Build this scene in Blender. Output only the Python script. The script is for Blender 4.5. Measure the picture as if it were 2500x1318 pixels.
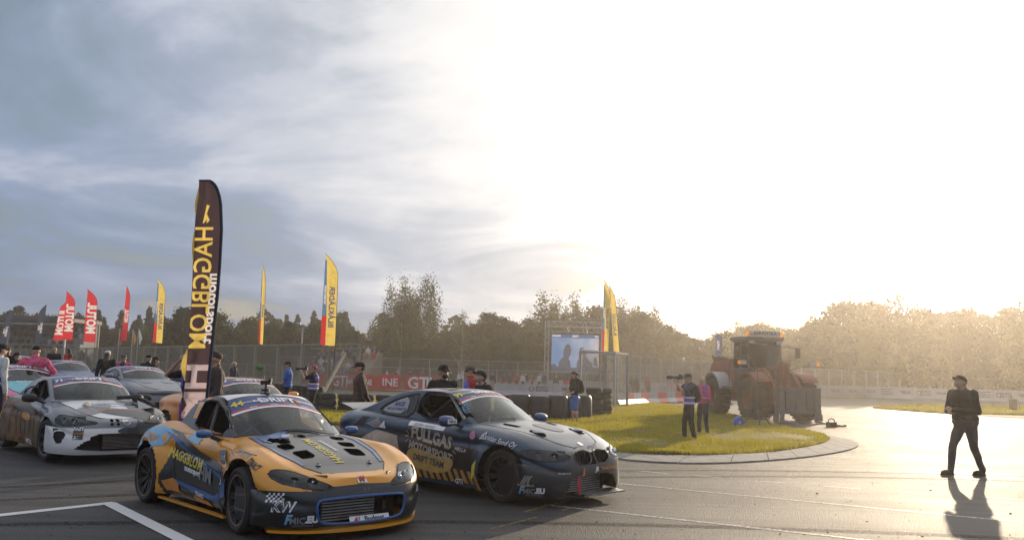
import bpy, bmesh, math, random
import numpy as np
from mathutils import Vector, Matrix, noise
from mathutils.bvhtree import BVHTree
from mathutils.geometry import delaunay_2d_cdt
from math import sin, cos, pi, radians, sqrt, atan2, hypot

for o in list(bpy.data.objects):
    bpy.data.objects.remove(o)
scene = bpy.context.scene
C = scene.collection
rnd = random.Random(7)

# ---------------------------------------------------------------- camera
F_PX, PITCH, ROLL, CAM_H = 2080.0, 0.1215, 0.027, 1.605
_c, _s = cos(PITCH), sin(PITCH)
_fw = Vector((0, _c, _s)); _up = Vector((0, -_s, _c)); _r = Vector((1, 0, 0))
_r2 = cos(ROLL) * _r + sin(ROLL) * _up
_u2 = -sin(ROLL) * _r + cos(ROLL) * _up
cd = bpy.data.cameras.new('camera'); cam = bpy.data.objects.new('camera', cd); C.objects.link(cam)
cd.sensor_width = 36; cd.lens = F_PX / 2500 * 36; cd.clip_end = 6000; cd.clip_start = 0.1
m = Matrix((( _r2.x, _u2.x, -_fw.x, 0), (_r2.y, _u2.y, -_fw.y, 0), (_r2.z, _u2.z, -_fw.z, CAM_H), (0, 0, 0, 1)))
cam.matrix_world = m
scene.camera = cam
cd.dof.use_dof = False

def ray(x, y):
    return _fw + _r2 * ((x - 1250) / F_PX) - _u2 * ((y - 659) / F_PX)
def G(x, y, z=0.0):                    # a spot of the ground seen at a photo pixel
    d = ray(x, y); t = (z - CAM_H) / d.z
    return Vector((0, 0, CAM_H)) + d * t
def at(x, y, Y):                       # the point at depth Y seen at a photo pixel
    d = ray(x, y)
    return Vector((0, 0, CAM_H)) + d * (Y / d.y)

# ---------------------------------------------------------------- sky and sun
SUN_AZ, SUN_EL = radians(27.3), radians(11.6)
SUN = Vector((sin(SUN_AZ) * cos(SUN_EL), cos(SUN_AZ) * cos(SUN_EL), sin(SUN_EL)))
world = bpy.data.worlds.new('World'); scene.world = world; world.use_nodes = True
nt = world.node_tree; N = nt.nodes; L = nt.links
for n in list(N): N.remove(n)
def node(tree, typ, **kw):
    n = tree.nodes.new(typ)
    for k, v in kw.items():
        if k.startswith('i_'):
            key = k[2:]
            n.inputs[int(key) if key.isdigit() else key].default_value = v
        else: setattr(n, k, v)
    return n
def math_(tree, op, a, b=None, c=None, clamp=False):
    n = tree.nodes.new('ShaderNodeMath'); n.operation = op; n.use_clamp = clamp
    for i, v in enumerate((a, b, c)):
        if v is None: continue
        if isinstance(v, (int, float)): n.inputs[i].default_value = v
        else: tree.links.new(v, n.inputs[i])
    return n.outputs[0]
def mixc(tree, fac, a, b, blend='MIX'):
    n = tree.nodes.new('ShaderNodeMix'); n.data_type = 'RGBA'; n.blend_type = blend; n.clamp_factor = True
    for s, v in ((0, fac), (6, a), (7, b)):
        if isinstance(v, (int, float)): n.inputs[s].default_value = v
        elif isinstance(v, (tuple, list)): n.inputs[s].default_value = (v[0], v[1], v[2], 1)
        else: tree.links.new(v, n.inputs[s])
    return n.outputs[2]
def ramp(tree, fac, stops):
    n = tree.nodes.new('ShaderNodeValToRGB'); e = n.color_ramp.elements
    while len(e) < len(stops): e.new(0.5)
    for i, (p, c) in enumerate(stops):
        e[i].position = p
        e[i].color = (c, c, c, 1) if isinstance(c, (int, float)) else (c[0], c[1], c[2], 1)
    tree.links.new(fac, n.inputs[0]); return n.outputs[0]
SKY_STR = 0.10
out = node(nt, 'ShaderNodeOutputWorld')
sky = node(nt, 'ShaderNodeTexSky', sky_type='NISHITA', sun_disc=False, sun_elevation=SUN_EL, sun_rotation=SUN_AZ, air_density=1.3, dust_density=1.5, ozone_density=1.0)
tc = node(nt, 'ShaderNodeTexCoord')
sep = node(nt, 'ShaderNodeSeparateXYZ'); L.new(tc.outputs['Generated'], sep.inputs[0])
dot = node(nt, 'ShaderNodeVectorMath', operation='DOT_PRODUCT'); L.new(tc.outputs['Generated'], dot.inputs[0]); dot.inputs[1].default_value = SUN
ang = math_(nt, 'ARCCOSINE', math_(nt, 'MINIMUM', dot.outputs['Value'], 1.0))
zz = math_(nt, 'ADD', math_(nt, 'MAXIMUM', sep.outputs[2], 0.0), 0.22)
u = math_(nt, 'DIVIDE', sep.outputs[0], zz); v = math_(nt, 'DIVIDE', sep.outputs[1], zz)
cmb = node(nt, 'ShaderNodeCombineXYZ'); L.new(u, cmb.inputs[0]); L.new(v, cmb.inputs[1])
n1 = node(nt, 'ShaderNodeTexNoise', i_Scale=0.62, i_Detail=9.0, i_Roughness=0.58, i_Distortion=0.5); L.new(cmb.outputs[0], n1.inputs['Vector'])
mp = node(nt, 'ShaderNodeMapping', vector_type='POINT'); mp.inputs['Scale'].default_value = (0.8, 1.0, 1); mp.inputs['Rotation'].default_value = (0, 0, 0.9); mp.inputs['Location'].default_value = (3.1, 1.7, 0)
L.new(cmb.outputs[0], mp.inputs[0])
n2 = node(nt, 'ShaderNodeTexNoise', i_Scale=1.7, i_Detail=8.0, i_Roughness=0.56, i_Distortion=0.7); L.new(mp.outputs[0], n2.inputs['Vector'])
nn = math_(nt, 'ADD', math_(nt, 'MULTIPLY', n1.outputs[0], 0.55), math_(nt, 'MULTIPLY', n2.outputs[0], 0.45))
# low sky is an even dark deck, higher up the deck breaks into lighter billows
hgt = math_(nt, 'MULTIPLY_ADD', sep.outputs[2], 2.2, 0.12, clamp=True)
bright = ramp(nt, math_(nt, 'ADD', nn, math_(nt, 'MULTIPLY', math_(nt, 'SUBTRACT', hgt, 0.62), 0.20)), [(0.36, (0.185, 0.262, 0.400)), (0.48, (0.310, 0.385, 0.540)), (0.59, (0.62, 0.65, 0.76))])
# forward scattering through the thin cloud round the sun
ang = math_(nt, 'ADD', ang, math_(nt, 'MULTIPLY', math_(nt, 'SUBTRACT', 0.5, nn), 0.75))
ang = math_(nt, 'MAXIMUM', ang, 0.0)
g1 = math_(nt, 'POWER', 2.718, math_(nt, 'MULTIPLY', math_(nt, 'POWER', math_(nt, 'DIVIDE', ang, radians(14.0)), 2.0), -1.0))
g2 = math_(nt, 'POWER', 2.718, math_(nt, 'MULTIPLY', math_(nt, 'POWER', math_(nt, 'DIVIDE', ang, radians(37)), 2.0), -1.0))
edge = math_(nt, 'MULTIPLY_ADD', nn, 1.2, -0.05, clamp=True)
glow = math_(nt, 'MULTIPLY', g1, 2.9)
ang2 = math_(nt, 'ADD', ang, math_(nt, 'MULTIPLY', math_(nt, 'SUBTRACT', 0.26, sep.outputs[2]), 0.95))
ang2 = math_(nt, 'ADD', ang2, math_(nt, 'MULTIPLY', math_(nt, 'SUBTRACT', 0.5, nn), 0.5))
veil = ramp(nt, math_(nt, 'DIVIDE', ang2, radians(60)), [(0.30, 1.0), (0.48, 0.72), (0.66, 0.32), (0.84, 0.08), (1.0, 0.0)])
bright = mixc(nt, veil, bright, (1.06, 1.03, 0.985))
glc = node(nt, 'ShaderNodeVectorMath', operation='SCALE'); glc.inputs[0].default_value = (1.0, 0.94, 0.88); L.new(glow, glc.inputs['Scale'])
cl = mixc(nt, 1.0, bright, glc.outputs[0], 'ADD')
skc = node(nt, 'ShaderNodeVectorMath', operation='SCALE'); L.new(sky.outputs[0], skc.inputs[0]); skc.inputs['Scale'].default_value = SKY_STR
cover = ramp(nt, nn, [(0.36, 0.45), (0.46, 0.97)])
allc = mixc(nt, cover, skc.outputs[0], cl)
# below the horizon: dim ground colour
below = math_(nt, 'MULTIPLY_ADD', sep.outputs[2], -20.0, 0.0, clamp=True)
allc = mixc(nt, below, allc, (0.12, 0.12, 0.11))
sc10 = node(nt, 'ShaderNodeVectorMath', operation='SCALE'); L.new(allc, sc10.inputs[0]); sc10.inputs['Scale'].default_value = 1.0 / SKY_STR
bg = node(nt, 'ShaderNodeBackground', i_Strength=SKY_STR); L.new(sc10.outputs[0], bg.inputs[0]); L.new(bg.outputs[0], out.inputs[0])
world.cycles.sampling_method = 'MANUAL'; world.cycles.sample_map_resolution = 1024

sl = bpy.data.lights.new('sun', 'SUN'); sl.energy = 4.6; sl.angle = radians(0.6); sl.color = (1.0, 0.80, 0.56)
so = bpy.data.objects.new('sun', sl); C.objects.link(so)
so.rotation_euler = (-SUN).to_track_quat('-Z', 'Y').to_euler()
vs = scene.view_settings
vs.view_transform = 'Standard'; vs.look = 'None'; vs.exposure = 0.0; vs.gamma = 1.0; vs.use_curve_mapping = False
scene.cycles.max_bounces = 6; scene.cycles.transparent_max_bounces = 24
scene.cycles.caustics_reflective = False; scene.cycles.caustics_refractive = False

# ---------------------------------------------------------------- object helpers
def link(o, parent=None):
    C.objects.link(o)
    if parent is not None: o.parent = parent
    return o
def tag(o, label=None, cat=None, group=None, kind=None):
    if label: o['label'] = label
    if cat: o['category'] = cat
    if group: o['group'] = group
    if kind: o['kind'] = kind
    return o
def empty(name, loc=(0, 0, 0), rz=0.0, label=None, cat=None, group=None, scale=None):
    o = bpy.data.objects.new(name, None); o.empty_display_size = 0.3
    link(o); o.location = loc; o.rotation_euler = (0, 0, rz)
    if scale: o.scale = (scale,) * 3
    return tag(o, label, cat, group)
def copy_tree(o, parent=None):
    c = o.copy(); link(c)
    c.parent = parent
    for ch in list(o.children): copy_tree(ch, c)
    return c

class MB:
    """collects verts/faces of several shapes and links them as one mesh object"""
    def __init__(s): s.v = []; s.f = []; s.m = []; s.mi = 0
    def add(s, V, F):
        b = len(s.v); s.v += [tuple(p) for p in V]
        for f in F: s.f.append([b + i for i in f]); s.m.append(s.mi)
    def box(s, c, d, rot=None):
        x, y, z = d[0] / 2, d[1] / 2, d[2] / 2
        P = [Vector((a * x, b * y, e * z)) for a in (-1, 1) for b in (-1, 1) for e in (-1, 1)]
        if rot is not None:
            R = rot if isinstance(rot, Matrix) else Matrix.Rotation(rot, 3, 'Z')
            P = [R @ p for p in P]
        c = Vector(c)
        s.add([p + c for p in P], [(0, 1, 3, 2), (4, 6, 7, 5), (0, 4, 5, 1), (2, 3, 7, 6), (0, 2, 6, 4), (1, 5, 7, 3)])
    def bar(s, a, b, w, h=None, up=(0, 0, 1)):
        a = Vector(a); b = Vector(b); d = b - a; Ln = d.length
        if Ln < 1e-6: return
        z = d.normalized(); x = Vector(up).cross(z)
        if x.length < 1e-3: x = Vector((1, 0, 0)).cross(z)
        x.normalize(); y = z.cross(x)
        R = Matrix((x, y, z)).transposed()
        s.box((a + b) / 2, (w, h or w, Ln), R)
    def cyl(s, a, b, r0, r1=None, n=8, caps=True):
        a = Vector(a); b = Vector(b); z = (b - a)
        if z.length < 1e-7: return
        z.normalize(); x = z.orthogonal().normalized(); y = z.cross(x); r1 = r0 if r1 is None else r1
        V = []
        for c, r in ((a, r0), (b, r1)):
            for k in range(n):
                t = 2 * pi * k / n; V.append(c + (x * cos(t) + y * sin(t)) * r)
        F = [(k, (k + 1) % n, n + (k + 1) % n, n + k) for k in range(n)]
        if caps: F += [tuple(range(n))[::-1], tuple(range(n, 2 * n))]
        s.add(V, F)
    def tube(s, pts, r, n=6, caps=True):
        pts = [Vector(p) for p in pts]; m_ = len(pts)
        rs = r if isinstance(r, (list, tuple)) else [r] * m_
        V = []; x = None
        for i, p in enumerate(pts):
            d = (pts[min(i + 1, m_ - 1)] - pts[max(i - 1, 0)]).normalized()
            if x is None: x = d.orthogonal().normalized()
            x = (x - d * x.dot(d)).normalized(); y = d.cross(x)
            for k in range(n):
                t = 2 * pi * k / n; V.append(p + (x * cos(t) + y * sin(t)) * rs[i])
        F = [(i * n + k, i * n + (k + 1) % n, (i + 1) * n + (k + 1) % n, (i + 1) * n + k) for i in range(m_ - 1) for k in range(n)]
        if caps: F += [tuple(range(n))[::-1], tuple(range((m_ - 1) * n, m_ * n))]
        s.add(V, F)
    def ell(s, c, r, nu=12, nv=8, R=None):
        V = []; c = Vector(c)
        for j in range(nv + 1):
            ph = pi * j / nv
            for i in range(nu):
                t = 2 * pi * i / nu
                p = Vector((r[0] * sin(ph) * cos(t), r[1] * sin(ph) * sin(t), r[2] * cos(ph)))
                if R is not None: p = R @ p
                V.append(c + p)
        F = [(j * nu + i, (j + 1) * nu + i, (j + 1) * nu + (i + 1) % nu, j * nu + (i + 1) % nu) for j in range(nv) for i in range(nu)]
        s.add(V, F)
    def lathe(s, prof, axis='Y', c=(0, 0, 0), n=32, close=False):
        V = []; c = Vector(c); m_ = len(prof)
        for (r, h) in prof:
            for k in range(n):
                t = 2 * pi * k / n
                p = {'Y': (r * cos(t), h, r * sin(t)), 'Z': (r * cos(t), r * sin(t), h), 'X': (h, r * cos(t), r * sin(t))}[axis]
                V.append(Vector(p) + c)
        rng = range(m_ if close else m_ - 1)
        F = [(i * n + k, i * n + (k + 1) % n, ((i + 1) % m_) * n + (k + 1) % n, ((i + 1) % m_) * n + k) for i in rng for k in range(n)]
        s.add(V, F)
    def prism(s, poly, a, b, axis='Y'):
        """extrude 2-D polygon between a and b along axis"""
        n = len(poly)
        def P(u_, v_, h): return {'Y': (u_, h, v_), 'Z': (u_, v_, h), 'X': (h, u_, v_)}[axis]
        V = [P(u_, v_, a) for u_, v_ in poly] + [P(u_, v_, b) for u_, v_ in poly]
        F = [tuple(range(n))[::-1], tuple(range(n, 2 * n))] + [(i, (i + 1) % n, n + (i + 1) % n, n + i) for i in range(n)]
        s.add(V, F)
    def mesh(s, name, mats, smooth=False):
        me = bpy.data.meshes.new(name); me.from_pydata(s.v, [], s.f)
        if not isinstance(mats, (list, tuple)): mats = [mats]
        for m_ in mats: me.materials.append(m_)
        if any(s.m): me.polygons.foreach_set('material_index', s.m)
        me.update()
        bm = bmesh.new(); bm.from_mesh(me); bmesh.ops.recalc_face_normals(bm, faces=bm.faces); bm.to_mesh(me); bm.free()
        if smooth:
            me.shade_smooth()
            try: me.set_sharp_from_angle(angle=radians(38))
            except Exception: pass
        return me
    def build(s, name, mats, parent=None, smooth=False, loc=None, rz=None):
        o = bpy.data.objects.new(name, s.mesh(name, mats, smooth)); link(o, parent)
        if loc is not None: o.location = loc
        if rz is not None: o.rotation_euler = (0, 0, rz)
        return o

def new_mat(name):
    m_ = bpy.data.materials.new(name); m_.use_nodes = True
    t = m_.node_tree; b = t.nodes['Principled BSDF']
    return m_, t, b
def mat(name, col, rough=0.6, metal=0.0, var=0.12, scale=9.0, bump=0.0, bscale=60.0, coat=0.0, spec=0.5, emit=None, estr=0.0, sheen=0.0):
    """painted / cloth / metal surface with faint mottling and wear"""
    m_, t, b = new_mat(name)
    b.inputs['Roughness'].default_value = rough; b.inputs['Metallic'].default_value = metal
    b.inputs['Specular IOR Level'].default_value = spec
    if coat: b.inputs['Coat Weight'].default_value = coat; b.inputs['Coat Roughness'].default_value = 0.06
    tcn = node(t, 'ShaderNodeTexCoord')
    nz = node(t, 'ShaderNodeTexNoise', i_Scale=scale, i_Detail=4.0, i_Roughness=0.6); t.links.new(tcn.outputs['Object'], nz.inputs['Vector'])
    c0 = [max(0, c * (1 - var)) for c in col]; c1 = [min(1, c * (1 + var)) for c in col]
    cr = ramp(t, nz.outputs[0], [(0.32, c0), (0.68, c1)]); t.links.new(cr, b.inputs['Base Color'])
    rr = math_(t, 'MULTIPLY_ADD', nz.outputs[0], 0.18, rough - 0.09, clamp=True); t.links.new(rr, b.inputs['Roughness'])
    if bump:
        nb = node(t, 'ShaderNodeTexNoise', i_Scale=bscale, i_Detail=3.0); t.links.new(tcn.outputs['Object'], nb.inputs['Vector'])
        bp = node(t, 'ShaderNodeBump', i_Strength=bump, i_Distance=0.02); t.links.new(nb.outputs[0], bp.inputs['Height']); t.links.new(bp.outputs[0], b.inputs['Normal'])
    if emit: b.inputs['Emission Color'].default_value = (*emit, 1); b.inputs['Emission Strength'].default_value = estr
    return m_

def text_mesh(s, size=1.0, bold=0.0, shear=0.0, spacing=1.0, align='CENTER', res=2, sx=1.0):
    """flat lettering as verts (u, v) and faces"""
    cu = bpy.data.curves.new('lettering', 'FONT'); cu.body = s; cu.size = size; cu.offset = bold; cu.shear = shear
    cu.space_character = spacing; cu.align_x = align; cu.align_y = 'CENTER'; cu.resolution_u = res; cu.fill_mode = 'FRONT'
    o = bpy.data.objects.new('lettering', cu); C.objects.link(o)
    dg = bpy.context.evaluated_depsgraph_get(); me = bpy.data.meshes.new_from_object(o.evaluated_get(dg))
    V = [(p.co.x * sx, p.co.y) for p in me.vertices]; Fc = [tuple(p.vertices) for p in me.polygons]
    bpy.data.objects.remove(o); bpy.data.curves.remove(cu); bpy.data.meshes.remove(me)
    return V, Fc
def put_text(s, size, mt, O, U, V, parent=None, name='lettering', **kw):
    """flat lettering laid in the plane O + u*U + v*V"""
    tv, tf = text_mesh(s, size, **kw)
    O = Vector(O); U = Vector(U); V = Vector(V)
    mb = MB(); mb.add([O + U * a + V * b for a, b in tv], tf)
    me = bpy.data.meshes.new(name); me.from_pydata(mb.v, [], mb.f); me.materials.append(mt)
    o = bpy.data.objects.new(name, me); link(o, parent)
    return o

def spl(pts):
    """monotone smooth curve through (x, y) points"""
    xs = np.array([p[0] for p in pts], float); ys = np.array([p[1] for p in pts], float)
    if xs[0] > xs[-1]: xs = xs[::-1]; ys = ys[::-1]
    h = np.diff(xs); d = np.diff(ys) / h
    mm = np.zeros(len(xs)); mm[0] = d[0]; mm[-1] = d[-1]
    for i in range(1, len(xs) - 1):
        if d[i - 1] * d[i] > 0:
            w1 = 2 * h[i] + h[i - 1]; w2 = h[i] + 2 * h[i - 1]
            mm[i] = (w1 + w2) / (w1 / d[i - 1] + w2 / d[i])
    def f(x):
        x = np.clip(np.asarray(x, float), xs[0], xs[-1]); i = np.clip(np.searchsorted(xs, x) - 1, 0, len(xs) - 2)
        t = (x - xs[i]) / h[i]; t2 = t * t; t3 = t2 * t
        return (2 * t3 - 3 * t2 + 1) * ys[i] + (t3 - 2 * t2 + t) * h[i] * mm[i] + (-2 * t3 + 3 * t2) * ys[i + 1] + (t3 - t2) * h[i] * mm[i + 1]
    return f
def sstep(a, b, x):
    t = np.clip((np.asarray(x, float) - a) / (b - a), 0, 1); return t * t * (3 - 2 * t)

def printed_cloth(parent, outline, inner, bands, prints, fn, uvdir=None):
    """one cloth cut along its print: outline and inner points in 2-D, bands [(poly, material)], prints [((verts, faces), material)]; fn maps 2-D to 3-D"""
    V = [Vector(p) for p in outline]; n0 = len(V); E = [(i, (i + 1) % n0) for i in range(n0)]; 
    V += [Vector(p) for p in inner]
    tris = []
    for poly, mt in bands: b_ = len(V); V += [Vector(p) for p in poly]; n_ = len(poly); E += [(b_ + i, b_ + (i + 1) % n_) for i in range(n_)] if len(poly) < 9 else []
    for (tv, tf), mt in prints:
        b_ = len(V); V += [Vector(p) for p in tv]; cnt = {}
        for f in tf:
            for i, j in zip(f, tuple(f[1:]) + (f[0],)): cnt[(min(i, j), max(i, j))] = cnt.get((min(i, j), max(i, j)), 0) + 1
            for k in range(1, len(f) - 1): tris.append((tv[f[0]], tv[f[k]], tv[f[k + 1]], mt))
        E += [(b_ + i, b_ + j) for (i, j), c_ in cnt.items() if c_ == 1]
    out_ = delaunay_2d_cdt(V, E, [], 0, 1e-5, True); ov, of = out_[0], out_[2]
    T3 = np.array([[t[0], t[1], t[2]] for t in tris], float) if tris else None
    groups_ = {}
    for f in of:
        c_ = sum((ov[i] for i in f), Vector((0, 0))) / len(f)
        if not inside(c_, outline): continue
        w = None
        if T3 is not None:
            d = [(T3[:, (k + 1) % 3, 0] - T3[:, k, 0]) * (c_.y - T3[:, k, 1]) - (T3[:, (k + 1) % 3, 1] - T3[:, k, 1]) * (c_.x - T3[:, k, 0]) for k in range(3)]
            h_ = np.nonzero(((d[0] > 0) & (d[1] > 0) & (d[2] > 0)) | ((d[0] < 0) & (d[1] < 0) & (d[2] < 0)))[0]
            if len(h_): w = (1, tris[h_[0]][3])
        if w is None:
            for poly, mt in bands:
                if inside(c_, poly): w = (0, mt)
        if w: groups_.setdefault(w, []).append(tuple(f))
    for (kind, mt), fs in groups_.items():
        ids = sorted({i for f in fs for i in f}); mp_ = {i: k for k, i in enumerate(ids)}
        me = bpy.data.meshes.new('lettering' if kind else 'cloth'); me.from_pydata([fn(ov[i].x, ov[i].y) for i in ids], [], [[mp_[i] for i in f] for f in fs]); me.materials.append(M[mt]); me.shade_smooth()
        link(bpy.data.objects.new('lettering' if kind else 'cloth', me), parent)
# ================================================================ ground
def asphalt_mat(name, base=0.038, streaks=True):
    m_, t, b = new_mat(name)
    g = node(t, 'ShaderNodeNewGeometry')
    n1_ = node(t, 'ShaderNodeTexNoise', i_Scale=0.35, i_Detail=5.0); n2_ = node(t, 'ShaderNodeTexNoise', i_Scale=55.0, i_Detail=3.0, i_Roughness=0.7)
    t.links.new(g.outputs['Position'], n1_.inputs['Vector']); t.links.new(g.outputs['Position'], n2_.inputs['Vector'])
    c1 = ramp(t, n1_.outputs[0], [(0.3, (base * .78, base * .80, base * .84)), (0.7, (base * 1.2, base * 1.17, base * 1.12))])
    c2 = ramp(t, n2_.outputs[0], [(0.35, 0.42), (0.7, 1.75)])
    col = mixc(t, 1.0, c1, c2, 'MULTIPLY')
    # rubber laid along the racing line: long streaks
    mp_ = node(t, 'ShaderNodeMapping'); mp_.inputs['Rotation'].default_value = (0, 0, radians(18)); mp_.inputs['Scale'].default_value = (0.05, 1.6, 1)
    t.links.new(g.outputs['Position'], mp_.inputs[0])
    wv = node(t, 'ShaderNodeTexNoise', i_Scale=1.3, i_Detail=5.0, i_Roughness=0.65, i_Distortion=0.25); t.links.new(mp_.outputs[0], wv.inputs['Vector'])
    st = ramp(t, wv.outputs[0], [(0.44, 1.0), (0.58, 0.35)])
    if streaks: col = mixc(t, 0.75, col, st, 'MULTIPLY')
    t.links.new(col, b.inputs['Base Color'])
    rg = math_(t, 'MULTIPLY_ADD', n1_.outputs[0], 0.22, 0.48)
    if streaks: rg = math_(t, 'ADD', rg, math_(t, 'MULTIPLY', wv.outputs[0], 0.12))
    t.links.new(rg, b.inputs['Roughness'])
    b.inputs['Specular IOR Level'].default_value = 0.5
    vo = node(t, 'ShaderNodeTexVoronoi', i_Scale=70.0); t.links.new(g.outputs['Position'], vo.inputs['Vector'])
    hh = math_(t, 'ADD', vo.outputs['Distance'], math_(t, 'MULTIPLY', n2_.outputs[0], 0.8))
    bp = node(t, 'ShaderNodeBump', i_Strength=0.8, i_Distance=0.012); t.links.new(hh, bp.inputs['Height']); t.links.new(bp.outputs[0], b.inputs['Normal'])
    return m_
M = {}
M['asphalt'] = asphalt_mat('asphalt')
def sheet(name, pts, z, mt, sub=0, parent=None, kind='structure'):
    bm = bmesh.new(); vs_ = [bm.verts.new((p[0], p[1], z)) for p in pts]; bm.faces.new(vs_)
    bmesh.ops.triangulate(bm, faces=bm.faces)
    if sub:
        xs_ = [p[0] for p in pts]; ys_ = [p[1] for p in pts]
        for ax, lo, hi in ((0, min(xs_), max(xs_)), (1, min(ys_), max(ys_))):
            q = lo + sub
            while q < hi:
                co = (q, 0, 0) if ax == 0 else (0, q, 0); no = (1, 0, 0) if ax == 0 else (0, 1, 0)
                bmesh.ops.bisect_plane(bm, geom=bm.verts[:] + bm.edges[:] + bm.faces[:], plane_co=co, plane_no=no)
                q += sub
        for v_ in bm.verts:
            if not v_.is_boundary: v_.co.z += 0.07 * noise.noise(Vector((v_.co.x * .35, v_.co.y * .35, 0))) + 0.06
    bmesh.ops.recalc_face_normals(bm, faces=bm.faces)
    for f_ in bm.faces:
        if f_.normal.z < 0: f_.normal_flip()
        f_.smooth = True
    me = bpy.data.meshes.new(name); bm.to_mesh(me); bm.free(); me.materials.append(mt)
    o = bpy.data.objects.new(name, me); link(o, parent)
    if parent is None: tag(o, kind=kind)
    return o
gm = MB(); gm.add([(-1500, -300, 0), (1500, -300, 0), (1500, 2600, 0), (-1500, 2600, 0)], [(0, 1, 2, 3)])
tag(gm.build('asphalt_ground', M['asphalt']), kind='structure')

def grass_mat(name, a, b_, blade=False):
    m_, t, b = new_mat(name)
    g = node(t, 'ShaderNodeNewGeometry')
    n1_ = node(t, 'ShaderNodeTexNoise', i_Scale=0.7, i_Detail=6.0, i_Roughness=0.65); t.links.new(g.outputs['Position'], n1_.inputs['Vector'])
    n2_ = node(t, 'ShaderNodeTexNoise', i_Scale=14.0, i_Detail=4.0); t.links.new(g.outputs['Position'], n2_.inputs['Vector'])
    s_ = math_(t, 'ADD', math_(t, 'MULTIPLY', n1_.outputs[0], .6), math_(t, 'MULTIPLY', n2_.outputs[0], .4))
    t.links.new(ramp(t, s_, [(0.38, a), (0.62, b_)]), b.inputs['Base Color'])
    b.inputs['Roughness'].default_value = 0.75; b.inputs['Specular IOR Level'].default_value = 0.15
    if blade:
        tr = node(t, 'ShaderNodeBsdfTranslucent'); tr.inputs[0].default_value = (b_[0] * 1.9, b_[1] * 1.8, b_[2], 1)
        mx = node(t, 'ShaderNodeMixShader', i_Fac=0.45); t.links.new(b.outputs[0], mx.inputs[1]); t.links.new(tr.outputs[0], mx.inputs[2])
        t.links.new(mx.outputs[0], t.nodes['Material Output'].inputs[0])
    else:
        bp = node(t, 'ShaderNodeBump', i_Strength=0.9, i_Distance=0.06); t.links.new(n2_.outputs[0], bp.inputs['Height']); t.links.new(bp.outputs[0], b.inputs['Normal'])
    return m_
M['grass'] = grass_mat('grass_ground', (0.085, 0.070, 0.030), (0.150, 0.150, 0.032))
M['blade'] = grass_mat('grass_blades', (0.095, 0.115, 0.020), (0.27, 0.245, 0.050), True)

isl_front = [G(1480, 1107), G(1600, 1115), G(1720, 1116), G(1820, 1112), G(1900, 1106), G(1965, 1096), G(2010, 1086), G(2027, 1076), G(2012, 1066), G(1975, 1056)]
isl = isl_front + [G(1900, 1042), G(1840, 1028), G(1800, 1018), G(1750, 1006)] + \
      [Vector((8.5, 62, 0)), Vector((2.4, 54, 0)), Vector((-8, 50, 0)), Vector((-22, 64, 0)), Vector((-60, 100, 0)), Vector((-64, 88, 0)), Vector((-30, 56, 0)), Vector((-16, 40, 0)), Vector((-9, 30.5, 0)), Vector((-5.2, 25.5, 0)), Vector((-1.5, 21.5, 0)), Vector((0.8, 20.0, 0))]
sheet('grass_island', isl, 0.012, M['grass'], sub=0.8)
def inside(p, poly):
    c_ = False; n_ = len(poly); j = n_ - 1
    for i in range(n_):
        a, b = poly[i], poly[j]
        if (a[1] > p[1]) != (b[1] > p[1]) and p[0] < (b[0] - a[0]) * (p[1] - a[1]) / (b[1] - a[1]) + a[0]: c_ = not c_
        j = i
    return c_
# grass blades: tufts of thin triangles, denser near the camera
def blades(name, poly, n, hgt_, y0, y1, x0, x1, seed, zb=0.05, wd=0.012):
    r_ = np.random.RandomState(seed); px_ = [p[0] for p in poly]
    V = []; F = []; k = 0; tries = 0
    while k < n and tries < n * 8:
        tries += 1
        yy = y0 + (y1 - y0) * r_.rand() ** 1.6; xx = x0 + (x1 - x0) * r_.rand()
        if not inside((xx, yy), poly): continue
        cl_ = 0.5 + 0.9 * noise.noise(Vector((xx * 1.3, yy * 1.3, 3))) + .5 * noise.noise(Vector((xx * .4, yy * .4, 8)))
        if r_.rand() > 0.35 + cl_: continue
        h_ = hgt_ * (0.5 + 0.8 * r_.rand()) * (0.7 + 0.5 * cl_); a = r_.rand() * pi; w = wd * (1 + yy / 25) * (0.7 + 0.6 * r_.rand())
        dx, dy = cos(a) * w, sin(a) * w; lx, ly = (r_.rand(2) - .5) * h_ * 0.9
        b_ = len(V); V += [(xx - dx, yy - dy, zb - 0.04), (xx + dx, yy + dy, zb - 0.04), (xx + lx, yy + ly, zb + h_)]; F.append((b_, b_ + 1, b_ + 2)); k += 1
    me = bpy.data.meshes.new(name); me.from_pydata(V, [], F); me.materials.append(M['blade'])
    o = bpy.data.objects.new(name, me); link(o); tag(o, 'short green and yellowed grass covering the kerbed island', 'grass', kind='stuff')
    return o
blades('grass', isl, 170000, 0.085, 18, 62, -9, 13, 3)

# far grounds
sheet('grass_verge', [(-60, 101, 0), (-22, 72, 0), (-7.5, 62, 0), (-1, 64.5, 0), (-1, 66.0, 0), (-8, 66, 0), (-24, 76, 0), (-62, 108, 0)], 0.016, M['grass'])
far_l = [G(2130, 996), G(2230, 1004), G(2350, 1012), G(2500, 1021), G(2640, 1030), G(2640, 992), G(2500, 990), G(2400, 989), G(2250, 989), G(2180, 991)]
sheet('grass_island_far', far_l, 0.03, M['grass'])
blades('grass', far_l, 26000, 0.10, 50, 80, 24, 60, 5, .06, .02)['label'] = 'short yellowed grass on the far traffic island at the right'
sheet('grass_strip', [G(2000, 976), G(2160, 976), G(2200, 974), G(2100, 972.5), G(1990, 972)], 0.02, M['grass'])
sheet('meadow', [(-700, 150, 0), (-120, 128, 0), (-60, 112, 0), (-12, 104, 0), (2, 128, 0), (40, 140, 0), (120, 142, 0), (400, 170, 0), (1400, 500, 0), (1400, 2500, 0), (-1400, 2500, 0), (-1400, 500, 0)], 0.02, M['grass'])

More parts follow.
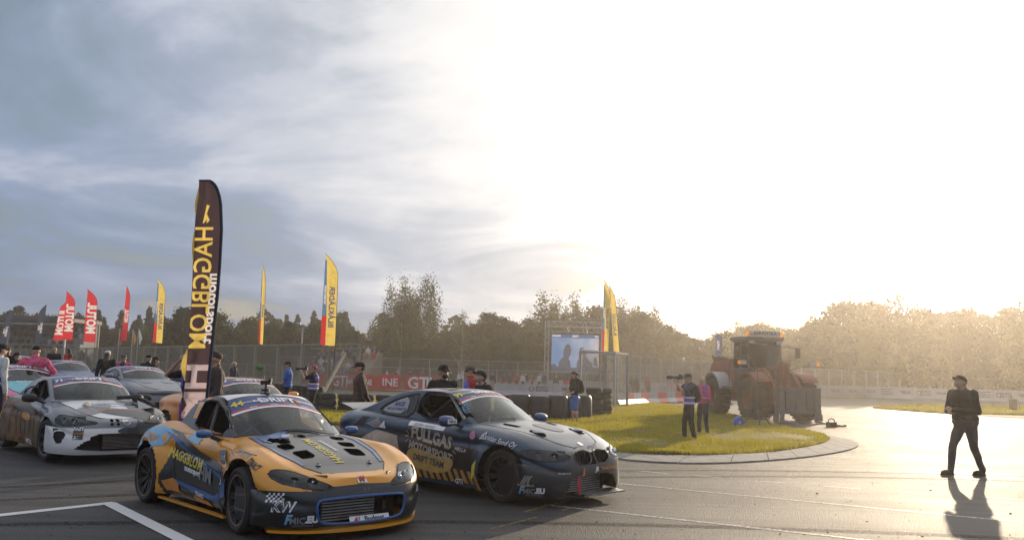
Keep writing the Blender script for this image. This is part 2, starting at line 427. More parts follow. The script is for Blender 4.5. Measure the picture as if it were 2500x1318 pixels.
# concrete kerb slabs round the island
M['concrete'] = mat('concrete', (0.20, 0.195, 0.185), 0.85, var=0.4, scale=3.0, bump=0.4, bscale=40)
kerb = empty('kerb', (0, 0, 0)); tag(kerb, kind='structure')
ko = [G(1360, 1096), G(1480, 1119), G(1600, 1130), G(1720, 1133), G(1830, 1129), G(1930, 1121), G(2000, 1113), G(2060, 1103), G(2090, 1094), G(2098, 1086), G(2085, 1077), G(2050, 1069)]
ki = [G(1370, 1090), G(1480, 1108), G(1600, 1116), G(1720, 1117), G(1820, 1113), G(1900, 1107), G(1965, 1097), G(2010, 1087), G(2027, 1077), G(2024, 1070), G(2012, 1064), G(1990, 1058)]
def resample(P, n):
    d = [0]
    for a, b in zip(P, P[1:]): d.append(d[-1] + (b - a).length)
    out_ = []
    for k in range(n):
        t_ = d[-1] * k / (n - 1); i = min(max(j for j in range(len(d)) if d[j] <= t_ + 1e-9), len(P) - 2)
        out_.append(P[i].lerp(P[i + 1], (t_ - d[i]) / (d[i + 1] - d[i])))
    return out_
def smooth_poly(P, it=2):
    for _ in range(it):
        Q = [P[0]]
        for a, b in zip(P, P[1:]): Q += [a.lerp(b, .25), a.lerp(b, .75)]
        P = Q + [P[-1]]
    return P
ns = 13; ko = resample(smooth_poly(ko), ns * 4 + 1); ki = resample(smooth_poly(ki), ns * 4 + 1)
for k in range(ns):
    mb = MB(); V = []; m4 = 5
    for j in range(5):
        o_, i_ = ko[k * 4 + j], ki[k * 4 + j]
        t_ = (j / 4)
        if j in (0, 4):
            q = k * 4 + j; nb = ko[min(q + 1, ns * 4)] - ko[max(q - 1, 0)]; sh = nb.normalized() * (0.012 if j == 0 else -0.012); o_ = o_ + sh; i_ = i_ + sh
        V += [(o_.x, o_.y, -0.01), (o_.x, o_.y, 0.030), (i_.x, i_.y, 0.052), (i_.x, i_.y, -0.01)]
    F = []
    for j in range(4):
        for e in range(3): F.append((j * 4 + e, j * 4 + e + 1, j * 4 + e + 5, j * 4 + e + 4))
    F += [(0, 1, 2, 3), (19, 18, 17, 16)]
    mb.add(V, F); mb.build('kerb_slab', M['concrete'], kerb)

# painted lines, worn through
def paint_mat(name, col, wear=0.5):
    m_, t, b = new_mat(name)
    g = node(t, 'ShaderNodeNewGeometry'); nz = node(t, 'ShaderNodeTexNoise', i_Scale=28.0, i_Detail=6.0, i_Roughness=0.75); t.links.new(g.outputs['Position'], nz.inputs['Vector'])
    f = ramp(t, nz.outputs[0], [(wear - 0.12, 0.0), (wear + 0.04, 1.0)])
    b.inputs['Base Color'].default_value = (*col, 1); b.inputs['Roughness'].default_value = 0.6
    tr = node(t, 'ShaderNodeBsdfTransparent'); mx = node(t, 'ShaderNodeMixShader'); t.links.new(f, mx.inputs[0]); t.links.new(tr.outputs[0], mx.inputs[1]); t.links.new(b.outputs[0], mx.inputs[2]); t.links.new(mx.outputs[0], t.nodes['Material Output'].inputs[0])
    return m_
M['line'] = paint_mat('road_paint', (0.62, 0.63, 0.62), 0.36); M['line_worn'] = paint_mat('worn_road_paint', (0.52, 0.51, 0.47), 0.53)
M['line_yel'] = paint_mat('yellow_paint', (0.4, 0.24, 0.06), 0.5)
def stripe(a, b, w, mt='line', name='painted_line', z=0.004):
    a = Vector(a); b = Vector(b); d = (b - a).normalized(); n_ = Vector((-d.y, d.x, 0)) * w / 2
    mb = MB(); mb.add([a - n_ + Vector((0, 0, z)), b - n_ + Vector((0, 0, z)), b + n_ + Vector((0, 0, z)), a + n_ + Vector((0, 0, z))], [(0, 1, 2, 3)])
    return tag(mb.build(name, M[mt]), kind='structure')
A_, B_, D_ = G(265, 1228), G(-160, 1275), G(500, 1345)
stripe(A_ + (A_ - B_).normalized() * .075, B_, .155); stripe(A_, D_, .155, z=0.008)
stripe(G(1440, 1173), G(2660, 1290), .085, 'line_worn'); stripe(G(1330, 1232), G(2300, 1338), .085, 'line_worn')
for a, b in (((1562, 1149), (1632, 1156)), ((1695, 1160), (1762, 1166)), ((1842, 1173), (1920, 1179)), ((2010, 1186), (2100, 1193)), ((2190, 1199), (2300, 1207)), ((2400, 1213), (2520, 1221))):
    stripe(G(*a), G(*b), .07, 'line_worn')
M['mark'] = paint_mat('tyre_mark_rubber', (0.016, 0.016, 0.017), 0.55)
M['mark'].node_tree.nodes['Principled BSDF'].inputs['Roughness'].default_value = .75; M['mark'].node_tree.nodes['Principled BSDF'].inputs['Specular IOR Level'].default_value = .25
def tyre_mark(pts, w=.20, z=.0025):
    P_ = resample(smooth_poly([Vector((a, b, 0)) for a, b in pts], 3), 50); V = []
    for k, p in enumerate(P_):
        d = (P_[min(k + 1, 49)] - P_[max(k - 1, 0)]).normalized(); n_ = Vector((-d.y, d.x, 0)) * w / 2 * min(1, k / 6, (49 - k) / 6); V += [p - n_ + Vector((0, 0, z)), p + n_ + Vector((0, 0, z))]
    mb = MB(); mb.add(V, [(2 * k, 2 * k + 1, 2 * k + 3, 2 * k + 2) for k in range(49)]); tag(mb.build('tyre_mark', M['mark']), kind='structure')
for k, q in enumerate((0, 1.45)):
    tyre_mark([(-7 - q, 9.5), (-3.2 - q * .6, 11.6 + q), (1 - q * .2, 13.9 + q * .6), (6, 15.2 + q * .6), (12, 15.0 + q * .5)], z=.0031 + .0002 * k); tyre_mark([(-6.5, 6.8 + q), (-2, 8.0 + q), (3.5, 8.3 + q), (9, 7.4 + q)], z=.0035 + .0002 * k)
rb_ = MB(); rr_ = random.Random(12)
for k in range(900):
    y_ = 7.5 + 22 * rr_.random() ** 1.7; x_ = (rr_.random() - .45) * y_ * 1.25; s_ = .003 + .007 * rr_.random() ** 2; a_ = rr_.random() * 3.1
    if inside((x_, y_), isl): continue
    c_, q_ = cos(a_) * s_, sin(a_) * s_; rb_.add([(x_ - c_ * 2, y_ - q_ * 2, .002), (x_ + q_, y_ - c_, .002), (x_ + c_ * 2, y_ + q_ * 2, .002), (x_ - q_, y_ + c_, .002), (x_, y_, s_ * 1.1)], [(0, 1, 4), (1, 2, 4), (2, 3, 4), (3, 0, 4)])
o = rb_.build('rubber_crumbs', mat('rubber_crumb', (.015, .015, .015), .9)); tag(o, 'fine crumbs of tyre rubber and grit strewn on the asphalt', 'debris', kind='stuff')
stripe(G(1280, 1249), G(1392, 1219), .035, 'line_yel'); stripe(G(1370, 1246), G(1400, 1239), .03, 'line_yel')
stripe(G(1200, 1290), G(1310, 1262), .02, 'line_yel')
# ================================================================ background
M['bark'] = mat('bark', (0.12, 0.10, 0.08), 0.9, var=0.35, scale=4, bump=0.6, bscale=12)
M['birch_bark'] = mat('birch_bark', (0.42, 0.39, 0.35), 0.8, var=0.5, scale=7)
def leaf_mat(name, a, b_):
    m_, t, b = new_mat(name)
    g = node(t, 'ShaderNodeNewGeometry'); oi = node(t, 'ShaderNodeObjectInfo')
    nz = node(t, 'ShaderNodeTexNoise', i_Scale=0.55, i_Detail=5.0, i_Roughness=0.7); t.links.new(g.outputs['Position'], nz.inputs['Vector'])
    f = math_(t, 'ADD', nz.outputs[0], math_(t, 'MULTIPLY', math_(t, 'SUBTRACT', oi.outputs['Random'], 0.5), 0.30))
    c_ = ramp(t, f, [(0.36, a), (0.66, b_)])
    t.links.new(c_, b.inputs['Base Color']); b.inputs['Roughness'].default_value = 0.9; b.inputs['Specular IOR Level'].default_value = 0.0
    tr = node(t, 'ShaderNodeBsdfTranslucent'); t.links.new(mixc(t, 1.0, c_, (0.95, 0.95, 0.45), 'MULTIPLY'), tr.inputs[0])
    mx = node(t, 'ShaderNodeMixShader', i_Fac=0.30); t.links.new(b.outputs[0], mx.inputs[1]); t.links.new(tr.outputs[0], mx.inputs[2])
    t.links.new(mx.outputs[0], t.nodes['Material Output'].inputs[0])
    return m_
M['leaf_birch'] = leaf_mat('birch_leaves', (0.032, 0.046, 0.014), (0.125, 0.130, 0.034))
M['leaf_dark'] = leaf_mat('dark_leaves', (0.014, 0.026, 0.010), (0.052, 0.070, 0.020))
M['leaf_autumn'] = leaf_mat('autumn_leaves', (0.045, 0.046, 0.014), (0.13, 0.105, 0.03))
M['needles'] = leaf_mat('pine_needles', (0.014, 0.026, 0.016), (0.045, 0.055, 0.025))

def crown_mesh(name, kind, h, w, nleaf, size, seed, mt):
    """leaf-sized faces in clumps spread through the volume of a crown"""
    r_ = np.random.RandomState(seed); ncl = {'birch': 190, 'round': 110, 'conifer': 120, 'sparse': 45}[kind]
    cl_ = []; lob = [(w * .30 * cos(q * 2.3 + seed) * (q > 0), w * .30 * sin(q * 2.3 + seed) * (q > 0), (1, .88, .93, .74, .8)[q], (.62, .6, .5, .6, .55)[q]) for q in range(5)]
    while len(cl_) < ncl:
        z = r_.rand(); a = r_.rand() * 2 * pi
        if kind == 'birch': R_ = w / 2 * min(1, z * 3 + .45) * (1 - z ** 4.0) ** .6 * (0.8 + .2 * sin(3 * a + seed + z * 5)); z0 = .14
        elif kind == 'round': R_ = w / 2 * sqrt(max(0, 1 - (2 * z - .85) ** 2 / 1.35)) * (0.8 + .2 * sin(2 * a + seed)); z0 = .08
        elif kind == 'conifer': R_ = w / 2 * (1 - z) ** .8 * (0.8 + .3 * (sin(z * 40) > 0)); z0 = .08
        else: R_ = w / 2 * (sin(pi * min(1, z + .15)) ** .7); z0 = .3
        rr = R_ * sqrt(r_.rand() * .85 + .15)
        if kind == 'birch': q = lob[r_.randint(5)]; cl_.append((q[0] * (.35 + .65 * min(1, z * 2)) + rr * q[3] * cos(a), q[1] * (.35 + .65 * min(1, z * 2)) + rr * q[3] * sin(a), h * (z0 + (q[2] - z0) * z))); continue
        cl_.append((rr * cos(a), rr * sin(a), h * (z0 + (1 - z0) * z)))
    cl_ = np.array(cl_); i = r_.randint(0, ncl, nleaf)
    sd = {'birch': (.28, .28, .75), 'round': (.42, .42, .34), 'conifer': (.4, .4, .16), 'sparse': (.45, .45, .4)}[kind]
    sc_ = h / 11
    P = cl_[i] + r_.randn(nleaf, 3) * np.array(sd) * sc_
    if kind == 'birch': P[:, 2] -= np.abs(r_.randn(nleaf)) * .5 * sc_
    P[:, 2] = np.maximum(P[:, 2], .5)
    n_ = r_.randn(nleaf, 3); n_ /= np.linalg.norm(n_, axis=1)[:, None]
    t_ = np.cross(n_, r_.randn(nleaf, 3)); t_ /= np.linalg.norm(t_, axis=1)[:, None]; b_ = np.cross(n_, t_)
    s_ = size * (0.6 + .8 * r_.rand(nleaf))[:, None]
    V = np.stack([P - t_ * s_, P + b_ * s_ * .7, P + t_ * s_, P - b_ * s_ * .7], 1).reshape(-1, 3)
    me = bpy.data.meshes.new(name); me.vertices.add(len(V)); me.vertices.foreach_set('co', V.ravel())
    me.loops.add(len(V)); me.loops.foreach_set('vertex_index', np.arange(len(V)))
    me.polygons.add(nleaf); me.polygons.foreach_set('loop_start', np.arange(nleaf) * 4); me.update(calc_edges=True)
    me.materials.append(mt); return me
def trunk_mesh(name, h, r0, seed, mt, limbs=9, spread=1.0):
    r_ = random.Random(seed); mb = MB()
    pts = [(0, 0, -.1)]; x = y = 0
    for k in range(1, 7):
        x += r_.uniform(-.12, .12) * h / 12; y += r_.uniform(-.12, .12) * h / 12; pts.append((x, y, h * .93 * k / 6))
    mb.tube(pts, [r0 * (1 - .85 * k / 6) for k in range(7)], n=7)
    for k in range(limbs):
        f_ = .22 + .68 * k / limbs; j = int(f_ * 6); b_ = Vector(pts[j]).lerp(Vector(pts[min(j + 1, 6)]), f_ * 6 - j); a = r_.uniform(0, 2 * pi); l_ = h * (.28 - .16 * f_) * spread
        e = b_ + Vector((cos(a) * l_, sin(a) * l_, l_ * .9)); mid = b_.lerp(e, .5) + Vector((0, 0, l_ * .1))
        rr = r0 * (1 - .8 * f_) * .5; mb.tube([b_, mid, e], [rr, rr * .6, rr * .25], n=5)
        for q in range(2):
            a2 = a + r_.uniform(-1, 1); e2 = mid + Vector((cos(a2), sin(a2), .9)) * l_ * .45; mb.tube([mid, e2], [rr * .4, rr * .15], n=4)
    return mb.mesh(name, mt, True)
PROT = {}
for nm, kind, h, w, n_, sz, mt, bk, k_ in (
        ('weeping_birch', 'birch', 14.0, 8.0, 14000, .13, 'leaf_birch', 'birch_bark', 11),
        ('tall_birch', 'birch', 12.0, 4.6, 4800, .16, 'leaf_birch', 'birch_bark', 5),
        ('birch', 'birch', 10.0, 4.0, 4200, .16, 'leaf_autumn', 'birch_bark', 8),
        ('alder', 'round', 9.0, 5.4, 6200, .16, 'leaf_dark', 'bark', 3),
        ('willow', 'round', 8.0, 6.2, 6200, .16, 'leaf_birch', 'bark', 4),
        ('rowan', 'round', 7.0, 4.6, 3600, .17, 'leaf_autumn', 'bark', 6),
        ('spruce', 'conifer', 12.0, 4.4, 5200, .17, 'needles', 'bark', 7),
        ('bare_birch', 'sparse', 11.0, 4.0, 1300, .12, 'leaf_autumn', 'birch_bark', 9)):
    PROT[nm] = (crown_mesh('crown', kind, h, w, n_, sz, k_, M[mt]), trunk_mesh('trunk', h, .17 if kind != 'sparse' else .13, k_, M[bk], 9 if kind != 'sparse' else 14), h)
def tree(kind, x, top, Y, label, group=None, wide=1.0, rz=None):
    p = at(x, top, Y); crown_, trunk_, h = PROT[kind]; s_ = p.z / h
    nm = {'weeping_birch': 'birch_tree', 'tall_birch': 'birch_tree', 'birch': 'birch_tree', 'bare_birch': 'birch_tree', 'alder': 'alder_tree', 'willow': 'willow_tree', 'rowan': 'rowan_tree', 'spruce': 'spruce_tree'}[kind]
    r_ = empty(nm, (p.x, Y, 0), rz if rz is not None else rnd.uniform(0, 6.28), label, 'tree', group)
    r_.scale = (s_ * wide, s_ * wide, s_)
    link(bpy.data.objects.new('crown', crown_), r_); link(bpy.data.objects.new('trunk', trunk_), r_)
    return r_
tree('weeping_birch', 985, 688, 118, 'left half of the tall weeping birch pair, twin crowned, rising above the treeline', wide=.78, rz=.4)
tree('weeping_birch', 1043, 684, 119, 'right half of the tall weeping birch pair, drooping branches, highest crown of the treeline', wide=.86, rz=2.1)
tree('bare_birch', 1130, 765, 112, 'thin bare birch with a white trunk right of the big weeping birches', wide=.8)
tree('alder', 452, 757, 112, 'broad dark tree partly hidden by the black team banner', wide=1.15)
tree('tall_birch', 345, 787, 140, 'small lone tree above the flagpoles left of the first yellow flag', wide=.9)
tree('tall_birch', 833, 768, 112, 'pointed birch just right of the nearest yellow feather flag', wide=.8)
tree('tall_birch', 1325, 723, 112, 'tall birch standing directly left of the big video screen', wide=1.1)
tree('bare_birch', 1132, 790, 113, 'leaning second thin birch behind the bare white-trunked one', wide=.9)
tree('tall_birch', 1600, 757, 112, 'lone pointed birch right of the yellow flags against the bright sky', wide=1.0)
tree('weeping_birch', 1520, 740, 112, 'wide dark birch right behind the pair of yellow flags', wide=1.1)
grpL = 'mixed trees of the left treeline beyond the fence'; labL = 'broadleaf tree in the treeline beyond the left fence, autumn green'
for x, top, Y, k, w in ((250, 800, 150, 'willow', 1.1), (275, 806, 150, 'rowan', 1.0), (300, 812, 155, 'rowan', 1), (365, 812, 150, 'rowan', 1), (400, 800, 140, 'alder', 1), (425, 790, 130, 'willow', .9), (490, 785, 125, 'birch', 1), (527, 768, 115, 'willow', .9), (548, 800, 120, 'rowan', 1), (566, 789, 118, 'tall_birch', 1.1), (590, 800, 125, 'willow', 1), (612, 782, 118, 'willow', 1.0), (640, 800, 130, 'rowan', 1), (663, 795, 122, 'willow', 1.1), (690, 808, 130, 'rowan', 1), (706, 790, 118, 'alder', .9), (735, 812, 130, 'alder', 1), (770, 795, 115, 'alder', 1.2), (800, 800, 118, 'alder', 1.1), (858, 808, 120, 'willow', 1), (880, 818, 125, 'rowan', 1), (910, 790, 118, 'tall_birch', 1.1), (938, 805, 122, 'alder', 1.0), (1010, 800, 122, 'willow', 1.1), (1085, 812, 128, 'alder', 1.1), (1110, 815, 125, 'alder', 1)):
    tree(k, x, top, Y, labL, grpL, wide=w)
grpM = 'mixed trees of the middle treeline behind the video screen'; labM = 'tree in the dense treeline between the weeping birches and the loader'
for x, top, Y, k, w in ((1160, 795, 122, 'rowan', 1.1), (1185, 770, 118, 'alder', .8), (1202, 768, 120, 'spruce', 1), (1225, 780, 120, 'alder', .9), (1245, 790, 120, 'alder', 1.1), (1270, 800, 116, 'willow', .9), (1290, 785, 118, 'alder', .9), (1345, 780, 118, 'willow', 1), (1362, 735, 122, 'tall_birch', .8), (1385, 765, 122, 'birch', 1), (1402, 728, 124, 'tall_birch', .9), (1430, 745, 124, 'birch', 1.1), (1455, 755, 122, 'alder', .9), (1478, 760, 122, 'alder', 1), (1500, 755, 120, 'tall_birch', 1), (1545, 745, 122, 'birch', 1.1), (1565, 770, 118, 'alder', 1.1), (1585, 785, 116, 'willow', 1), (1625, 800, 116, 'alder', 1.2), (1650, 815, 110, 'willow', 1.3), (1690, 830, 110, 'alder', 1.5), (1735, 832, 112, 'alder', 1.5), (1770, 815, 114, 'willow', 1.2), (1808, 783, 116, 'birch', 1), (1835, 800, 118, 'alder', 1.1), (1860, 795, 118, 'willow', 1), (1895, 805, 120, 'alder', 1.1), (1925, 808, 120, 'alder', 1.1), (1960, 812, 120, 'willow', 1.1), (1320, 810, 112, 'willow', 1.1), (1230, 815, 112, 'alder', 1.2), (1170, 825, 112, 'rowan', 1.2), (1400, 800, 114, 'alder', 1.3), (1470, 805, 114, 'alder', 1.3)):
    tree(k, x, top, Y, labM, grpM, wide=w)
grpR = 'tall trees behind the far barrier on the right'; labR = 'tall sunlit tree behind the far barrier on the right of the track'
for x, top, Y, k, w in ((1990, 790, 112, 'willow', 1.1), (2022, 758, 112, 'birch', 1.2), (2058, 745, 110, 'willow', 1.0), (2095, 735, 112, 'tall_birch', 1.3), (2128, 745, 112, 'willow', .9), (2165, 742, 110, 'birch', 1.1), (2192, 724, 112, 'tall_birch', 1.3), (2222, 738, 110, 'birch', 1.1), (2255, 762, 112, 'alder', 1), (2290, 772, 112, 'alder', 1.1), (2325, 768, 112, 'alder', 1.1), (2362, 762, 110, 'alder', 1.0), (2400, 775, 112, 'alder', 1.1), (2432, 750, 110, 'birch', 1.1), (2462, 760, 112, 'alder', 1), (2492, 740, 110, 'tall_birch', 1.3), (2530, 745, 110, 'alder', 1.1), (2580, 740, 110, 'birch', 1.2), (2630, 745, 112, 'willow', 1.2), (2040, 800, 104, 'alder', 1.3), (2120, 800, 104, 'willow', 1.3), (2210, 800, 104, 'alder', 1.3), (2300, 812, 104, 'willow', 1.2), (2450, 820, 104, 'alder', 1.2), (2550, 820, 104, 'willow', 1.2)):
    tree(k, x, top, Y, labR, grpR, wide=w)
tree('spruce', 2352, 822, 101, 'short cone-shaped tree in front of the right treeline beside the walking man', wide=1.2)
tree('willow', 2495, 790, 101, 'pale leafy tree at the right edge of the photo behind the barrier', wide=1.0)
# the wood behind
def forest(name, x0, x1, Y0, Y1, h0, h1, n, seed, label):
    r_ = np.random.RandomState(seed); P = []
    nt_ = int((x1 - x0) * (Y1 - Y0) / 26)
    tx = r_.uniform(x0, x1, nt_); ty = r_.uniform(Y0, Y1, nt_); th = r_.uniform(h0, h1, nt_)
    i = r_.randint(0, nt_, n); z = r_.rand(n) ** .8; a = r_.rand(n) * 2 * pi; con = (i % 3 != 0)
    R_ = np.where(con, 2.4 * (1 - z) ** .8, 2.6 * np.sqrt(np.clip(1 - (2 * z - 1) ** 2, 0, 1))) * np.sqrt(r_.rand(n))
    P = np.stack([tx[i] + R_ * np.cos(a), ty[i] + R_ * np.sin(a), th[i] * (.1 + .9 * z)], 1)
    n_ = r_.randn(n, 3); n_ /= np.linalg.norm(n_, axis=1)[:, None]; t_ = np.cross(n_, r_.randn(n, 3)); t_ /= np.linalg.norm(t_, axis=1)[:, None]; b_ = np.cross(n_, t_)
    s_ = (.42 * (0.6 + .8 * r_.rand(n)))[:, None]
    V = np.stack([P - t_ * s_, P + b_ * s_ * .7, P + t_ * s_, P - b_ * s_ * .7], 1).reshape(-1, 3)
    me = bpy.data.meshes.new(name); me.vertices.add(len(V)); me.vertices.foreach_set('co', V.ravel())
    me.loops.add(len(V)); me.loops.foreach_set('vertex_index', np.arange(len(V))); me.polygons.add(n); me.polygons.foreach_set('loop_start', np.arange(n) * 4); me.update(calc_edges=True)
    me.materials.append(M['needles']); o = bpy.data.objects.new(name, me); link(o); tag(o, label, 'forest', kind='stuff')
forest('forest', -130, 30, 150, 172, 9.0, 12.2, 60000, 1, 'dark mixed wood closing the view behind the left treeline')
forest('forest', 30, 160, 134, 156, 5.5, 8.2, 44000, 2, 'dark mixed wood behind the loader and the right treeline')
forest('undergrowth', -100, 90, 122, 128, 2.0, 4.5, 26000, 4, 'low bushes filling the foot of the treeline')

forest('hedge', 30, 100, 113, 117, 1.4, 2.2, 26000, 9, 'dark hedge running behind the far barrier on the right')
# ---------------------------------------------------------------- fences
M['galv'] = mat('galvanised_steel', (0.34, 0.35, 0.36), 0.45, metal=0.6, var=.15)
M['timber'] = mat('grey_timber', (0.27, 0.26, 0.20), 0.85, var=.2)
def mesh_mat(name, col, pitch, wire, diag=False):
    m_, t, b = new_mat(name); b.inputs['Base Color'].default_value = (*col, 1); b.inputs['Roughness'].default_value = .5; b.inputs['Metallic'].default_value = .3
    tcn = node(t, 'ShaderNodeTexCoord'); sp = node(t, 'ShaderNodeSeparateXYZ'); t.links.new(tcn.outputs['Object'], sp.inputs[0])
    a, c_ = sp.outputs[0], sp.outputs[2]
    if diag: a, c_ = math_(t, 'ADD', a, c_), math_(t, 'SUBTRACT', a, c_)
    fa = math_(t, 'LESS_THAN', math_(t, 'FRACT', math_(t, 'DIVIDE', a, pitch)), wire / pitch)
    fc = math_(t, 'LESS_THAN', math_(t, 'FRACT', math_(t, 'DIVIDE', c_, pitch)), wire / pitch)
    al = math_(t, 'MAXIMUM', fa, fc)
    tr = node(t, 'ShaderNodeBsdfTransparent'); mx = node(t, 'ShaderNodeMixShader'); t.links.new(al, mx.inputs[0]); t.links.new(tr.outputs[0], mx.inputs[1]); t.links.new(b.outputs[0], mx.inputs[2])
    t.links.new(mx.outputs[0], t.nodes['Material Output'].inputs[0]); return m_
M['mesh_dense'] = mesh_mat('dense_wire_mesh', (0.24, 0.22, 0.19), .05, .0075, True)
M['mesh_weld'] = mesh_mat('welded_wire_mesh', (0.22, 0.22, 0.22), .10, .009)
M['mesh_chain'] = mesh_mat('chain_link', (0.26, 0.25, 0.24), .06, .0065, True)
def fence(name, pts, H, spacing, label, post='galv', net='mesh_dense', w=.09, rail=.06, z0=0.0, group=None, mid=False):
    r_ = empty(name, (pts[0][0], pts[0][1], 0), 0, label, 'fence', group); o0 = Vector((pts[0][0], pts[0][1], 0))
    for a, b in zip(pts, pts[1:]):
        a = Vector((a[0], a[1], 0)); b = Vector((b[0], b[1], 0)); Ln = (b - a).length; n_ = max(1, round(Ln / spacing)); ang_ = atan2(b.y - a.y, b.x - a.x)
        pm = MB(); pm.box((0, 0, H / 2), (w, w, H)); pme = pm.mesh('post', M[post])
        rm = MB(); rm.box((Ln / n_ / 2, 0, H), (Ln / n_ - .01, rail, rail)); rme = rm.mesh('top_rail', M[post])
        nm_ = MB(); nm_.box((Ln / n_ / 2, 0, (H + z0) / 2), (Ln / n_ - w - .01, .004, H - z0 - rail - .01)); nme = nm_.mesh('mesh_panel', M[net])
        for k in range(n_ + 1):
            p = a.lerp(b, k / n_) - o0
            for me_, nn_ in ((pme, 'post'), (rme, 'top_rail'), (nme, 'mesh_panel')):
                if k == n_ and nn_ != 'post': continue
                o = bpy.data.objects.new(nn_, me_); link(o, r_); o.location = p; o.rotation_euler = (0, 0, ang_)
    return r_
fence('mesh_fence', [(-66, 112), (-41.5, 84), (-24.5, 64), (-8.1, 46)], 3.0, 3.0, 'long high wire-mesh fence with timber posts carrying the feather flags on the left', 'timber', 'mesh_dense', .15, .10)
br = MB(); br.bar(at(842, 862, 47), at(790, 958, 44), .13); br.bar(at(760, 850, 48.5), at(880, 851, 45.8), .1)
tag(br.build('timber_brace', M['timber']), 'diagonal timber brace leaning at the end of the flagged mesh fence', 'brace')
fence('mesh_fence', [(-60, 74 + 44), (-12.2, 73.5), (-1, 70), (10, 72), (28, 92)], 1.9, 3.2, 'low welded-mesh fence beyond the red GTI banners', 'galv', 'mesh_weld', .06, .04)
fence('mesh_fence', [(-30, 112), (-13, 102), (8, 102), (26, 110), (40, 112)], 3.1, 3.4, 'far high mesh fence in front of the middle treeline', 'galv', 'mesh_weld', .08, .05)
fence('mesh_fence', [(3.75, 45), (5.45, 48.6), (7.4, 53.5), (10.6, 60), (18, 74), (30, 88), (46, 101)], 3.0, 2.7, 'high chain-link fence running back from the corner cage past the photographers', 'galv', 'mesh_chain', .09, .06)
fence('mesh_fence', [(3.75, 45), (5.45, 44.4), (6.4, 46.5), (5.45, 48.6)], 2.85, 2.0, 'square fenced cage at the near corner of the chain-link fence', 'galv', 'mesh_weld', .10, .12)
fence('mesh_fence', [(34, 106), (56, 104), (80, 106)], 2.6, 3.6, 'long mesh fence above the far white barrier on the right', 'galv', 'mesh_weld', .09, .06)
fence('mesh_fence', [(44, 122), (90, 110)], 4.0, 6.0, 'tall catch fence at the foot of the right treeline', 'galv', 'mesh_weld', .09, .06)

# ---------------------------------------------------------------- barriers
M['white_plastic'] = mat('white_plastic', (0.30, 0.315, 0.34), 0.45, var=.10, scale=2)
M['red_plastic'] = mat('red_plastic', (0.46, 0.035, 0.035), 0.45, var=.15, scale=2)
M['ink'] = mat('dark_print', (0.05, 0.055, 0.07), 0.6); M['ink_red'] = mat('orange_red_print', (0.45, 0.09, 0.03), 0.6)
M['white'] = mat('white_print', (0.78, 0.78, 0.78), 0.5, var=.04)
def barrier_mesh(name, Ln, H, mt, scallop=True):
    mb = MB(); prof = [(-.27, 0), (-.27, .12), (-.13, .35), (-.10, H - .1), (.10, H - .1), (.13, .35), (.27, .12), (.27, 0)]
    mb.prism([(p[0], p[1]) for p in prof], -Ln / 2 + .012, Ln / 2 - .012, 'X')
    n_ = 4
    if scallop:
        for k in range(n_):
            c_ = -Ln / 2 + Ln * (k + .5) / n_; w = Ln / n_ * .36
            mb.prism([(c_ - w, H - .1), (c_ - w * .6, H), (c_ + w * .6, H), (c_ + w, H - .1)], -.09, .09, 'Y')
    return mb.mesh(name, mt)
BW = barrier_mesh('shell', 2.0, .95, M['white_plastic']); BW2 = barrier_mesh('shell', 2.0, 1.35, M['white_plastic'])
def ad_text(par, kind, face, z, s_=1.0):
    # print on the side facing the paddock
    O = (0, face, z); U = (1, 0, 0); V = (0, 0, 1)
    if kind == 'J':
        put_text('JA-KO', .30 * s_, M['ink'], (.22, face, z + .12 * s_), U, V, par, bold=.012); put_text('BETONI', .24 * s_, M['ink'], (.22, face, z - .14 * s_), U, V, par, bold=.01)
        mb = MB(); mb.lathe([(.13 * s_, -.004), (.19 * s_, -.004)], 'Y', (-.50, face, z), 18); mb.build('emblem', M['ink'], par)
    elif kind == 'T': put_text('TELUI', .32 * s_, M['ink'], O, U, V, par, bold=.014); mb = MB(); mb.bar((.28, face - .003, z - .10), (.5, face - .003, z + .13), .05, .006); mb.build('stroke', M['ink_red'], par)
    elif kind == 'B':
        mb = MB()
        for q in range(4): mb.box((-.05 - (q == 1) * .18, face - .002, z + .22 * s_ - q * .14 * s_), (1.4 - (q == 1) * .4, .006, .05 * s_))
        mb.build('small_print', M['ink'], par)
    elif kind == 'R': put_text('RAVIROLA' if False else 'KYMOLA', .30 * s_, M['ink_red'], O, U, V, par, bold=.014)
    elif kind == 'P': put_text('PAUKO', .28 * s_, M['ink'], O, U, V, par, bold=.01)
lab_ad = {'J': 'white track barrier block printed JA-KO BETONI', 'T': 'white track barrier block printed TELUI', 'B': 'white track barrier block with lines of small print', 'R': 'white track barrier block with red lettering', 'P': 'white track barrier block printed PAUKO', '': 'plain white track barrier block'}
def barrier_row(pts, kinds, me, face, z, where, s_=1.0):
    P = resample([Vector((p[0], p[1], 0)) for p in pts], len(kinds) + 1)
    for k, kd in enumerate(kinds):
        a, b = P[k], P[k + 1]; c_ = (a + b) / 2
        r_ = empty('track_barrier', c_, atan2(b.y - a.y, b.x - a.x), lab_ad[kd] + ' ' + where, 'barrier', 'white barrier blocks ' + where + ' (' + (kd or 'plain') + ')')
        r_.scale = ((b - a).length / 2.0, 1, 1)
        link(bpy.data.objects.new('shell', me), r_); ad_text(r_, kd, face, z, s_)
barrier_row([(-1.1, 66), (3, 66.5), (8, 68), (14, 72.5), (20, 80), (27, 90)], ['', 'J', 'T', 'B', 'P', 'T', '', 'R', '', 'R', '', 'R', 'T', '', 'J', 'T', ''], BW, -.135, .52, 'across the kart track in the middle')
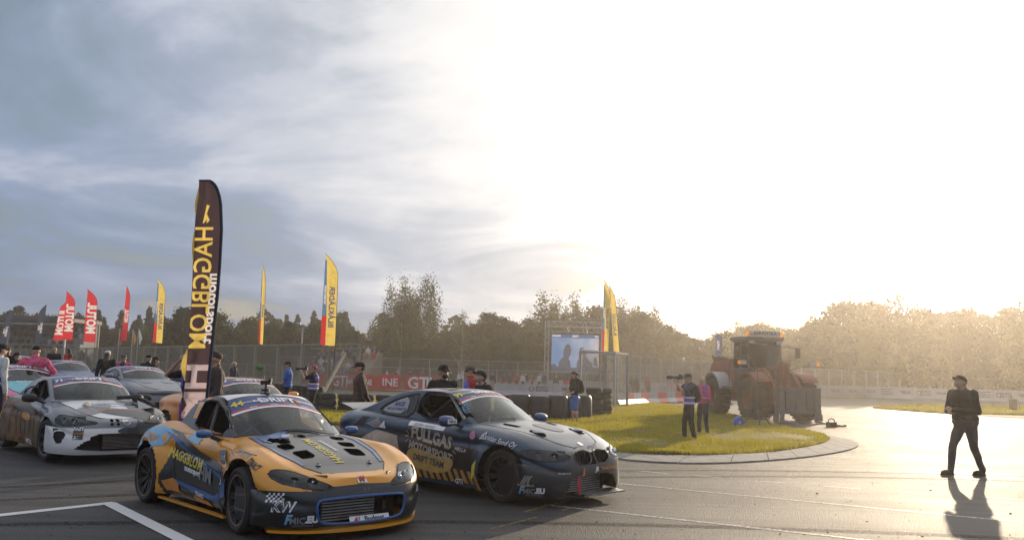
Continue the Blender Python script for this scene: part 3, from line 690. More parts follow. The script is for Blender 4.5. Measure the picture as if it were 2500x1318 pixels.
barrier_row([(29, 92), (36, 97), (46, 97.5), (66, 93)], ['', 'J', '', '', 'T', 'T', 'T', 'B', 'T', 'J', 'P', 'J', 'B', 'J', 'T', '', 'J', 'T', 'B'], BW2, -.135, .75, 'on the far side of the track on the right', 1.35)
# red and white blocks
RB = {c_: barrier_mesh('shell', 1.3, .8, M[c_], False) for c_ in ('red_plastic', 'white_plastic')}
RB2 = {c_: barrier_mesh('shell', 1.6, 1.15, M[c_], False) for c_ in ('red_plastic', 'white_plastic')}
def rw_row(pts, n_, mm, where, pat='wr'):
    P = resample([Vector((p[0], p[1], 0)) for p in pts], n_ + 1)
    for k in range(n_):
        a, b = P[k], P[k + 1]; cc = 'red' if pat[k % len(pat)] == 'r' else 'white'
        r_ = bpy.data.objects.new('barrier_block', mm[cc + '_plastic']); link(r_); r_.location = (a + b) / 2; r_.rotation_euler = (0, 0, atan2(b.y - a.y, b.x - a.x))
        L0 = 1.3 if mm is RB else 1.6; r_.scale = ((b - a).length / L0, 1, 1)
        tag(r_, cc + ' plastic barrier block ' + where, 'barrier', cc + ' blocks ' + where)
rw_row([(5.9, 47.5), (8.5, 53), (12.5, 59.5), (19, 70)], 17, RB, 'along the foot of the chain-link fence')
rw_row([(-4.6, 98), (0, 98), (12, 99), (22, 106)], 16, RB2, 'in front of the far spectators', 'wwrw')
rw_row([(14, 112), (40, 118)], 14, RB2, 'far beyond the chain-link fence')
# red advertising banners
M['red_banner'] = mat('red_banner', (0.50, 0.055, 0.04), .6, var=.15, scale=1.5)
def ad_banner(a, b, H, txts, label):
    a = Vector(a); b = Vector(b); r_ = empty('advertising_banner', a, atan2(b.y - a.y, b.x - a.x), label, 'banner'); Ln = (b - a).length
    mb = MB(); n_ = int(Ln / .4); V = []
    for k in range(n_ + 1):
        x = Ln * k / n_; d = .03 * sin(x * 4)
        V += [(x, d, .06), (x, d, H), (x, d + .02, H), (x, d + .02, .06)]
    mb.add(V, [(4 * k + e, 4 * k + 4 + e, 4 * k + 4 + (e + 1) % 4, 4 * k + (e + 1) % 4) for k in range(n_) for e in range(4)]); mb.build('sheet', M['red_banner'], r_)
    for s_, x, sz in txts: put_text(s_, sz, M['white'], (x, -.045, H * .48), (1, 0, 0), (0, 0, 1), r_, bold=.02 * sz, align='LEFT')
    return r_
ad_banner((-17.8, 76, 0), (-10.4, 70.6, 0), 1.25, [('GTI', 3.2, 1.25), ('MAGAZINE', 4.9, .62)], 'red banner with white GTI MAGAZINE lettering seen through the mesh fence')
ad_banner((-10.9, 72.2, 0), (-9.0, 72, 0), 1.3, [('INE', .25, .9)], 'short red banner piece with the letters INE')
ad_banner((-8.75, 72, 0), (-5.4, 71.6, 0), 1.3, [('GTI', .25, 1.35), ('MAG', 1.85, .95)], 'red banner with large white GTI MAG lettering left of the man in black')

# ---------------------------------------------------------------- tyre walls
M['rubber'] = mat('tyre_rubber', (0.022, 0.022, 0.024), 0.75, var=.25, scale=5, bump=.4, bscale=30)
M['rubber_dusty'] = mat('dusty_rubber', (0.045, 0.040, 0.036), 0.85, var=.3, scale=4, bump=.3)
def tyre_mesh(R_=.33, w=.23, hole=.19, mt='rubber', seg=20):
    mb = MB(); mb.lathe([(hole, -w * .42), (R_ * .80, -w / 2), (R_ * .96, -w * .42), (R_, -w * .25), (R_, w * .25), (R_ * .96, w * .42), (R_ * .8, w / 2), (hole, w * .42)], 'Z', (0, 0, w / 2), seg)
    return mb.mesh('tyre', M[mt], True)
TY = tyre_mesh()
def tyre_stack(x, y, n_, label, group):
    r_ = empty('tyre_stack', (x, y, 0), rnd.uniform(0, 6), label, 'tyre stack', group)
    for k in range(n_):
        o = bpy.data.objects.new('tyre', TY); link(o, r_); o.location = (rnd.uniform(-.02, .02), rnd.uniform(-.02, .02), k * .232); o.rotation_euler = (rnd.uniform(-.03, .03), rnd.uniform(-.03, .03), rnd.uniform(0, 6))
    return r_
P = resample([G(560, 972), G(700, 990), G(800, 1004), G(945, 1008), G(1100, 1016)], 26)
for k, p in enumerate(P): tyre_stack(p.x, p.y, 4 if k < 17 else 3, 'tall black tyre stack in the wall behind the orange car' if k < 17 else 'low black tyre stack in the wall behind the dark coupe roof', 'tyre stacks behind the cars' if k < 17 else 'low tyre stacks behind the cars')
M['tarp'] = mat('black_tarp', (0.011, 0.013, 0.018), .5, var=.3, scale=3, bump=.5, bscale=6)
def cover_mesh():
    mb = MB(); r_ = random.Random(3); prof = [(.41, 0), (.42, .25), (.405, .55), (.39, .78), (.33, .86), (.15, .88), (0, .885)]
    V = []; n_ = 20
    for r0, h in prof:
        for k in range(n_):
            t = 2 * pi * k / n_; rr = r0 * (1 + .03 * sin(5 * t + h * 3) + .015 * sin(11 * t)); V.append((rr * cos(t), rr * sin(t), h))
    mb.add(V, [(i * n_ + k, i * n_ + (k + 1) % n_, (i + 1) * n_ + (k + 1) % n_, (i + 1) * n_ + k) for i in range(len(prof) - 1) for k in range(n_)])
    return mb.mesh('cover', M['tarp'], True)
CV = cover_mesh()
P = [G(1232, 1021), G(1272, 1024), G(1324, 1025), G(1372, 1025), G(1418, 1023)]
P = resample(P, 6)
for k, p in enumerate(P):
    o = bpy.data.objects.new('covered_tyre_stack', CV); link(o); o.location = p; o.rotation_euler = (0, 0, k * 1.3); o.scale = (1, 1, 1 + .04 * (k % 2))
    tag(o, 'tarp-wrapped tyre stack in the short row behind the dark coupe bonnet', 'tyre stack', 'tarp wrapped tyre stacks')
for q, (x, y, n_) in enumerate(((1474, 1016, 5), (1450, 1018, 5))):
    p = G(x, y); tyre_stack(p.x, p.y, n_, ('right' if q == 0 else 'left') + ' one of the two tall tyre stacks at the fence corner', None)
for q in range(4): p = G(1428 - q * 22, 1008 - q); tyre_stack(p.x, p.y, 3, 'bare low tyre stack behind the backpack photographer', 'bare low tyre stacks')

# ---------------------------------------------------------------- feather flags
def cloth(name, col, rough=.7):
    m_, t, b = new_mat(name); tcn = node(t, 'ShaderNodeTexCoord'); nz = node(t, 'ShaderNodeTexNoise', i_Scale=4.0, i_Detail=3.0); t.links.new(tcn.outputs['Object'], nz.inputs['Vector'])
    cc = ramp(t, nz.outputs[0], [(.3, [c * .9 for c in col]), (.7, [min(1, c * 1.1) for c in col])]); t.links.new(cc, b.inputs['Base Color']); b.inputs['Roughness'].default_value = rough; b.inputs['Specular IOR Level'].default_value = .2
    tr = node(t, 'ShaderNodeBsdfTranslucent'); t.links.new(cc, tr.inputs[0]); mx = node(t, 'ShaderNodeMixShader', i_Fac=.4); t.links.new(b.outputs[0], mx.inputs[1]); t.links.new(tr.outputs[0], mx.inputs[2]); t.links.new(mx.outputs[0], t.nodes['Material Output'].inputs[0])
    return m_
for nm, c_ in (('f_yellow', (.92, .68, .16)), ('f_red', (.72, .035, .05)), ('f_blue', (.13, .24, .42)), ('f_navy', (.045, .06, .10)), ('f_black', (.085, .055, .062)), ('f_white', (.90, .88, .86)), ('f_bluetext', (.10, .13, .25)), ('f_orange', (.75, .35, .08)), ('f_pale', (.62, .52, .55))): M[nm] = cloth(nm[2:] + '_flag_cloth', c_)
M['pole'] = mat('black_pole', (.03, .03, .035), .4); M['pole_white'] = mat('pale_pole', (.6, .6, .6), .4)
def feather(label, foot, z0, H, W, rz, bands, texts, side=1, lean=0.0, group=None, pole='pole', wave=.04, seed=0, sx=1.0, tb=.03, toff=.02):
    """side=1: pole on the right edge seen from the front (-Y), -1: on the left. bands=[(width fraction, height fraction, material)]"""
    r_ = empty('feather_flag', foot, rz, label, 'flag', group)
    def edge(t):
        o_ = ((t - .74) / .26) ** 2.0 * W * .95 if t > .74 else 0; return -side * o_
    def surf(u_, t):     # u_: 0 pole edge .. 1 free edge
        x0 = edge(t); xf = -side * W * (1.0 - .10 * t); x = x0 + (xf - x0) * u_
        if (xf - x0) * -side < 0: x = x0
        return (x + lean * t * H, wave * sin(u_ * 3.2 + t * 5 + seed) * min(1, u_ * 3) * (1.1 - t * .5), z0 + t * H + (1 - t) * .0 - (1 - u_) * 0.0 + u_ * (.06 if t < .01 else 0))
    nv = 40; T = [1 - (1 - k / nv) ** 1.15 for k in range(nv + 1)]
    NT = 26
    outline = [(0.0, k / NT) for k in range(NT + 1)] + [(1.0, k / NT) for k in range(NT, -1, -1)]
    inner = [(i / 6, k / NT) for i in range(1, 6) for k in range(1, NT)]
    bnd = [([(u0, t0), (u1, t0), (u1, t1), (u0, t1)], mt) for (u0, u1, t0, t1, mt) in bands]
    prints = []
    # pole, bent over the top of the cloth
    pts = [(0, 0, 0), (0, 0, z0)] + [(surf(0, t_)[0] + side * .012, 0, z0 + t_ * H) for t_ in T[1:]]
    mb = MB(); mb.tube(pts, [.022] * 2 + [.02 - .012 * k / len(T) for k in range(len(pts) - 2)], n=6); mb.build('pole', M[pole], r_, True)
    for (s_, size, u_c, t_c, mt, direction, mirror) in texts:
        tv, tf = text_mesh(s_, size, bold=tb * size, res=2, sx=sx)
        out_ = []
        for a, b in tv:
            if direction == 'up': dt, dx = a, -b
            else: dt, dx = -a, b
            if mirror: dx = -dx
            out_.append((min(max(u_c - side * dx / W, .01), .99), min(max(t_c + dt / H, .01), .99)))
        prints.append(((out_, tf), mt))
    printed_cloth(r_, outline, inner, bnd, prints, surf)
    return r_
def flag_at(x, ytop, ybot, Y, wpx, **kw):
    a = at(x, ytop, Y); b = at(x, ybot, Y); return feather(foot=(b.x, Y, 0), z0=b.z, H=a.z - b.z, W=wpx / F_PX * Y, **kw)
YB = lambda: [(0, .68, 0, 1, 'f_yellow'), (.68, 1, 0, .32, 'f_red'), (.68, 1, .32, .93, 'f_blue')]
for (x, yt, yb, Y, w, lab, rz) in ((818, 619, 845, 46.5, 36, 'yellow BLAKLADER feather flag nearest on the left fence, widest of them', 0.0), (642, 645, 841, 56.5, 11, 'yellow BLAKLADER feather flag turned edge-on, second from the right on the left fence', 0.0), (396, 681, 838, 69.5, 23, 'yellow BLAKLADER feather flag left of the black team banner', 0.0)):
    H_ = at(x, yt, Y).z - at(x, yb, Y).z; W_ = w / F_PX * Y
    flag_at(x, yt, yb, Y, w, label=lab, rz=rz, bands=YB(), texts=[('BLÅKLÄDER', W_ * .52, .38, .42, 'f_bluetext', 'up', True), ('WORKWEAR', W_ * .22, .86, .55, 'f_white', 'up', True)], lean=-.012 if w > 15 else -.02)
flag_at(1486, 683, 866, 61, 17, label='taller left one of the two yellow feather flags by the fence corner, red lower edge', rz=0, bands=YB(), texts=[('BLÅKLÄDER', .26, .36, .48, 'f_bluetext', 'up', True), ('WORKWEAR', .13, .86, .55, 'f_white', 'up', True)], lean=.012, side=1)
flag_at(1513, 697, 872, 62, 14, label='right one of the two yellow feather flags by the fence corner, leaning', rz=0, bands=[(0, .8, 0, 1, 'f_yellow'), (.8, 1, 0, 1, 'f_yellow')], texts=[('BLÅKLÄDER', .30, .55, .45, 'f_bluetext', 'up', True)], lean=-.085, side=1)
RBd = [(0, 1, 0, 1, 'f_red')]
for (x, yt, yb, Y, w, side, mir, lab, ln) in ((129, 729, 831, 92, 24, -1, False, 'red MOTUL feather flag leaning right, furthest left of the red ones', .13), (177, 711, 830, 90, 25, 1, True, 'darker red MOTUL feather flag just right of the leaning one', -.02), (232, 706, 836, 84.5, 28, 1, True, 'broad red MOTUL feather flag hanging full face', -.03), (309, 697, 832, 80, 12, 1, True, 'narrow red MOTUL feather flag turned half edge-on', 0.0)):
    W_ = w / F_PX * Y
    flag_at(x, yt, yb, Y, w, label=lab, rz=0, bands=RBd, texts=[('MOTUL', W_ * 1.12, .50, .45, 'f_white', 'up', mir), ('AUTOMAX', W_ * .2, .5, .03, 'f_white', 'flat', mir)][:1], side=side, lean=ln, wave=.03, sx=.70, tb=.045, toff=.035)
for (x, yt, yb, Y, w, lab, ln) in ((84, 742, 842, 96, 17, 'dark AJO EVENTS feather flag in front of the grandstand', .05), (-4, 754, 848, 98, 17, 'grey AJO EVENTS feather flag at the left edge of the photo', .14)):
    W_ = w / F_PX * Y
    flag_at(x, yt, yb, Y, w, label=lab, rz=0, bands=[(0, 1, 0, 1, 'f_navy')], texts=[('AJO', W_ * .42, .30, .42, 'f_white', 'up', False), ('EVENTS', W_ * .42, .68, .42, 'f_white', 'up', False)], side=-1, lean=ln)
flag_at(1760, 812, 868, 44.5, 14, label='small dark DRIFT flag standing behind the loudspeaker left of the loader', rz=0, bands=[(0, 1, 0, 1, 'f_bluetext')], texts=[('DRIFT', .18, .5, .45, 'f_white', 'up', False)], side=1, lean=.03)

# ---------------------------------------------------------------- flagpoles, floodlight
for x, yt, mt, lab in ((293, 801, None, 'bare slim flagpole, first of the three behind the left fence'), (325, 804, 'f_orange', 'slim flagpole with a drooping orange flag'), (339, 801, 'f_white', 'slim flagpole with a drooping white flag')):
    p = at(x, yt, 105); r_ = empty('flagpole', (p.x, 105, 0), 0, lab, 'flagpole')
    mb = MB(); mb.cyl((0, 0, 0), (0, 0, p.z), .06, .04); mb.build('pole', M['pole_white'], r_)
    V = [(.05 + .5 * k / 4 , .08 * sin(k), p.z - .1 - .28 * k) for k in range(5)] + [(.05 + .22 * k / 4, .08 * sin(k + 1), p.z - .9 - .3 * k) for k in range(5)]
    mb = MB(); mb.add(V, [(k, k + 1, k + 6, k + 5) for k in range(4)]); mb.build('flag_cloth', M[mt or 'f_red'], r_)
p = at(739, 795, 78); r_ = empty('floodlight_mast', (p.x, 78, 0), 0, 'pale lamp mast with a cluster of floodlights above the left fence', 'lamp mast')
mb = MB(); mb.cyl((0, 0, 0), (0, 0, p.z), .10, .07); mb.build('mast', M['galv'], r_)
for k in range(3): mb = MB(); mb.box((-.35 + .35 * k, -.1, p.z + .1 - .12 * k), (.34, .25, .28), Matrix.Rotation(.5, 3, 'X') @ Matrix.Rotation(.4 * k, 3, 'Z')); mb.build('floodlight', M['galv'], r_)

# ---------------------------------------------------------------- grandstand
M['roof_dark'] = mat('dark_roof', (.07, .075, .085), .6); M['cream'] = mat('cream_sheeting', (.34, .30, .24), .8); M['seat_grey'] = mat('grey_boards', (.28, .29, .30), .8)
gs = empty('grandstand', (-75, 132, 0), -.10, 'roofed grandstand full of spectators behind the left fence', 'grandstand')
gx1 = 7.5
mb = MB(); mb.box((-20, 3.5, 8.0), (55 , 9.5, .55)); mb.build('roof', M['roof_dark'], gs)
mb = MB(); mb.box((-20, -1.1, 8.15), (55.2, .3, .75)); mb.build('fascia', M['roof_dark'], gs)
mb = MB(); mb.box((-20, -1.0, 7.3), (55, .2, .22)); mb.build('gutter', M['white_plastic'], gs)
mb = MB(); mb.box((-20, 8, 4.2), (54.6, .3, 7)); mb.build('back_wall', M['cream'], gs)
for k in range(8): mb = MB(); mb.box((-20, 1 + k * .9, .9 + k * .5), (54.4, .9, 1.0 + k)); mb.build('seat_tier', M['seat_grey'], gs)
for x in (-46, -35, -24, -13, -2, 7.2): mb = MB(); mb.box((x, -.8, 4), (.28, .28, 8)); mb.build('column', M['white_plastic'], gs)
for nm, c_ in (('c_navy', (.03, .035, .06)), ('c_black', (.018, .018, .02)), ('c_grey', (.16, .16, .17)), ('c_white', (.6, .6, .58)), ('c_red', (.4, .04, .04)), ('c_pink', (.55, .10, .22)), ('c_blue', (.05, .14, .36)), ('c_brown', (.07, .05, .04)), ('c_tan', (.3, .22, .14)), ('c_jeans', (.028, .035, .055)), ('c_orange', (.55, .16, .05)), ('c_purple', (.12, .08, .32))): M[nm] = mat(nm[2:] + '_fabric', c_, .85, var=.2, scale=14, bump=.5, bscale=25, spec=.2)
M['skin'] = mat('skin', (.46, .27, .19), .55, var=.08); M['hair_dark'] = mat('dark_hair', (.05, .03, .02), .7, var=.3, scale=40); M['hair_blond'] = mat('blond_hair', (.45, .32, .16), .6, var=.3, scale=40)
def crowd(name, spots, seed, label, parent=None):
    r_ = random.Random(seed); mb = MB(); mats = ['c_navy', 'c_black', 'c_grey', 'c_white', 'c_red', 'c_blue', 'c_brown', 'c_tan', 'skin', 'hair_dark']
    for (x, y, z) in spots:
        mb.mi = r_.choice([0, 0, 1, 1, 1, 2, 3, 4, 5, 6, 6, 7]); h = r_.uniform(.85, 1.0)
        mb.cyl((x, y, z), (x, y, z + h * .55), .2, .24, n=6); mb.cyl((x, y, z + h * .55), (x + r_.uniform(-.04, .04), y, z + h * .78), .24, .1, n=6)
        mb.bar((x - .24, y, z + h * .65), (x - .28, y - .1, z + h * .3), .1); mb.bar((x + .24, y, z + h * .65), (x + .28, y - .1, z + h * .3), .1)
        mb.mi = 8; mb.ell((x, y - .02, z + h * .9), (.10, .11, .13), 6, 5); mb.mi = 9; mb.ell((x, y + .02, z + h * .93), (.11, .11, .12), 6, 4)
    o = mb.build(name, [M[q] for q in mats]); tag(o, label, 'crowd', kind='stuff'); return o
sp = []
for k in range(8):
    for j in range(85):
        if rnd.random() < .75:
            q = Matrix.Rotation(-.10, 3, 'Z') @ Vector((-45 + j * .61 + rnd.uniform(-.15, .15), .9 + k * .9, 0)); sp.append((-75 + q.x, 132 + q.y, 1.4 + k))
crowd('spectator_crowd', sp, 5, 'packed crowd of spectators seated in the roofed grandstand')
# open spectator bank behind the left fence
bk = MB(); bk.prism([(85, 0), (98, 0), (98, 3.6), (96, 3.6)], -21, -14.5, 'X'); M['earth'] = mat('trodden_earth', (.13, .11, .08), .95, var=.3)
tag(bk.build('spectator_bank', M['earth']), kind='structure')
sp = [(x_ + rnd.uniform(-.2, .2), 86 + k * 1.3, .35 + k * .42) for k in range(8) for x_ in np.arange(-20.6, -14.6, .62) if rnd.random() < .8]
crowd('spectator_crowd', sp, 8, 'crowd standing on the bank behind the end of the left mesh fence')

# ---------------------------------------------------------------- video screen
def scr_mat():
    m_, t, b = new_mat('screen_sky'); tcn = node(t, 'ShaderNodeTexCoord'); sp_ = node(t, 'ShaderNodeSeparateXYZ'); t.links.new(tcn.outputs['Object'], sp_.inputs[0])
    nz = node(t, 'ShaderNodeTexNoise', i_Scale=.7, i_Detail=5.0); t.links.new(tcn.outputs['Object'], nz.inputs['Vector'])
    f = math_(t, 'ADD', math_(t, 'MULTIPLY_ADD', sp_.outputs[0], .11, .5), math_(t, 'MULTIPLY_ADD', nz.outputs[0], .9, -.45))
    cc = ramp(t, f, [(0.1, (.05, .17, .42)), (.5, (.20, .30, .46)), (.95, (.60, .58, .70))])
    b.inputs['Base Color'].default_value = (.01, .01, .01, 1); t.links.new(cc, b.inputs['Emission Color']); b.inputs['Emission Strength'].default_value = .8; return m_
def emit(name, c_, s_=1.0):
    m_, t, b = new_mat(name); b.inputs['Base Color'].default_value = (.01, .01, .01, 1); b.inputs['Emission Color'].default_value = (*c_, 1); b.inputs['Emission Strength'].default_value = s_; return m_
SY = 84; sa = at(1347, 815, SY); sb = at(1462, 897, SY); sw = sb.x - sa.x; sh = sa.z - sb.z + .6
scx = (sa.x + sb.x) / 2; sz1 = sa.z; sz0 = sa.z - sh
ls = empty('video_screen', (scx, SY, 0), .06, 'large LED video screen in a truss frame showing two people talking', 'video screen')
mb = MB(); mb.box((0, .08, (sz0 + sz1) / 2), (sw, .14, sh)); mb.build('cabinet', M['pole'], ls)
hb = .09 * sh
mb = MB(); mb.box((0, 0, sz0 + (sh - hb) / 2), (sw, .01, sh - hb)); mb.build('picture', scr_mat(), ls)
mb = MB(); mb.box((0, -.001, sz1 - hb / 2), (sw, .012, hb)); mb.build('title_bar', emit('screen_navy', (.02, .07, .17)), ls)
dk = emit('screen_dark', (.045, .055, .085)); wt = emit('screen_white', (.7, .7, .75)); pk = emit('screen_pink', (.6, .22, .25)); og = emit('screen_orange', (.55, .38, .28))
def scr_poly(pts, mt, d):
    mb = MB(); mb.prism([((u_ - .5) * sw, sz0 + v_ * (sh - hb)) for u_, v_ in pts], -.006 - d, -.002 - d, 'Y'); mb.build('picture_shape', mt, ls)
scr_poly([(.0, 0), (0, .22), (.06, .26), (.12, .18), (.2, .14), (1, .18), (1, 0)], dk, .004)
scr_poly([(.14, 0), (.16, .3), (.22, .42), (.26, .46), (.25, .56), (.27, .7), (.3, .8), (.36, .83), (.4, .78), (.41, .68), (.45, .67), (.41, .64), (.41, .56), (.38, .46), (.36, .42), (.4, .32), (.42, 0)], dk, .010)
scr_poly([(.52, 0), (.54, .32), (.57, .4), (.58, .6), (.6, .72), (.66, .75), (.7, .68), (.73, .5), (.78, .38), (.86, .3), (.88, 0)], dk, .012)
scr_poly([(.7, .45), (.69, .68), (.73, .72), (.75, .4)], pk, .006); scr_poly([(.56, .42), (.57, .56), (.59, .5), (.58, .38)], pk, .006)
scr_poly([(.92, .9), (.95, .88), (1, .5), (1, .2), (.97, .2)], og, .006); scr_poly([(.88, .25), (.9, .45), (.95, .48), (.98, .2)], dk, .008)
for s_, x_ in (('DRIFT', .0), ('FALKEN', -.40), ('DG', .45)): put_text(s_, hb * .7, wt, (x_ * sw, -.012, sz1 - hb / 2), (1, 0, 0), (0, 0, 1), ls, bold=.01)
M['truss'] = mat('aluminium_truss', (.42, .40, .37), .4, metal=.5)
def truss(a, b, w, name, par, step=.45):
    a = Vector(a); b = Vector(b); d = (b - a); n_ = max(2, int(d.length / step)); d.normalize(); x = d.orthogonal().normalized() if abs(d.z) < .9 else Vector((1, 0, 0)); y = d.cross(x); x = y.cross(d)
    mb = MB(); cs = [(x * s1 + y * s2) * w / 2 for s1, s2 in ((-1, -1), (1, -1), (1, 1), (-1, 1))]
    for c_ in cs: mb.cyl(a + c_, b + c_, .03, n=5)
    for k in range(n_):
        p, q = a.lerp(b, k / n_), a.lerp(b, (k + 1) / n_)
        for e in range(4):
            c0, c1 = cs[e], cs[(e + 1) % 4]
            if k % 2: c0, c1 = c1, c0
            mb.cyl(p + c0, q + c1, .018, n=4, caps=False)
    mb.build(name, M['truss'], par)
tw = sw / 2 + .45
for s_ in (-1, 1): truss((s_ * tw, .2, 0), (s_ * tw, .2, sz1 + 1.3), .38, 'upright', ls)
truss((-tw, .2, sz1 + .75), (tw, .2, sz1 + .75), .75, 'cross_truss', ls, .3)
# ================================================================ cars
def polysd(px_, py_, poly):
    """signed distance to a polygon (negative inside), vectorised"""
    n_ = len(poly); d = np.full(px_.shape, 1e9); ins = np.zeros(px_.shape, bool); j = n_ - 1
    for i in range(n_):
        ax, ay = poly[i]; bx, by = poly[j]; ex, ey = bx - ax, by - ay; wx, wy = px_ - ax, py_ - ay
        t = np.clip((wx * ex + wy * ey) / (ex * ex + ey * ey + 1e-12), 0, 1)
        d = np.minimum(d, (wx - ex * t) ** 2 + (wy - ey * t) ** 2)
        c_ = ((ay > py_) != (by > py_)) & (px_ < (bx - ax) * (py_ - ay) / (by - ay + 1e-12) + ax); ins ^= c_; j = i
    d = np.sqrt(d); return np.where(ins, -d, d)
def chaikin(P, it=2):
    for _ in range(it):
        Q = []
        for a, b in zip(P, P[1:] + P[:1]): Q += [(a[0] * .75 + b[0] * .25, a[1] * .75 + b[1] * .25), (a[0] * .25 + b[0] * .75, a[1] * .25 + b[1] * .75)]
        P = Q
    return P
class Grid:
    def __init__(s, P, cell):
        s.ni, s.nj = P.shape[:2]; s.P = P.reshape(-1, 3).copy(); s.cell = cell
        i, j = np.meshgrid(np.arange(s.ni - 1), np.arange(s.nj - 1), indexing='ij'); a = (i * s.nj + j).ravel()
        s.F = np.stack([a, a + s.nj, a + s.nj + 1, a + 1], 1); s.lab = np.zeros(len(s.F), int); s.attr = {}
    def cen(s): return s.P[s.F].mean(1)
    def cut(s, lab, fn, mask=None, snap=True, only=None):
        """faces inside fn get the label; vertices near its outline are pulled onto it"""
        P = s.P; mk = np.ones(len(P), bool) if mask is None else mask(P)
        if snap:
            for _ in range(2):
                d = fn(P); e = 1e-4; g_ = np.stack([(fn(P + np.eye(3)[k] * e) - d) / e for k in range(3)], 1); gl = (g_ ** 2).sum(1) + 1e-9
                near = mk & (np.abs(d) < s.cell * .55) & (gl > .2)
                P[near] -= (g_ * (d / gl)[:, None])[near]
        c_ = s.cen(); m_ = fn(c_) < 0
        if mask is not None: m_ &= mask(c_)
        if only is not None: m_ &= np.isin(s.lab, only)
        s.lab[m_] = lab
    def part(s, lab, name, mt, parent, sides=False):
        F = s.F[s.lab == lab]
        if not len(F): return None
        if sides:
            cy = s.cen()[:, 1]; keep = s.lab.copy()
            for sd in (-1, 1):
                s.lab = np.where((keep == lab) & (cy * sd > 0), lab, -9); s.part(lab, name, mt, parent)
            s.lab = keep; return None
        ids, inv = np.unique(F, return_inverse=True); inv = inv.reshape(F.shape)
        me = bpy.data.meshes.new(name); me.from_pydata([tuple(p) for p in s.P[ids]], [], [tuple(f) for f in inv.tolist()])
        me.validate(); me.materials.append(mt); me.shade_smooth()
        o = bpy.data.objects.new(name, me); link(o, parent)
        # smooth normals of the whole skin, so parts meet without a seam in the shading
        if hasattr(s, 'N'):
            vid = ids
            nl = np.zeros((len(me.loops), 3), np.float32); vi = np.zeros(len(me.loops), np.int32); me.loops.foreach_get('vertex_index', vi); nl = s.N[vid[vi]] if len(me.vertices) == len(ids) else None
            if nl is not None: me.normals_split_custom_set(nl.tolist())
        return o
    def normals(s):
        P = s.P[s.F]; n_ = np.cross(P[:, 2] - P[:, 0], P[:, 3] - P[:, 1]); N_ = np.zeros_like(s.P)
        for k in range(4): np.add.at(N_, s.F[:, k], n_)
        s.N = N_ / (np.linalg.norm(N_, axis=1)[:, None] + 1e-12)

def body_grid(S, cell):
    W, zc, zs, zl = spl(S['W']), spl(S['zc']), spl(S['zs']), spl(S['zl'])
    xf, xr, Lf, Lr, nf, nr = S['xf'], S['xr'], S['Lf'], S['Lr'], S.get('nf', 2.5), S.get('nr', 3.0)
    th = np.linspace(0, 1, int(1.25 * Lf / cell) + 2)
    front = xf - Lf + Lf * np.sin(th[1:] * pi / 2) ** (2 / nf) * 1.0
    front = xf - Lf + Lf * np.minimum(1, np.sin(th[1:] * pi / 2) ** (1.15))
    rear = xr + Lr - Lr * np.sin(np.linspace(0, 1, int(.9 * Lr / cell) + 2)[1:] * pi / 2) ** 1.15
    mid = np.linspace(xr + Lr, xf - Lf, int((xf - Lf - xr - Lr) / cell) + 1)
    xs = np.concatenate([rear[::-1], mid, front])
    e = np.ones_like(xs)
    m_ = xs > xf - Lf; e[m_] = np.maximum(0, 1 - ((xs[m_] - xf + Lf) / Lf) ** nf) ** (1 / nf)
    m_ = xs < xr + Lr; e[m_] = np.maximum(0, 1 - ((xr + Lr - xs[m_]) / Lr) ** nr) ** (1 / nr)
    ins = S.get('ins', .07); Ra = S['Ra']; zw = S['zw']; xw = S['xw']; fl = S['flare']; fw = S.get('fw', .20)
    nt_ = int(.85 / cell); ns_ = int(.75 / cell)
    Tt = np.linspace(0, 1, nt_); Vv = np.linspace(0, 1, ns_ + 1)[1:]
    out_ = np.zeros((len(xs), nt_ + ns_, 3))
    def flr(x, z):
        r_ = 0
        for k in (0, 1): r_ = r_ + fl[k] * (1 - sstep(Ra[k] - .02, Ra[k] + fw, np.hypot(x - xw[k], z - zw)))
        return r_
    Wx, a, b, c_ = W(xs), zc(xs), zs(xs), zl(xs)
    for k, x in enumerate(xs):
        ysh = (Wx[k] - ins + .8 * flr(x, b[k]))
        yt = ysh * Tt; p = S.get('crown', 3.0)
        zt = a[k] - (a[k] - b[k]) * Tt ** p
        zt = zt + S.get('fbump', 0) * np.exp(-((Tt - .84) / .10) ** 2) * sum(np.exp(-((x - xq) / .42) ** 2) for xq in xw)
        zt = zt + S.get('hood', 0) * np.exp(-(Tt / .42) ** 4) * (sstep(xf - .25, xf - .7, x) * sstep(.5, .8, x))
        zv = b[k] + (c_[k] - b[k]) * Vv; dp = b[k] - zv
        f_ = flr(x, zv)
        yv = Wx[k] - ins * np.exp(-dp / .032) - .035 * sstep(.3, .6, dp) * 0 - .06 * np.clip((.26 - zv) / .26, 0, 1) ** 1.5 + f_
        yv = yv - .024 * np.exp(-((dp - S.get('crease', .17)) / .035) ** 2) * sstep(0, .1, e[k] - .5)
        Yv = np.concatenate([yt, yv]); Zv = np.concatenate([zt, zv])
        for _ in range(1):
            Yv[1:-1] = .5 * Yv[1:-1] + .25 * (Yv[2:] + Yv[:-2]); Zv[1:-1] = .5 * Zv[1:-1] + .25 * (Zv[2:] + Zv[:-2])
        out_[k, :, 0] = x; out_[k, :, 1] = Yv * e[k]; out_[k, :, 2] = Zv
    # rake of nose and tail
    rf, rr = spl(S['rakef']), spl(S['raker'])
    w_ = sstep(xf - Lf, xf, out_[..., 0]); out_[..., 0] += rf(out_[..., 2]) * w_
    w_ = sstep(xr + Lr, xr, out_[..., 0]); out_[..., 0] -= rr(out_[..., 2]) * w_
    L_ = out_.copy(); L_ = L_[:, ::-1]; L_[..., 1] *= -1         # right side first
    return Grid(np.concatenate([L_, out_[:, 1:]], 1), cell)

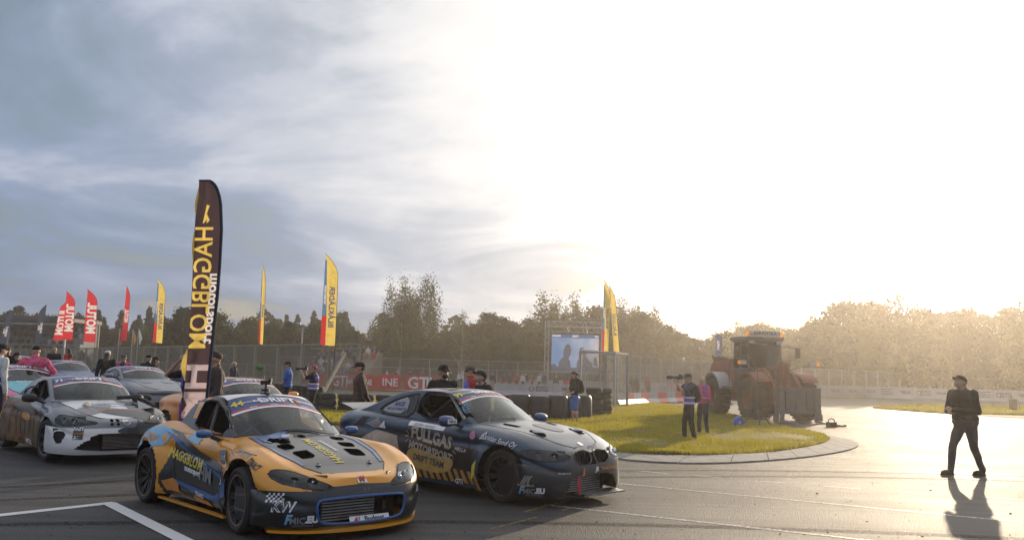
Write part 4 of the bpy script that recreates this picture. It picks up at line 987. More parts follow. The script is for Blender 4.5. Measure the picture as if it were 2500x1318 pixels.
def cabin_grid(S, cell):
    zr = spl(S['zr']); xa, xb = S['zr'][-1][0], S['zr'][0][0]; xh, xrh = S['xh'], S['xrh']; zb = spl(S['belt']); yb, yt = spl(S['yb']), S['yt']; zm = max(z for _, z in S['zr'])
    def seg(a, b): return np.linspace(a, b, max(3, int(abs(b - a) / cell) + 1))
    xs = np.concatenate([seg(xb, xb + .04)[:-1], seg(xb + .04, xrh)[:-1], seg(xrh, xh)[:-1], seg(xh, xa - .03)[:-1], seg(xa - .03, xa)])
    pw = S.get('pw', .055); nt_ = int(.6 / cell); ns_ = int(.5 / cell)
    tp = 1 - pw / .6; T1 = np.linspace(0, tp, nt_); T2 = np.linspace(tp, 1, 4)[1:]; Tt = np.concatenate([T1, T2])
    out_ = np.zeros((len(xs), len(Tt) + ns_, 3)); X0 = np.zeros(out_.shape[:2]); TT = np.zeros(out_.shape[:2])
    for k, x in enumerate(xs):
        z0, z1, Y = float(zb(x)), float(zr(x)), float(yb(x)); cr_ = S.get('crown_c', .035) * (1 if z1 > z0 + .05 else .3)
        ze = max(z1 - cr_, z0); q = np.clip((ze - z0) / (zm - z0), 0, 1); ye = Y - (Y - yt) * q ** 1.08
        yt_ = ye * Tt; zt = z1 - (z1 - ze) * Tt ** 2.2
        v_ = np.linspace(0, 1, ns_ + 1)[1:]; zv = ze + (z0 - .03 - ze) * v_; yv = Y - (Y - yt) * np.clip((zv - z0) / (zm - z0), 0, 1) ** 1.08
        Yv = np.concatenate([yt_, yv]); Zv = np.concatenate([zt, zv])
        for _ in range(2):
            sl_ = slice(len(T1), -1); Yc = Yv.copy(); Zc = Zv.copy()
            Yv[sl_] = .5 * Yc[sl_] + .25 * (Yc[len(T1) + 1:] + Yc[len(T1) - 1:-2]); Zv[sl_] = .5 * Zc[sl_] + .25 * (Zc[len(T1) + 1:] + Zc[len(T1) - 1:-2])
        bow = S.get('bow', .22) * sstep(xh - .5, xh + .1, x) - .12 * sstep(xrh + .3, xrh - .1, x)
        out_[k, :, 0] = x - bow * (Yv / Y) ** 2 + bow * .35; out_[k, :, 1] = Yv; out_[k, :, 2] = Zv
        X0[k] = x; TT[k, :len(Tt)] = Tt; TT[k, len(Tt):] = 1 + v_
    L_ = out_[:, ::-1].copy(); L_[..., 1] *= -1
    g = Grid(np.concatenate([L_, out_[:, 1:]], 1), cell)
    g.X0 = np.concatenate([X0[:, ::-1], X0[:, 1:]], 1).ravel(); g.TT = np.concatenate([TT[:, ::-1], TT[:, 1:]], 1).ravel(); g.tp = tp
    return g

def glass_mat(name, tint=(.36, .45, .47), fac=0.0, rough=.03):
    m_ = bpy.data.materials.new(name); m_.use_nodes = True; t = m_.node_tree
    for n_ in list(t.nodes): t.nodes.remove(n_)
    o = node(t, 'ShaderNodeOutputMaterial'); tr = node(t, 'ShaderNodeBsdfTransparent'); tr.inputs[0].default_value = (*tint, 1)
    gl = node(t, 'ShaderNodeBsdfGlossy'); gl.inputs['Roughness'].default_value = rough; gl.inputs[0].default_value = (.9, .95, 1, 1)
    fr = node(t, 'ShaderNodeFresnel', i_IOR=1.55); df = node(t, 'ShaderNodeBsdfDiffuse'); df.inputs[0].default_value = (.35, .35, .33, 1)
    mx = node(t, 'ShaderNodeMixShader'); f_ = math_(t, 'MULTIPLY_ADD', fr.outputs[0], .95, .0, clamp=True); t.links.new(f_, mx.inputs[0]); t.links.new(tr.outputs[0], mx.inputs[1]); t.links.new(gl.outputs[0], mx.inputs[2])
    # a film of dust
    tcn = node(t, 'ShaderNodeTexCoord'); nz = node(t, 'ShaderNodeTexNoise', i_Scale=2.5, i_Detail=5.0); t.links.new(tcn.outputs['Object'], nz.inputs['Vector'])
    m2 = node(t, 'ShaderNodeMixShader'); t.links.new(math_(t, 'MULTIPLY', nz.outputs[0], .035), m2.inputs[0]); t.links.new(mx.outputs[0], m2.inputs[1]); t.links.new(df.outputs[0], m2.inputs[2]); t.links.new(m2.outputs[0], o.inputs[0])
    return m_
M['glass'] = glass_mat('car_glass'); M['lamp_glass'] = glass_mat('lamp_glass', (.55, .57, .6))
def paint(name, col, rough=.32, coat=.5, flake=0.0, var=.05):
    return mat(name, col, rough, metal=flake, var=var, scale=2.5, coat=coat, spec=.5)
M['p_orange'] = paint('amber_paint', (.68, .29, .014)); M['p_black'] = paint('black_paint', (.016, .018, .022)); M['p_blue'] = paint('blue_paint', (.02, .10, .30))
M['p_bmw'] = paint('dark_blue_wrap', (.010, .040, .080), .34); M['p_white'] = paint('white_paint', (.72, .72, .72)); M['p_silver'] = paint('grey_paint', (.15, .165, .185), .3, flake=.3)
M['p_carbon'] = mat('carbon_weave', (.032, .038, .045), .36, var=.1, coat=.5); M['p_pink'] = paint('pink_wrap', (.52, .10, .24)); M['p_dblue'] = paint('deep_blue_paint', (.03, .06, .16)); M['p_dark'] = paint('charcoal_paint', (.05, .055, .065)); M['p_oran'] = paint('pale_orange_paint', (.66, .27, .03))
M['plastic'] = mat('black_plastic', (.018, .018, .019), .55, var=.2); M['trim'] = mat('dark_seal', (.008, .008, .009), .6)
M['chrome'] = mat('bright_metal', (.65, .65, .66), .22, metal=1.0, var=.08); M['alu'] = mat('brushed_aluminium', (.38, .38, .38), .42, metal=.9, var=.15)
M['seat'] = mat('seat_cloth', (.03, .03, .035), .85); M['cage'] = mat('roll_cage_paint', (.30, .28, .26), .4)
M['d_yellow'] = mat('yellow_vinyl', (.70, .58, .06), .45, var=.04); M['d_blue'] = mat('blue_vinyl', (.03, .14, .36), .4, var=.06); M['d_navy'] = mat('navy_vinyl', (.03, .07, .22), .35, var=.06)
M['d_red'] = mat('red_vinyl', (.50, .03, .04), .4); M['d_orange'] = mat('orange_vinyl', (.55, .22, .04), .45); M['d_grey'] = mat('grey_vinyl', (.22, .22, .23), .4); M['d_lblue'] = mat('light_blue_vinyl', (.20, .42, .62), .45); M['void'] = mat('open_hole_black', (.003, .003, .003), 1.0, spec=0.0); M['d_gold'] = mat('ochre_vinyl', (.46, .31, .09), .45, var=.12); M['d_amber'] = mat('tiger_stripe_vinyl', (.42, .22, .05), .45, var=.2); M['d_bronze'] = mat('bronze_lip', (.14, .09, .06), .4); M['lamp_bowl'] = mat('lamp_bowl_grey', (.13, .14, .15), .35, metal=.4); M['d_tan'] = mat('sand_vinyl', (.42, .36, .28), .5, var=.25, scale=12); M['d_pink'] = mat('pink_vinyl', (.60, .22, .34), .45, var=.2); M['d_cyan'] = mat('turquoise_vinyl', (.12, .40, .48), .45, var=.2)
M['d_brown'] = mat('brown_camouflage_vinyl', (.12, .07, .035), .45, var=.6, scale=6); M['d_mud'] = mat('splinter_camouflage_vinyl', (.14, .08, .03), .45, var=.75, scale=4)
M['tyre'] = mat('race_tyre_rubber', (.020, .019, .018), .8, var=.3, scale=8, bump=.25, bscale=50)

class Car:
    def __init__(s, name, loc, rz, S, label, group=None, cell=.022, z=0.0):
        s.S = S; s.root = empty(name, (loc[0], loc[1], z), rz, label, 'car', group)
        s.b = body_grid(S, cell); s.c = cabin_grid(S, cell) if 'zr' in S else None
        s.b.normals(); s.vis = None
        s.bvh_b = s._bvh([s.b]); s.bvh = s._bvh([s.b, s.c])
        s.c.normals(); s.cell = cell
    def _bvh(s, gs_):
        V = []; F = []
        for g in gs_:
            b_ = len(V); V += [tuple(p) for p in g.P]; F += [tuple(int(i) + b_ for i in f) for f in g.F]
        return BVHTree.FromPolygons(V, F)
    def arches(s):
        S = s.S
        for k in (0, 1):
            xw, zw, R_ = S['xw'][k], S['zw'], S['Ra'][k]
            s.b.cut(-1, lambda P: np.hypot(P[:, 0] - xw, P[:, 2] - zw) - R_, lambda P: (np.abs(P[:, 1]) > .50) & (P[:, 2] < zw + R_ + .03) & (np.abs(P[:, 0] - xw) < R_ + .1))
    def cyl(s, P):      # coordinates wrapped round the nose: (arc from the centre line, height)
        x0 = s.S['xf'] - .9; return .9 * np.arctan2(P[:, 1], P[:, 0] - x0), P[:, 2]
    def nose(s, lab, poly, it=2, sides=(-1, 1), snap=True, only=None, off=0.0):
        poly = chaikin(list(poly), it) if it else list(poly)
        for sd in sides:
            pl = [(a * -sd, z) for a, z in poly] if sd == 1 else poly
            s.b.cut(lab, lambda P, pl=pl: polysd(*s.cyl(P), pl) + off, lambda P: P[:, 0] > s.S['xf'] - s.S['Lf'] - .25, snap, only)
    def side(s, lab, poly, it=0, sides=(-1, 1), grid=None, snap=True, only=None):
        g = grid or s.b; poly = chaikin(list(poly), it) if it else list(poly)
        for sd in sides:
            g.cut(lab, lambda P: polysd(P[:, 0], P[:, 2], poly), lambda P, sd=sd: P[:, 1] * sd > .35, snap, only)
    def top(s, lab, poly, it=1, snap=True, only=None, zmin=.5, mirror=True):
        poly = chaikin(list(poly), it) if it else list(poly)
        s.b.cut(lab, lambda P: polysd(P[:, 0], np.abs(P[:, 1]) if mirror else P[:, 1], poly), lambda P: P[:, 2] > zmin, snap, only)
    def finish_cabin(s, frame_mat, win, quarter=None, open_side=False, roof_mat=None, glass=True, rear=True):
        g = s.c; xh, xrh = s.S['xh'], s.S['xrh']; cx = g.X0[g.F].mean(1); ct = g.TT[g.F].mean(1); xa = s.S['zr'][-1][0]; xb = s.S['zr'][0][0]
        g.lab[(cx > xh) & (cx < xa - .03) & (ct < g.tp)] = 1
        if rear: g.lab[(cx < xrh) & (cx > xb + .04) & (ct < g.tp - .03)] = 2
        s.side(3, win, 1, grid=g)
        if quarter: s.side(4, quarter, 1, grid=g)
        g.part(0, 'cabin_frame', frame_mat, s.root)
        if roof_mat: pass
        g.part(1, 'windshield', M['glass'], s.root); g.part(2, 'rear_window', M['glass'], s.root)
        if not open_side: g.part(3, 'side_window', M['glass'], s.root, True)
        if quarter: g.part(4, 'quarter_window', M['glass'], s.root, True)
        # dark seals round the openings
        for poly in [win] + ([quarter] if quarter else []):
            pl = chaikin(list(poly), 1)
            for sd in (-1, 1):
                mb = MB()
                pts = [s.hit((x, sd * 1.4, z), (0, -sd, 0)) for x, z in pl]; pts = [p for p in pts if p]
                if len(pts) > 4: mb.tube(pts + [pts[0], pts[1]], .011, n=4, caps=False); mb.build('window_seal', M['trim'], s.root)
    def hit(s, o, d, off=.004, body=False):
        r_ = (s.bvh_b if body else s.bvh).ray_cast(Vector(o), Vector(d).normalized(), 5.0)
        if r_[0] is None: return None
        n_ = r_[1] if r_[1].dot(Vector(d)) < 0 else -r_[1]
        return r_[0] + n_ * off
    def decal(s, shapes, mt, O, U, V, D, name='sticker', off=.004, cut_=.06, parent=None, label=None):
        """flat print laid on the skin: shapes = list of 2-D polygons, or (verts, faces)"""
        bm = bmesh.new()
        if isinstance(shapes, tuple): vv, ff = shapes
        else:
            vv = []; ff = []
            for pl in shapes: b_ = len(vv); vv += list(pl); ff.append(tuple(range(b_, b_ + len(pl))))
        bv = [bm.verts.new((a, b, 0)) for a, b in vv]
        for f in ff:
            try: bm.faces.new([bv[i] for i in f])
            except ValueError: pass
        if cut_ and vv:
            for ax in (0, 1):
                lo, hi = min(v_[ax] for v_ in vv), max(v_[ax] for v_ in vv); q = lo + cut_
                while q < hi:
                    bmesh.ops.bisect_plane(bm, geom=bm.verts[:] + bm.edges[:] + bm.faces[:], plane_co=(q, 0, 0) if ax == 0 else (0, q, 0), plane_no=(1, 0, 0) if ax == 0 else (0, 1, 0)); q += cut_
        O = Vector(O); U = Vector(U).normalized(); V = Vector(V).normalized(); D = Vector(D).normalized()
        bad = []
        for v_ in bm.verts:
            p = O + U * v_.co.x + V * v_.co.y; h_ = s.hit(p - D * .6, D, off)
            if h_ is None: bad.append(v_)
            else: v_.co = h_
        if bad: bmesh.ops.delete(bm, geom=bad, context='VERTS')
        me = bpy.data.meshes.new(name); bm.to_mesh(me); bm.free(); me.materials.append(M[mt] if isinstance(mt, str) else mt); me.shade_smooth()
        o = bpy.data.objects.new(name, me); link(o, parent or s.root)
        if label: o['label'] = label
        return o
    def text(s, st, size, mt, O, U, V, D, off=.006, **kw):
        return s.decal(text_mesh(st, size, **kw), mt, O, U, V, D, 'lettering', off, cut_=.12)
    def sideprint(s, shapes, mt, off=.004, sd=-1, name='sticker', cut_=.06):       # shapes in (x, z)
        return s.decal(shapes, mt, (0, sd * 1.0, 0), (1, 0, 0), (0, 0, 1), (0, -sd, 0), name, off, cut_)
    def sidetext(s, st, x, z, size, mt, off=.006, rot=0.0, **kw):
        c_, s_ = cos(rot), sin(rot); return s.text(st, size, mt, (x, -1.0, z), (c_, 0, s_), (-s_, 0, c_), (0, 1, 0), off, **kw)
    def nosetext(s, st, a, z, size, mt, off=.006, **kw):   # a: arc position round the nose
        ph = a / .9; x0 = s.S['xf'] - .9; dx, dy = cos(ph), sin(ph); return s.text(st, size, mt, (x0 + dx * 1.0, dy * 1.0, z), (-dy, dx, 0), (0, 0, 1), (-dx, -dy, 0), off, **kw)
    def noseprint(s, shapes, a, z, mt, off=.004, **kw):
        ph = a / .9; x0 = s.S['xf'] - .9; dx, dy = cos(ph), sin(ph); return s.decal(shapes, mt, (x0 + dx * 1.0, dy * 1.0, z), (-dy, dx, 0), (0, 0, 1), (-dx, -dy, 0), off=off, **kw)
    def toptext(s, st, x, y, size, mt, U=(-1, 0, 0), V=(0, -1, 0), off=.006, **kw): return s.text(st, size, mt, (x, y, 1.2), U, V, (0, 0, -1), off, **kw)
    def topprint(s, shapes, mt, off=.004, **kw): return s.decal(shapes, mt, (0, 0, 1.2), (1, 0, 0), (0, 1, 0), (0, 0, -1), off=off, **kw)
    def line(s, pts, how='side', sd=-1, w=.005, mt='trim', name='panel_gap', parent=None):
        mb = MB(); out_ = []
        for a, b in zip(pts, pts[1:]):
            n_ = max(2, int(hypot(b[0] - a[0], b[1] - a[1]) / .05))
            for k in range(n_): out_.append((a[0] + (b[0] - a[0]) * k / n_, a[1] + (b[1] - a[1]) * k / n_))
        out_.append(pts[-1]); x0 = s.S['xf'] - .9; P = []
        for u_, v_ in out_:
            if how == 'side': h_ = s.hit((u_, sd * 1.5, v_), (0, -sd, 0), .0, body=True)
            elif how == 'top': h_ = s.hit((u_, v_, 1.6), (0, 0, -1), .0, body=True)
            else: h_ = s.hit((x0 + cos(u_ / .9) * 1.5, sin(u_ / .9) * 1.5, v_), (-cos(u_ / .9), -sin(u_ / .9), 0), .0, body=True)
            if h_: P.append(h_)
        if len(P) > 1: mb.tube(P, w, n=4); return mb.build(name, M[mt], parent or s.root)
    def banner(s, number=None, numcol='d_yellow', texts=True, arc=True):
        """blue sun strip along the top of the windshield with the series name"""
        S = s.S; zr = spl(S['zr']); xh, xa = S['xh'], S['zr'][-1][0]
        p0 = Vector((xh, 0, float(zr(xh)))); p1 = Vector((xa - .03, 0, float(zr(xa - .03)))); dn = (p1 - p0).normalized(); Vv = -dn; D = Vector((-Vv.z, 0, Vv.x)).normalized() * 1
        D = Vector((-abs(Vv.z), 0, -abs(Vv.x))).normalized(); H_ = (p1 - p0).length; hb_ = .205; hw = S['yt'] + .10
        O = p0 + dn * .015
        g = s.c; n_ = 24; sag = .035
        def yy(k): return -hw + 2 * hw * k / n_
        def lim(q): return S['yt'] * .93 + (.16 * q / H_)      # glass half width at slope distance q
        def strip(q0, q1, mt, off):
            U0 = [(max(-lim(q0), min(lim(q0), yy(k))), -q0 - (sag * (yy(k) / hw) ** 2 if q0 > .01 else 0)) for k in range(n_ + 1)]
            U1 = [(max(-lim(q1), min(lim(q1), yy(k))), -q1 - sag * (yy(k) / hw) ** 2) for k in range(n_ + 1)]
            s.decal((U0 + U1, [(k, k + 1, n_ + 2 + k, n_ + 1 + k) for k in range(n_)]), mt, O, (0, 1, 0), Vv, D, 'sun_strip', off, cut_=0)
        strip(0, hb_, 'd_navy', .004); strip(hb_, hb_ + .034, 'd_red', .004); strip(hb_ + .034, hb_ + .070, 'white', .004)
        if texts:
            q = -hb_ * .55
            for st, y, sz, mt in (('DRIFT', .03, .150, 'white'), ('FALKEN', .41, .05, 'white'), ('HIIVA·RACING', -.31, .036, 'white'), ('RCM', -.19, .06, 'white')):
                s.decal(text_mesh(st, sz, bold=sz * .035, sx=1.15), mt, O + Vector((0, y, 0)) + Vv * q, (0, 1, 0), Vv, D, 'lettering', .007, cut_=0)
            s.decal([[(.27, q - .04), (.33, q - .04), (.33, q + .04), (.27, q + .04)]], 'd_orange', O, (0, 1, 0), Vv, D, 'sticker', .007, cut_=0)
            for y in (-.3, -.05, .18, .34): s.decal(text_mesh('MOTUL' if y > 0 else 'KENDA', .026, bold=.001), 'white', O + Vector((0, y, 0)) - Vv * (hb_ + .016 + sag * (y / hw) ** 2), (0, 1, 0), Vv, D, 'lettering', .007, cut_=0)
        if number: s.decal(text_mesh(number, .135, bold=.006, shear=.1), numcol, O + Vector((0, -S['yt'] * .82, 0)) + Vv * (-hb_ * .56), (0, 1, 0), Vv, D, 'race_number', .008, cut_=0)
    def wheels(s, Rt, Wt, yo, spokes, rim_mat, steer=0.0, lip=None, drop=0.0, bolts=None, rimR=.235):
        tm = MB(); n_ = 44
        tm.lathe([(rimR - .012, Wt * .40), (rimR + .01, Wt * .47), ((rimR + Rt) / 2, Wt * .5), (Rt - .02, Wt * .47), (Rt - .006, Wt * .40), (Rt, Wt * .3), (Rt, -Wt * .3), (Rt - .006, -Wt * .4), (Rt - .02, -Wt * .47), ((rimR + Rt) / 2, -Wt * .5), (rimR + .01, -Wt * .47), (rimR - .012, -Wt * .40)], 'Y', n=n_)
        for q in (-.16, 0, .16): tm.lathe([(Rt + .001, Wt * q - .006), (Rt - .006, Wt * q), (Rt + .001, Wt * q + .006)], 'Y', n=n_)
        tyre = tm.mesh('tyre', M['tyre'], True)
        rm = MB(); rm.lathe([(rimR + .005, -Wt * .45), (rimR - .014, -Wt * .44), (rimR - .022, -Wt * .30), (rimR - .03, Wt * .4)], 'Y', n=n_)
        for k in range(spokes):
            a = 2 * pi * k / spokes
            for da in (-.10, .10):
                c0 = Vector((cos(a) * .045, -Wt * .16, sin(a) * .045)); c1 = Vector((cos(a + da) * (rimR - .018), -Wt * .36, sin(a + da) * (rimR - .018)))
                rm.bar(c0, c1, .022, .03, up=(0, 1, 0))
        rm.cyl((0, -Wt * .25, 0), (0, -Wt * .05, 0), .062, .07, n=18); rm.cyl((0, -Wt * .31, 0), (0, -Wt * .2, 0), .028, n=12)
        for k in range(5): a = 2 * pi * k / 5; rm.cyl((cos(a) * .045, -Wt * .28, sin(a) * .045), (cos(a) * .045, -Wt * .2, sin(a) * .045), .009, n=6)
        rim = rm.mesh('rim', rim_mat, True)
        dm = MB(); dm.cyl((0, -Wt * .02, 0), (0, Wt * .06, 0), .165, n=30); disc = dm.mesh('brake_disc', M['alu'], True)
        cm = MB(); cm.box((.12, -Wt * .02, .07), (.09, .08, .16), Matrix.Rotation(-.6, 3, 'Y')); cal = cm.mesh('brake_caliper', M['d_red'])
        bm_ = None
        if bolts:
            q = MB()
            for k in range(bolts): a = 2 * pi * k / bolts; q.cyl((cos(a) * (rimR - .008), -Wt * .47, sin(a) * (rimR - .008)), (cos(a) * (rimR - .008), -Wt * .42, sin(a) * (rimR - .008)), .006, n=5)
            bm_ = q.mesh('rim_bolts', M['chrome'])
        lm_ = None
        if lip: q = MB(); q.lathe([(rimR + .004, -Wt * .462), (rimR - .012, -Wt * .452), (rimR - .014, -Wt * .40)], 'Y', n=n_); lm_ = q.mesh('rim_lip', M[lip], True)
        for k in (0, 1):
            for sd in (-1, 1):
                w = empty('wheel', (s.S['xw'][k], sd * (yo[k] - Wt / 2), Rt - drop), (0 if sd < 0 else pi) + (steer if k == 1 else 0)); w.parent = s.root
                w.rotation_euler[1] = rnd.uniform(0, 1)
                for nm, me in (('tyre', tyre), ('rim', rim), ('brake_disc', disc), ('brake_caliper', cal), ('rim_bolts', bm_), ('rim_lip', lm_)):
                    if me: link(bpy.data.objects.new(nm, me), w)
    def underbody(s, zf=.17):
        S = s.S; mb = MB(); W_ = float(spl(S['W'])(0)); 
        mb.box((0, 0, zf + .06), (S['xf'] - S['xr'] - .5, 1.0, .10)); mb.box(((S['xw'][0] + S['xw'][1]) / 2, 0, zf + .05), (S['xw'][1] - S['xw'][0] - 2 * max(S['Ra']) - .02, 2 * W_ - .16, .08))
        mb.build('floor_pan', M['plastic'], s.root)
        for k in (0, 1):       # arch liners
            mb = MB(); n_ = 20; R_ = S['Ra'][k] + .004; V = []
            for sd in (-1, 1):
                b_ = len(V); ye = float(spl(S['W'])(S['xw'][k])) + S['flare'][k] * .3 - .05
                prof = [(sd * .50, 0), (sd * ye, 1)]
                pts = []
                for i in range(n_ + 1):
                    t = pi * i / n_ ; x, z = S['xw'][k] + cos(t) * R_, S['zw'] + sin(t) * R_
                    h_ = s.hit((x * 1.0, sd * 1.5, min(z - .012, 9)), (0, -sd, 0), 0, body=True); yv = abs(h_.y) - .004 if h_ and abs(h_.y) > .6 else ye
                    pts.append((x, z, yv))
                VV = [(x, sd * .48, z) for x, z, y in pts] + [(x, sd * y, z) for x, z, y in pts] + [(S['xw'][k], sd * .48, S['zw'])]
                FF = [(i, i + 1, n_ + 2 + i, n_ + 1 + i) for i in range(n_)] + [(i, i + 1, 2 * n_ + 2) for i in range(n_)]
                mb.add(VV, FF)
            mb.build('arch_liner', M['plastic'], s.root, True)
    def interior(s, cage='cage', wheel_side=1, zb=.80):
        S = s.S; xa = S['zr'][-1][0]; xb = S['zr'][0][0]; yb_ = float(spl(S['yb'])(0)) - .06; zm = max(z for _, z in S['zr'])
        mb = MB(); mb.box(((xa + xb) / 2, 0, .30), (xa - xb - .1, 2 * yb_, .06)); mb.box((xb + .35, 0, .6), (.06, 2 * yb_, .6)); mb.build('cabin_floor', M['plastic'], s.root)
        mb = MB(); mb.prism([(xa - .12, zb - .02), (xa - .5, zb + .03), (xa - .62, zb - .05), (xa - .58, zb - .25), (xa - .1, zb - .3)], -yb_, yb_, 'Y'); mb.build('dashboard', M['plastic'], s.root)
        sx = (xa + xb) / 2 - .1
        for sd in (-1, 1):
            mb = MB(); mb.prism([(sx - .25, .38), (sx + .3, .42), (sx + .32, .54), (sx - .12, .5), (sx - .36, 1.08), (sx - .46, 1.1), (sx - .46, 1.04), (sx - .3, .5)], sd * .34 - .2, sd * .34 + .2, 'Y')
            mb.prism([(sx - .36, 1.06), (sx - .46, 1.08), (sx - .50, zm - .12), (sx - .40, zm - .11)], sd * .34 - .13, sd * .34 + .13, 'Y'); mb.build('seat', M['seat'], s.root)
        mb = MB(); yt_ = S['yt'] - .07; zt = zm - .07; xr_ = S['xrh'] + .12
        for sd in (-1, 1):
            mb.tube([(xa - .32, sd * (yb_ - .02), .4), (xa - .30, sd * (yb_ - .03), zb), (S['xh'] - .0, sd * yt_, zt - .02), (xr_ + .15, sd * yt_, zt), (xr_ - .1, sd * (yb_ - .08), .4)], .022, n=7)
            mb.tube([(xr_ + .15, sd * yt_, zt), (xb + .35, sd * (yt_ - .05), .75)], .02, n=6)
        mb.tube([(xr_ + .13, -yt_, zt), (xr_ + .13, yt_, zt)], .022, n=7); mb.tube([(S['xh'], -yt_, zt - .02), (S['xh'], yt_, zt - .02)], .02, n=6)
        mb.tube([(xr_ + .13, -yt_, zt), (xr_ - .05, yb_ - .1, .5)], .02, n=6); mb.tube([(xr_ + .13, yt_, zt), (xr_ - .05, -yb_ + .1, .5)], .02, n=6)
        mb.build('roll_cage', M[cage], s.root, True)
        mb = MB(); c_ = Vector((xa - .68, .34, zb + .0)); 
        mb.tube([c_ + Vector((-.16 * cos(t) * .35, .17 * sin(t), .16 * cos(t))) for t in np.linspace(0, 2 * pi, 20)], .014, n=5); mb.cyl(c_, c_ + Vector((.2, 0, -.06)), .02); mb.build('steering_wheel', M['plastic'], s.root)
    def mirror(s, x, y, z, mt, arm='plastic', size=(.10, .19, .12), txt=None):
        for sd in (-1, 1):
            mb = MB(); V = []; c_ = Vector((x, sd * y, z)); nn_ = 14
            prof = [(-.5, .80), (-.42, .97), (-.1, 1.0), (.2, .86), (.42, .55), (.5, .2)]
            for q, r_ in prof:
                for k in range(nn_):
                    t = 2 * pi * k / nn_; ct, st_ = cos(t), sin(t); f_ = (abs(ct) ** 3 + abs(st_) ** 3) ** (-1 / 3)
                    V.append(c_ + Vector((q * size[0], ct * f_ * r_ * size[1] / 2, st_ * f_ * r_ * size[2] / 2)))
            mb.add(V, [(i * nn_ + k, i * nn_ + (k + 1) % nn_, (i + 1) * nn_ + (k + 1) % nn_, (i + 1) * nn_ + k) for i in range(len(prof) - 1) for k in range(nn_)] + [tuple(range((len(prof) - 1) * nn_, len(prof) * nn_)), tuple(range(nn_))[::-1]])
            o = mb.build('wing_mirror', M[mt], s.root, True)
            mb = MB(); mb.bar(c_ + Vector((0, -sd * size[1] * .4, -.03)), (x + .10, sd * (y - size[1] * .5 - .12), z - .10), .025, .04); mb.build('mirror_arm', M[arm], o)
            mb = MB(); mb.box(c_ + Vector((-size[0] * .5 - .003, 0, 0)), (.004, size[1] * .82, size[2] * .74)); mb.build('mirror_glass', M['chrome'], o)
    def lamp_inside(s, a, z, w=.36, h=.13, n_=2, back='lamp_bowl'):
        """bowl, reflectors and lenses behind the headlight glass"""
        for sd in (-1, 1):
            ph = sd * abs(a) / .9; x0 = s.S['xf'] - .9; dx, dy = cos(ph), sin(ph)
            h_ = s.hit((x0 + dx * 1.5, dy * 1.5, z), (-dx, -dy, 0), 0, body=True)
            if not h_: continue
            mb = MB(); c_ = h_ - Vector((dx, dy, 0)) * .085
            for k in range(n_):
                mb = MB(); q = c_ + Vector((-dy, dx, 0)) * (w * (k - (n_ - 1) / 2) / n_) * 1.0 + Vector((dx, dy, 0)) * .03; R_ = Matrix(((dx, -dy, 0), (dy, dx, 0), (0, 0, 1)))
                V = []; nn_ = 16
                for (r_, d_) in ((.052, .035), (.045, .0), (.02, -.02), (.0, -.02)):
                    for e in range(nn_): t = 2 * pi * e / nn_; V.append(q + R_ @ Vector((d_, r_ * cos(t), r_ * sin(t))))
                mb.add(V, [(i * nn_ + e, i * nn_ + (e + 1) % nn_, (i + 1) * nn_ + (e + 1) % nn_, (i + 1) * nn_ + e) for i in range(3) for e in range(nn_)])
                mb.ell(q + Vector((dx, dy, 0)) * .004, (.022, .022, .022), 10, 6); mb.build('headlight_reflector', M['chrome'], s.root, True)
            mb = MB(); mb.box(c_ - Vector((dx, dy, 0)) * .06, (.02, w * 1.25, h * 1.3), Matrix(((dx, -dy, 0), (dy, dx, 0), (0, 0, 1)))); mb.build('headlight_bowl', M[back], s.root)
# ---------------------------------------------------------------- orange and black roadster (front left)
SH = dict(xf=1.95, xr=-1.88, Lf=.54, Lr=.5, nf=3.2, nr=2.6, xw=(-1.2, 1.2), zw=.33, Ra=(.385, .385), flare=(.11, .085), fw=.24, ins=.075, crown=4.6, fbump=.028, hood=.012, crease=.2,
    W=[(-1.88, .80), (-1.2, .87), (-.55, .845), (.45, .84), (1.2, .865), (1.6, .86), (1.95, .84)],
    zc=[(-1.88, .84), (-1.5, .91), (-1.1, .93), (.6, .875), (1.0, .80), (1.35, .725), (1.7, .635), (1.95, .56)],
    zs=[(-1.88, .76), (-1.45, .86), (-1.1, .90), (-.6, .85), (0, .82), (.6, .82), (1.1, .80), (1.4, .72), (1.7, .60), (1.95, .50)],
    zl=[(-1.88, .24), (-1.5, .18), (-.7, .15), (.7, .15), (1.6, .13), (1.95, .12)],
    rakef=[(.1, .03), (.3, .05), (.45, .03), (.56, -.03), (.65, -.08)], raker=[(.2, -.05), (.6, .03), (.9, 0)],
    zr=[(-1.25, .91), (-1.05, 1.02), (-.85, 1.17), (-.6, 1.262), (-.35, 1.292), (-.16, 1.28), (-.06, 1.245), (.25, 1.085), (.62, .875)],
    belt=[(-1.25, .88), (-.4, .84), (.62, .83)], yb=[(-1.25, .62), (-.5, .70), (.3, .70), (.62, .67)], yt=.545, xh=-.08, xrh=-.62, bow=.26, pw=.05)
hc = Car('roadster', (-2.745, 10.03), -.822, SH, 'orange and black two-seat drift roadster numbered 44, nearest car at lower left', cell=.022)
hc.arches()
hc.side(-1, [(1.2, .0), (1.2, .46), (1.50, .50), (1.60, .46), (1.655, .30), (1.65, .0)], 0)
b = hc.b
b.cut(-1, lambda P: polysd(P[:, 0], np.abs(P[:, 1]), [(-1.0, -1), (.5, -1), (.5, .62), (-1.0, .60)]), lambda P: P[:, 2] > .75, False)
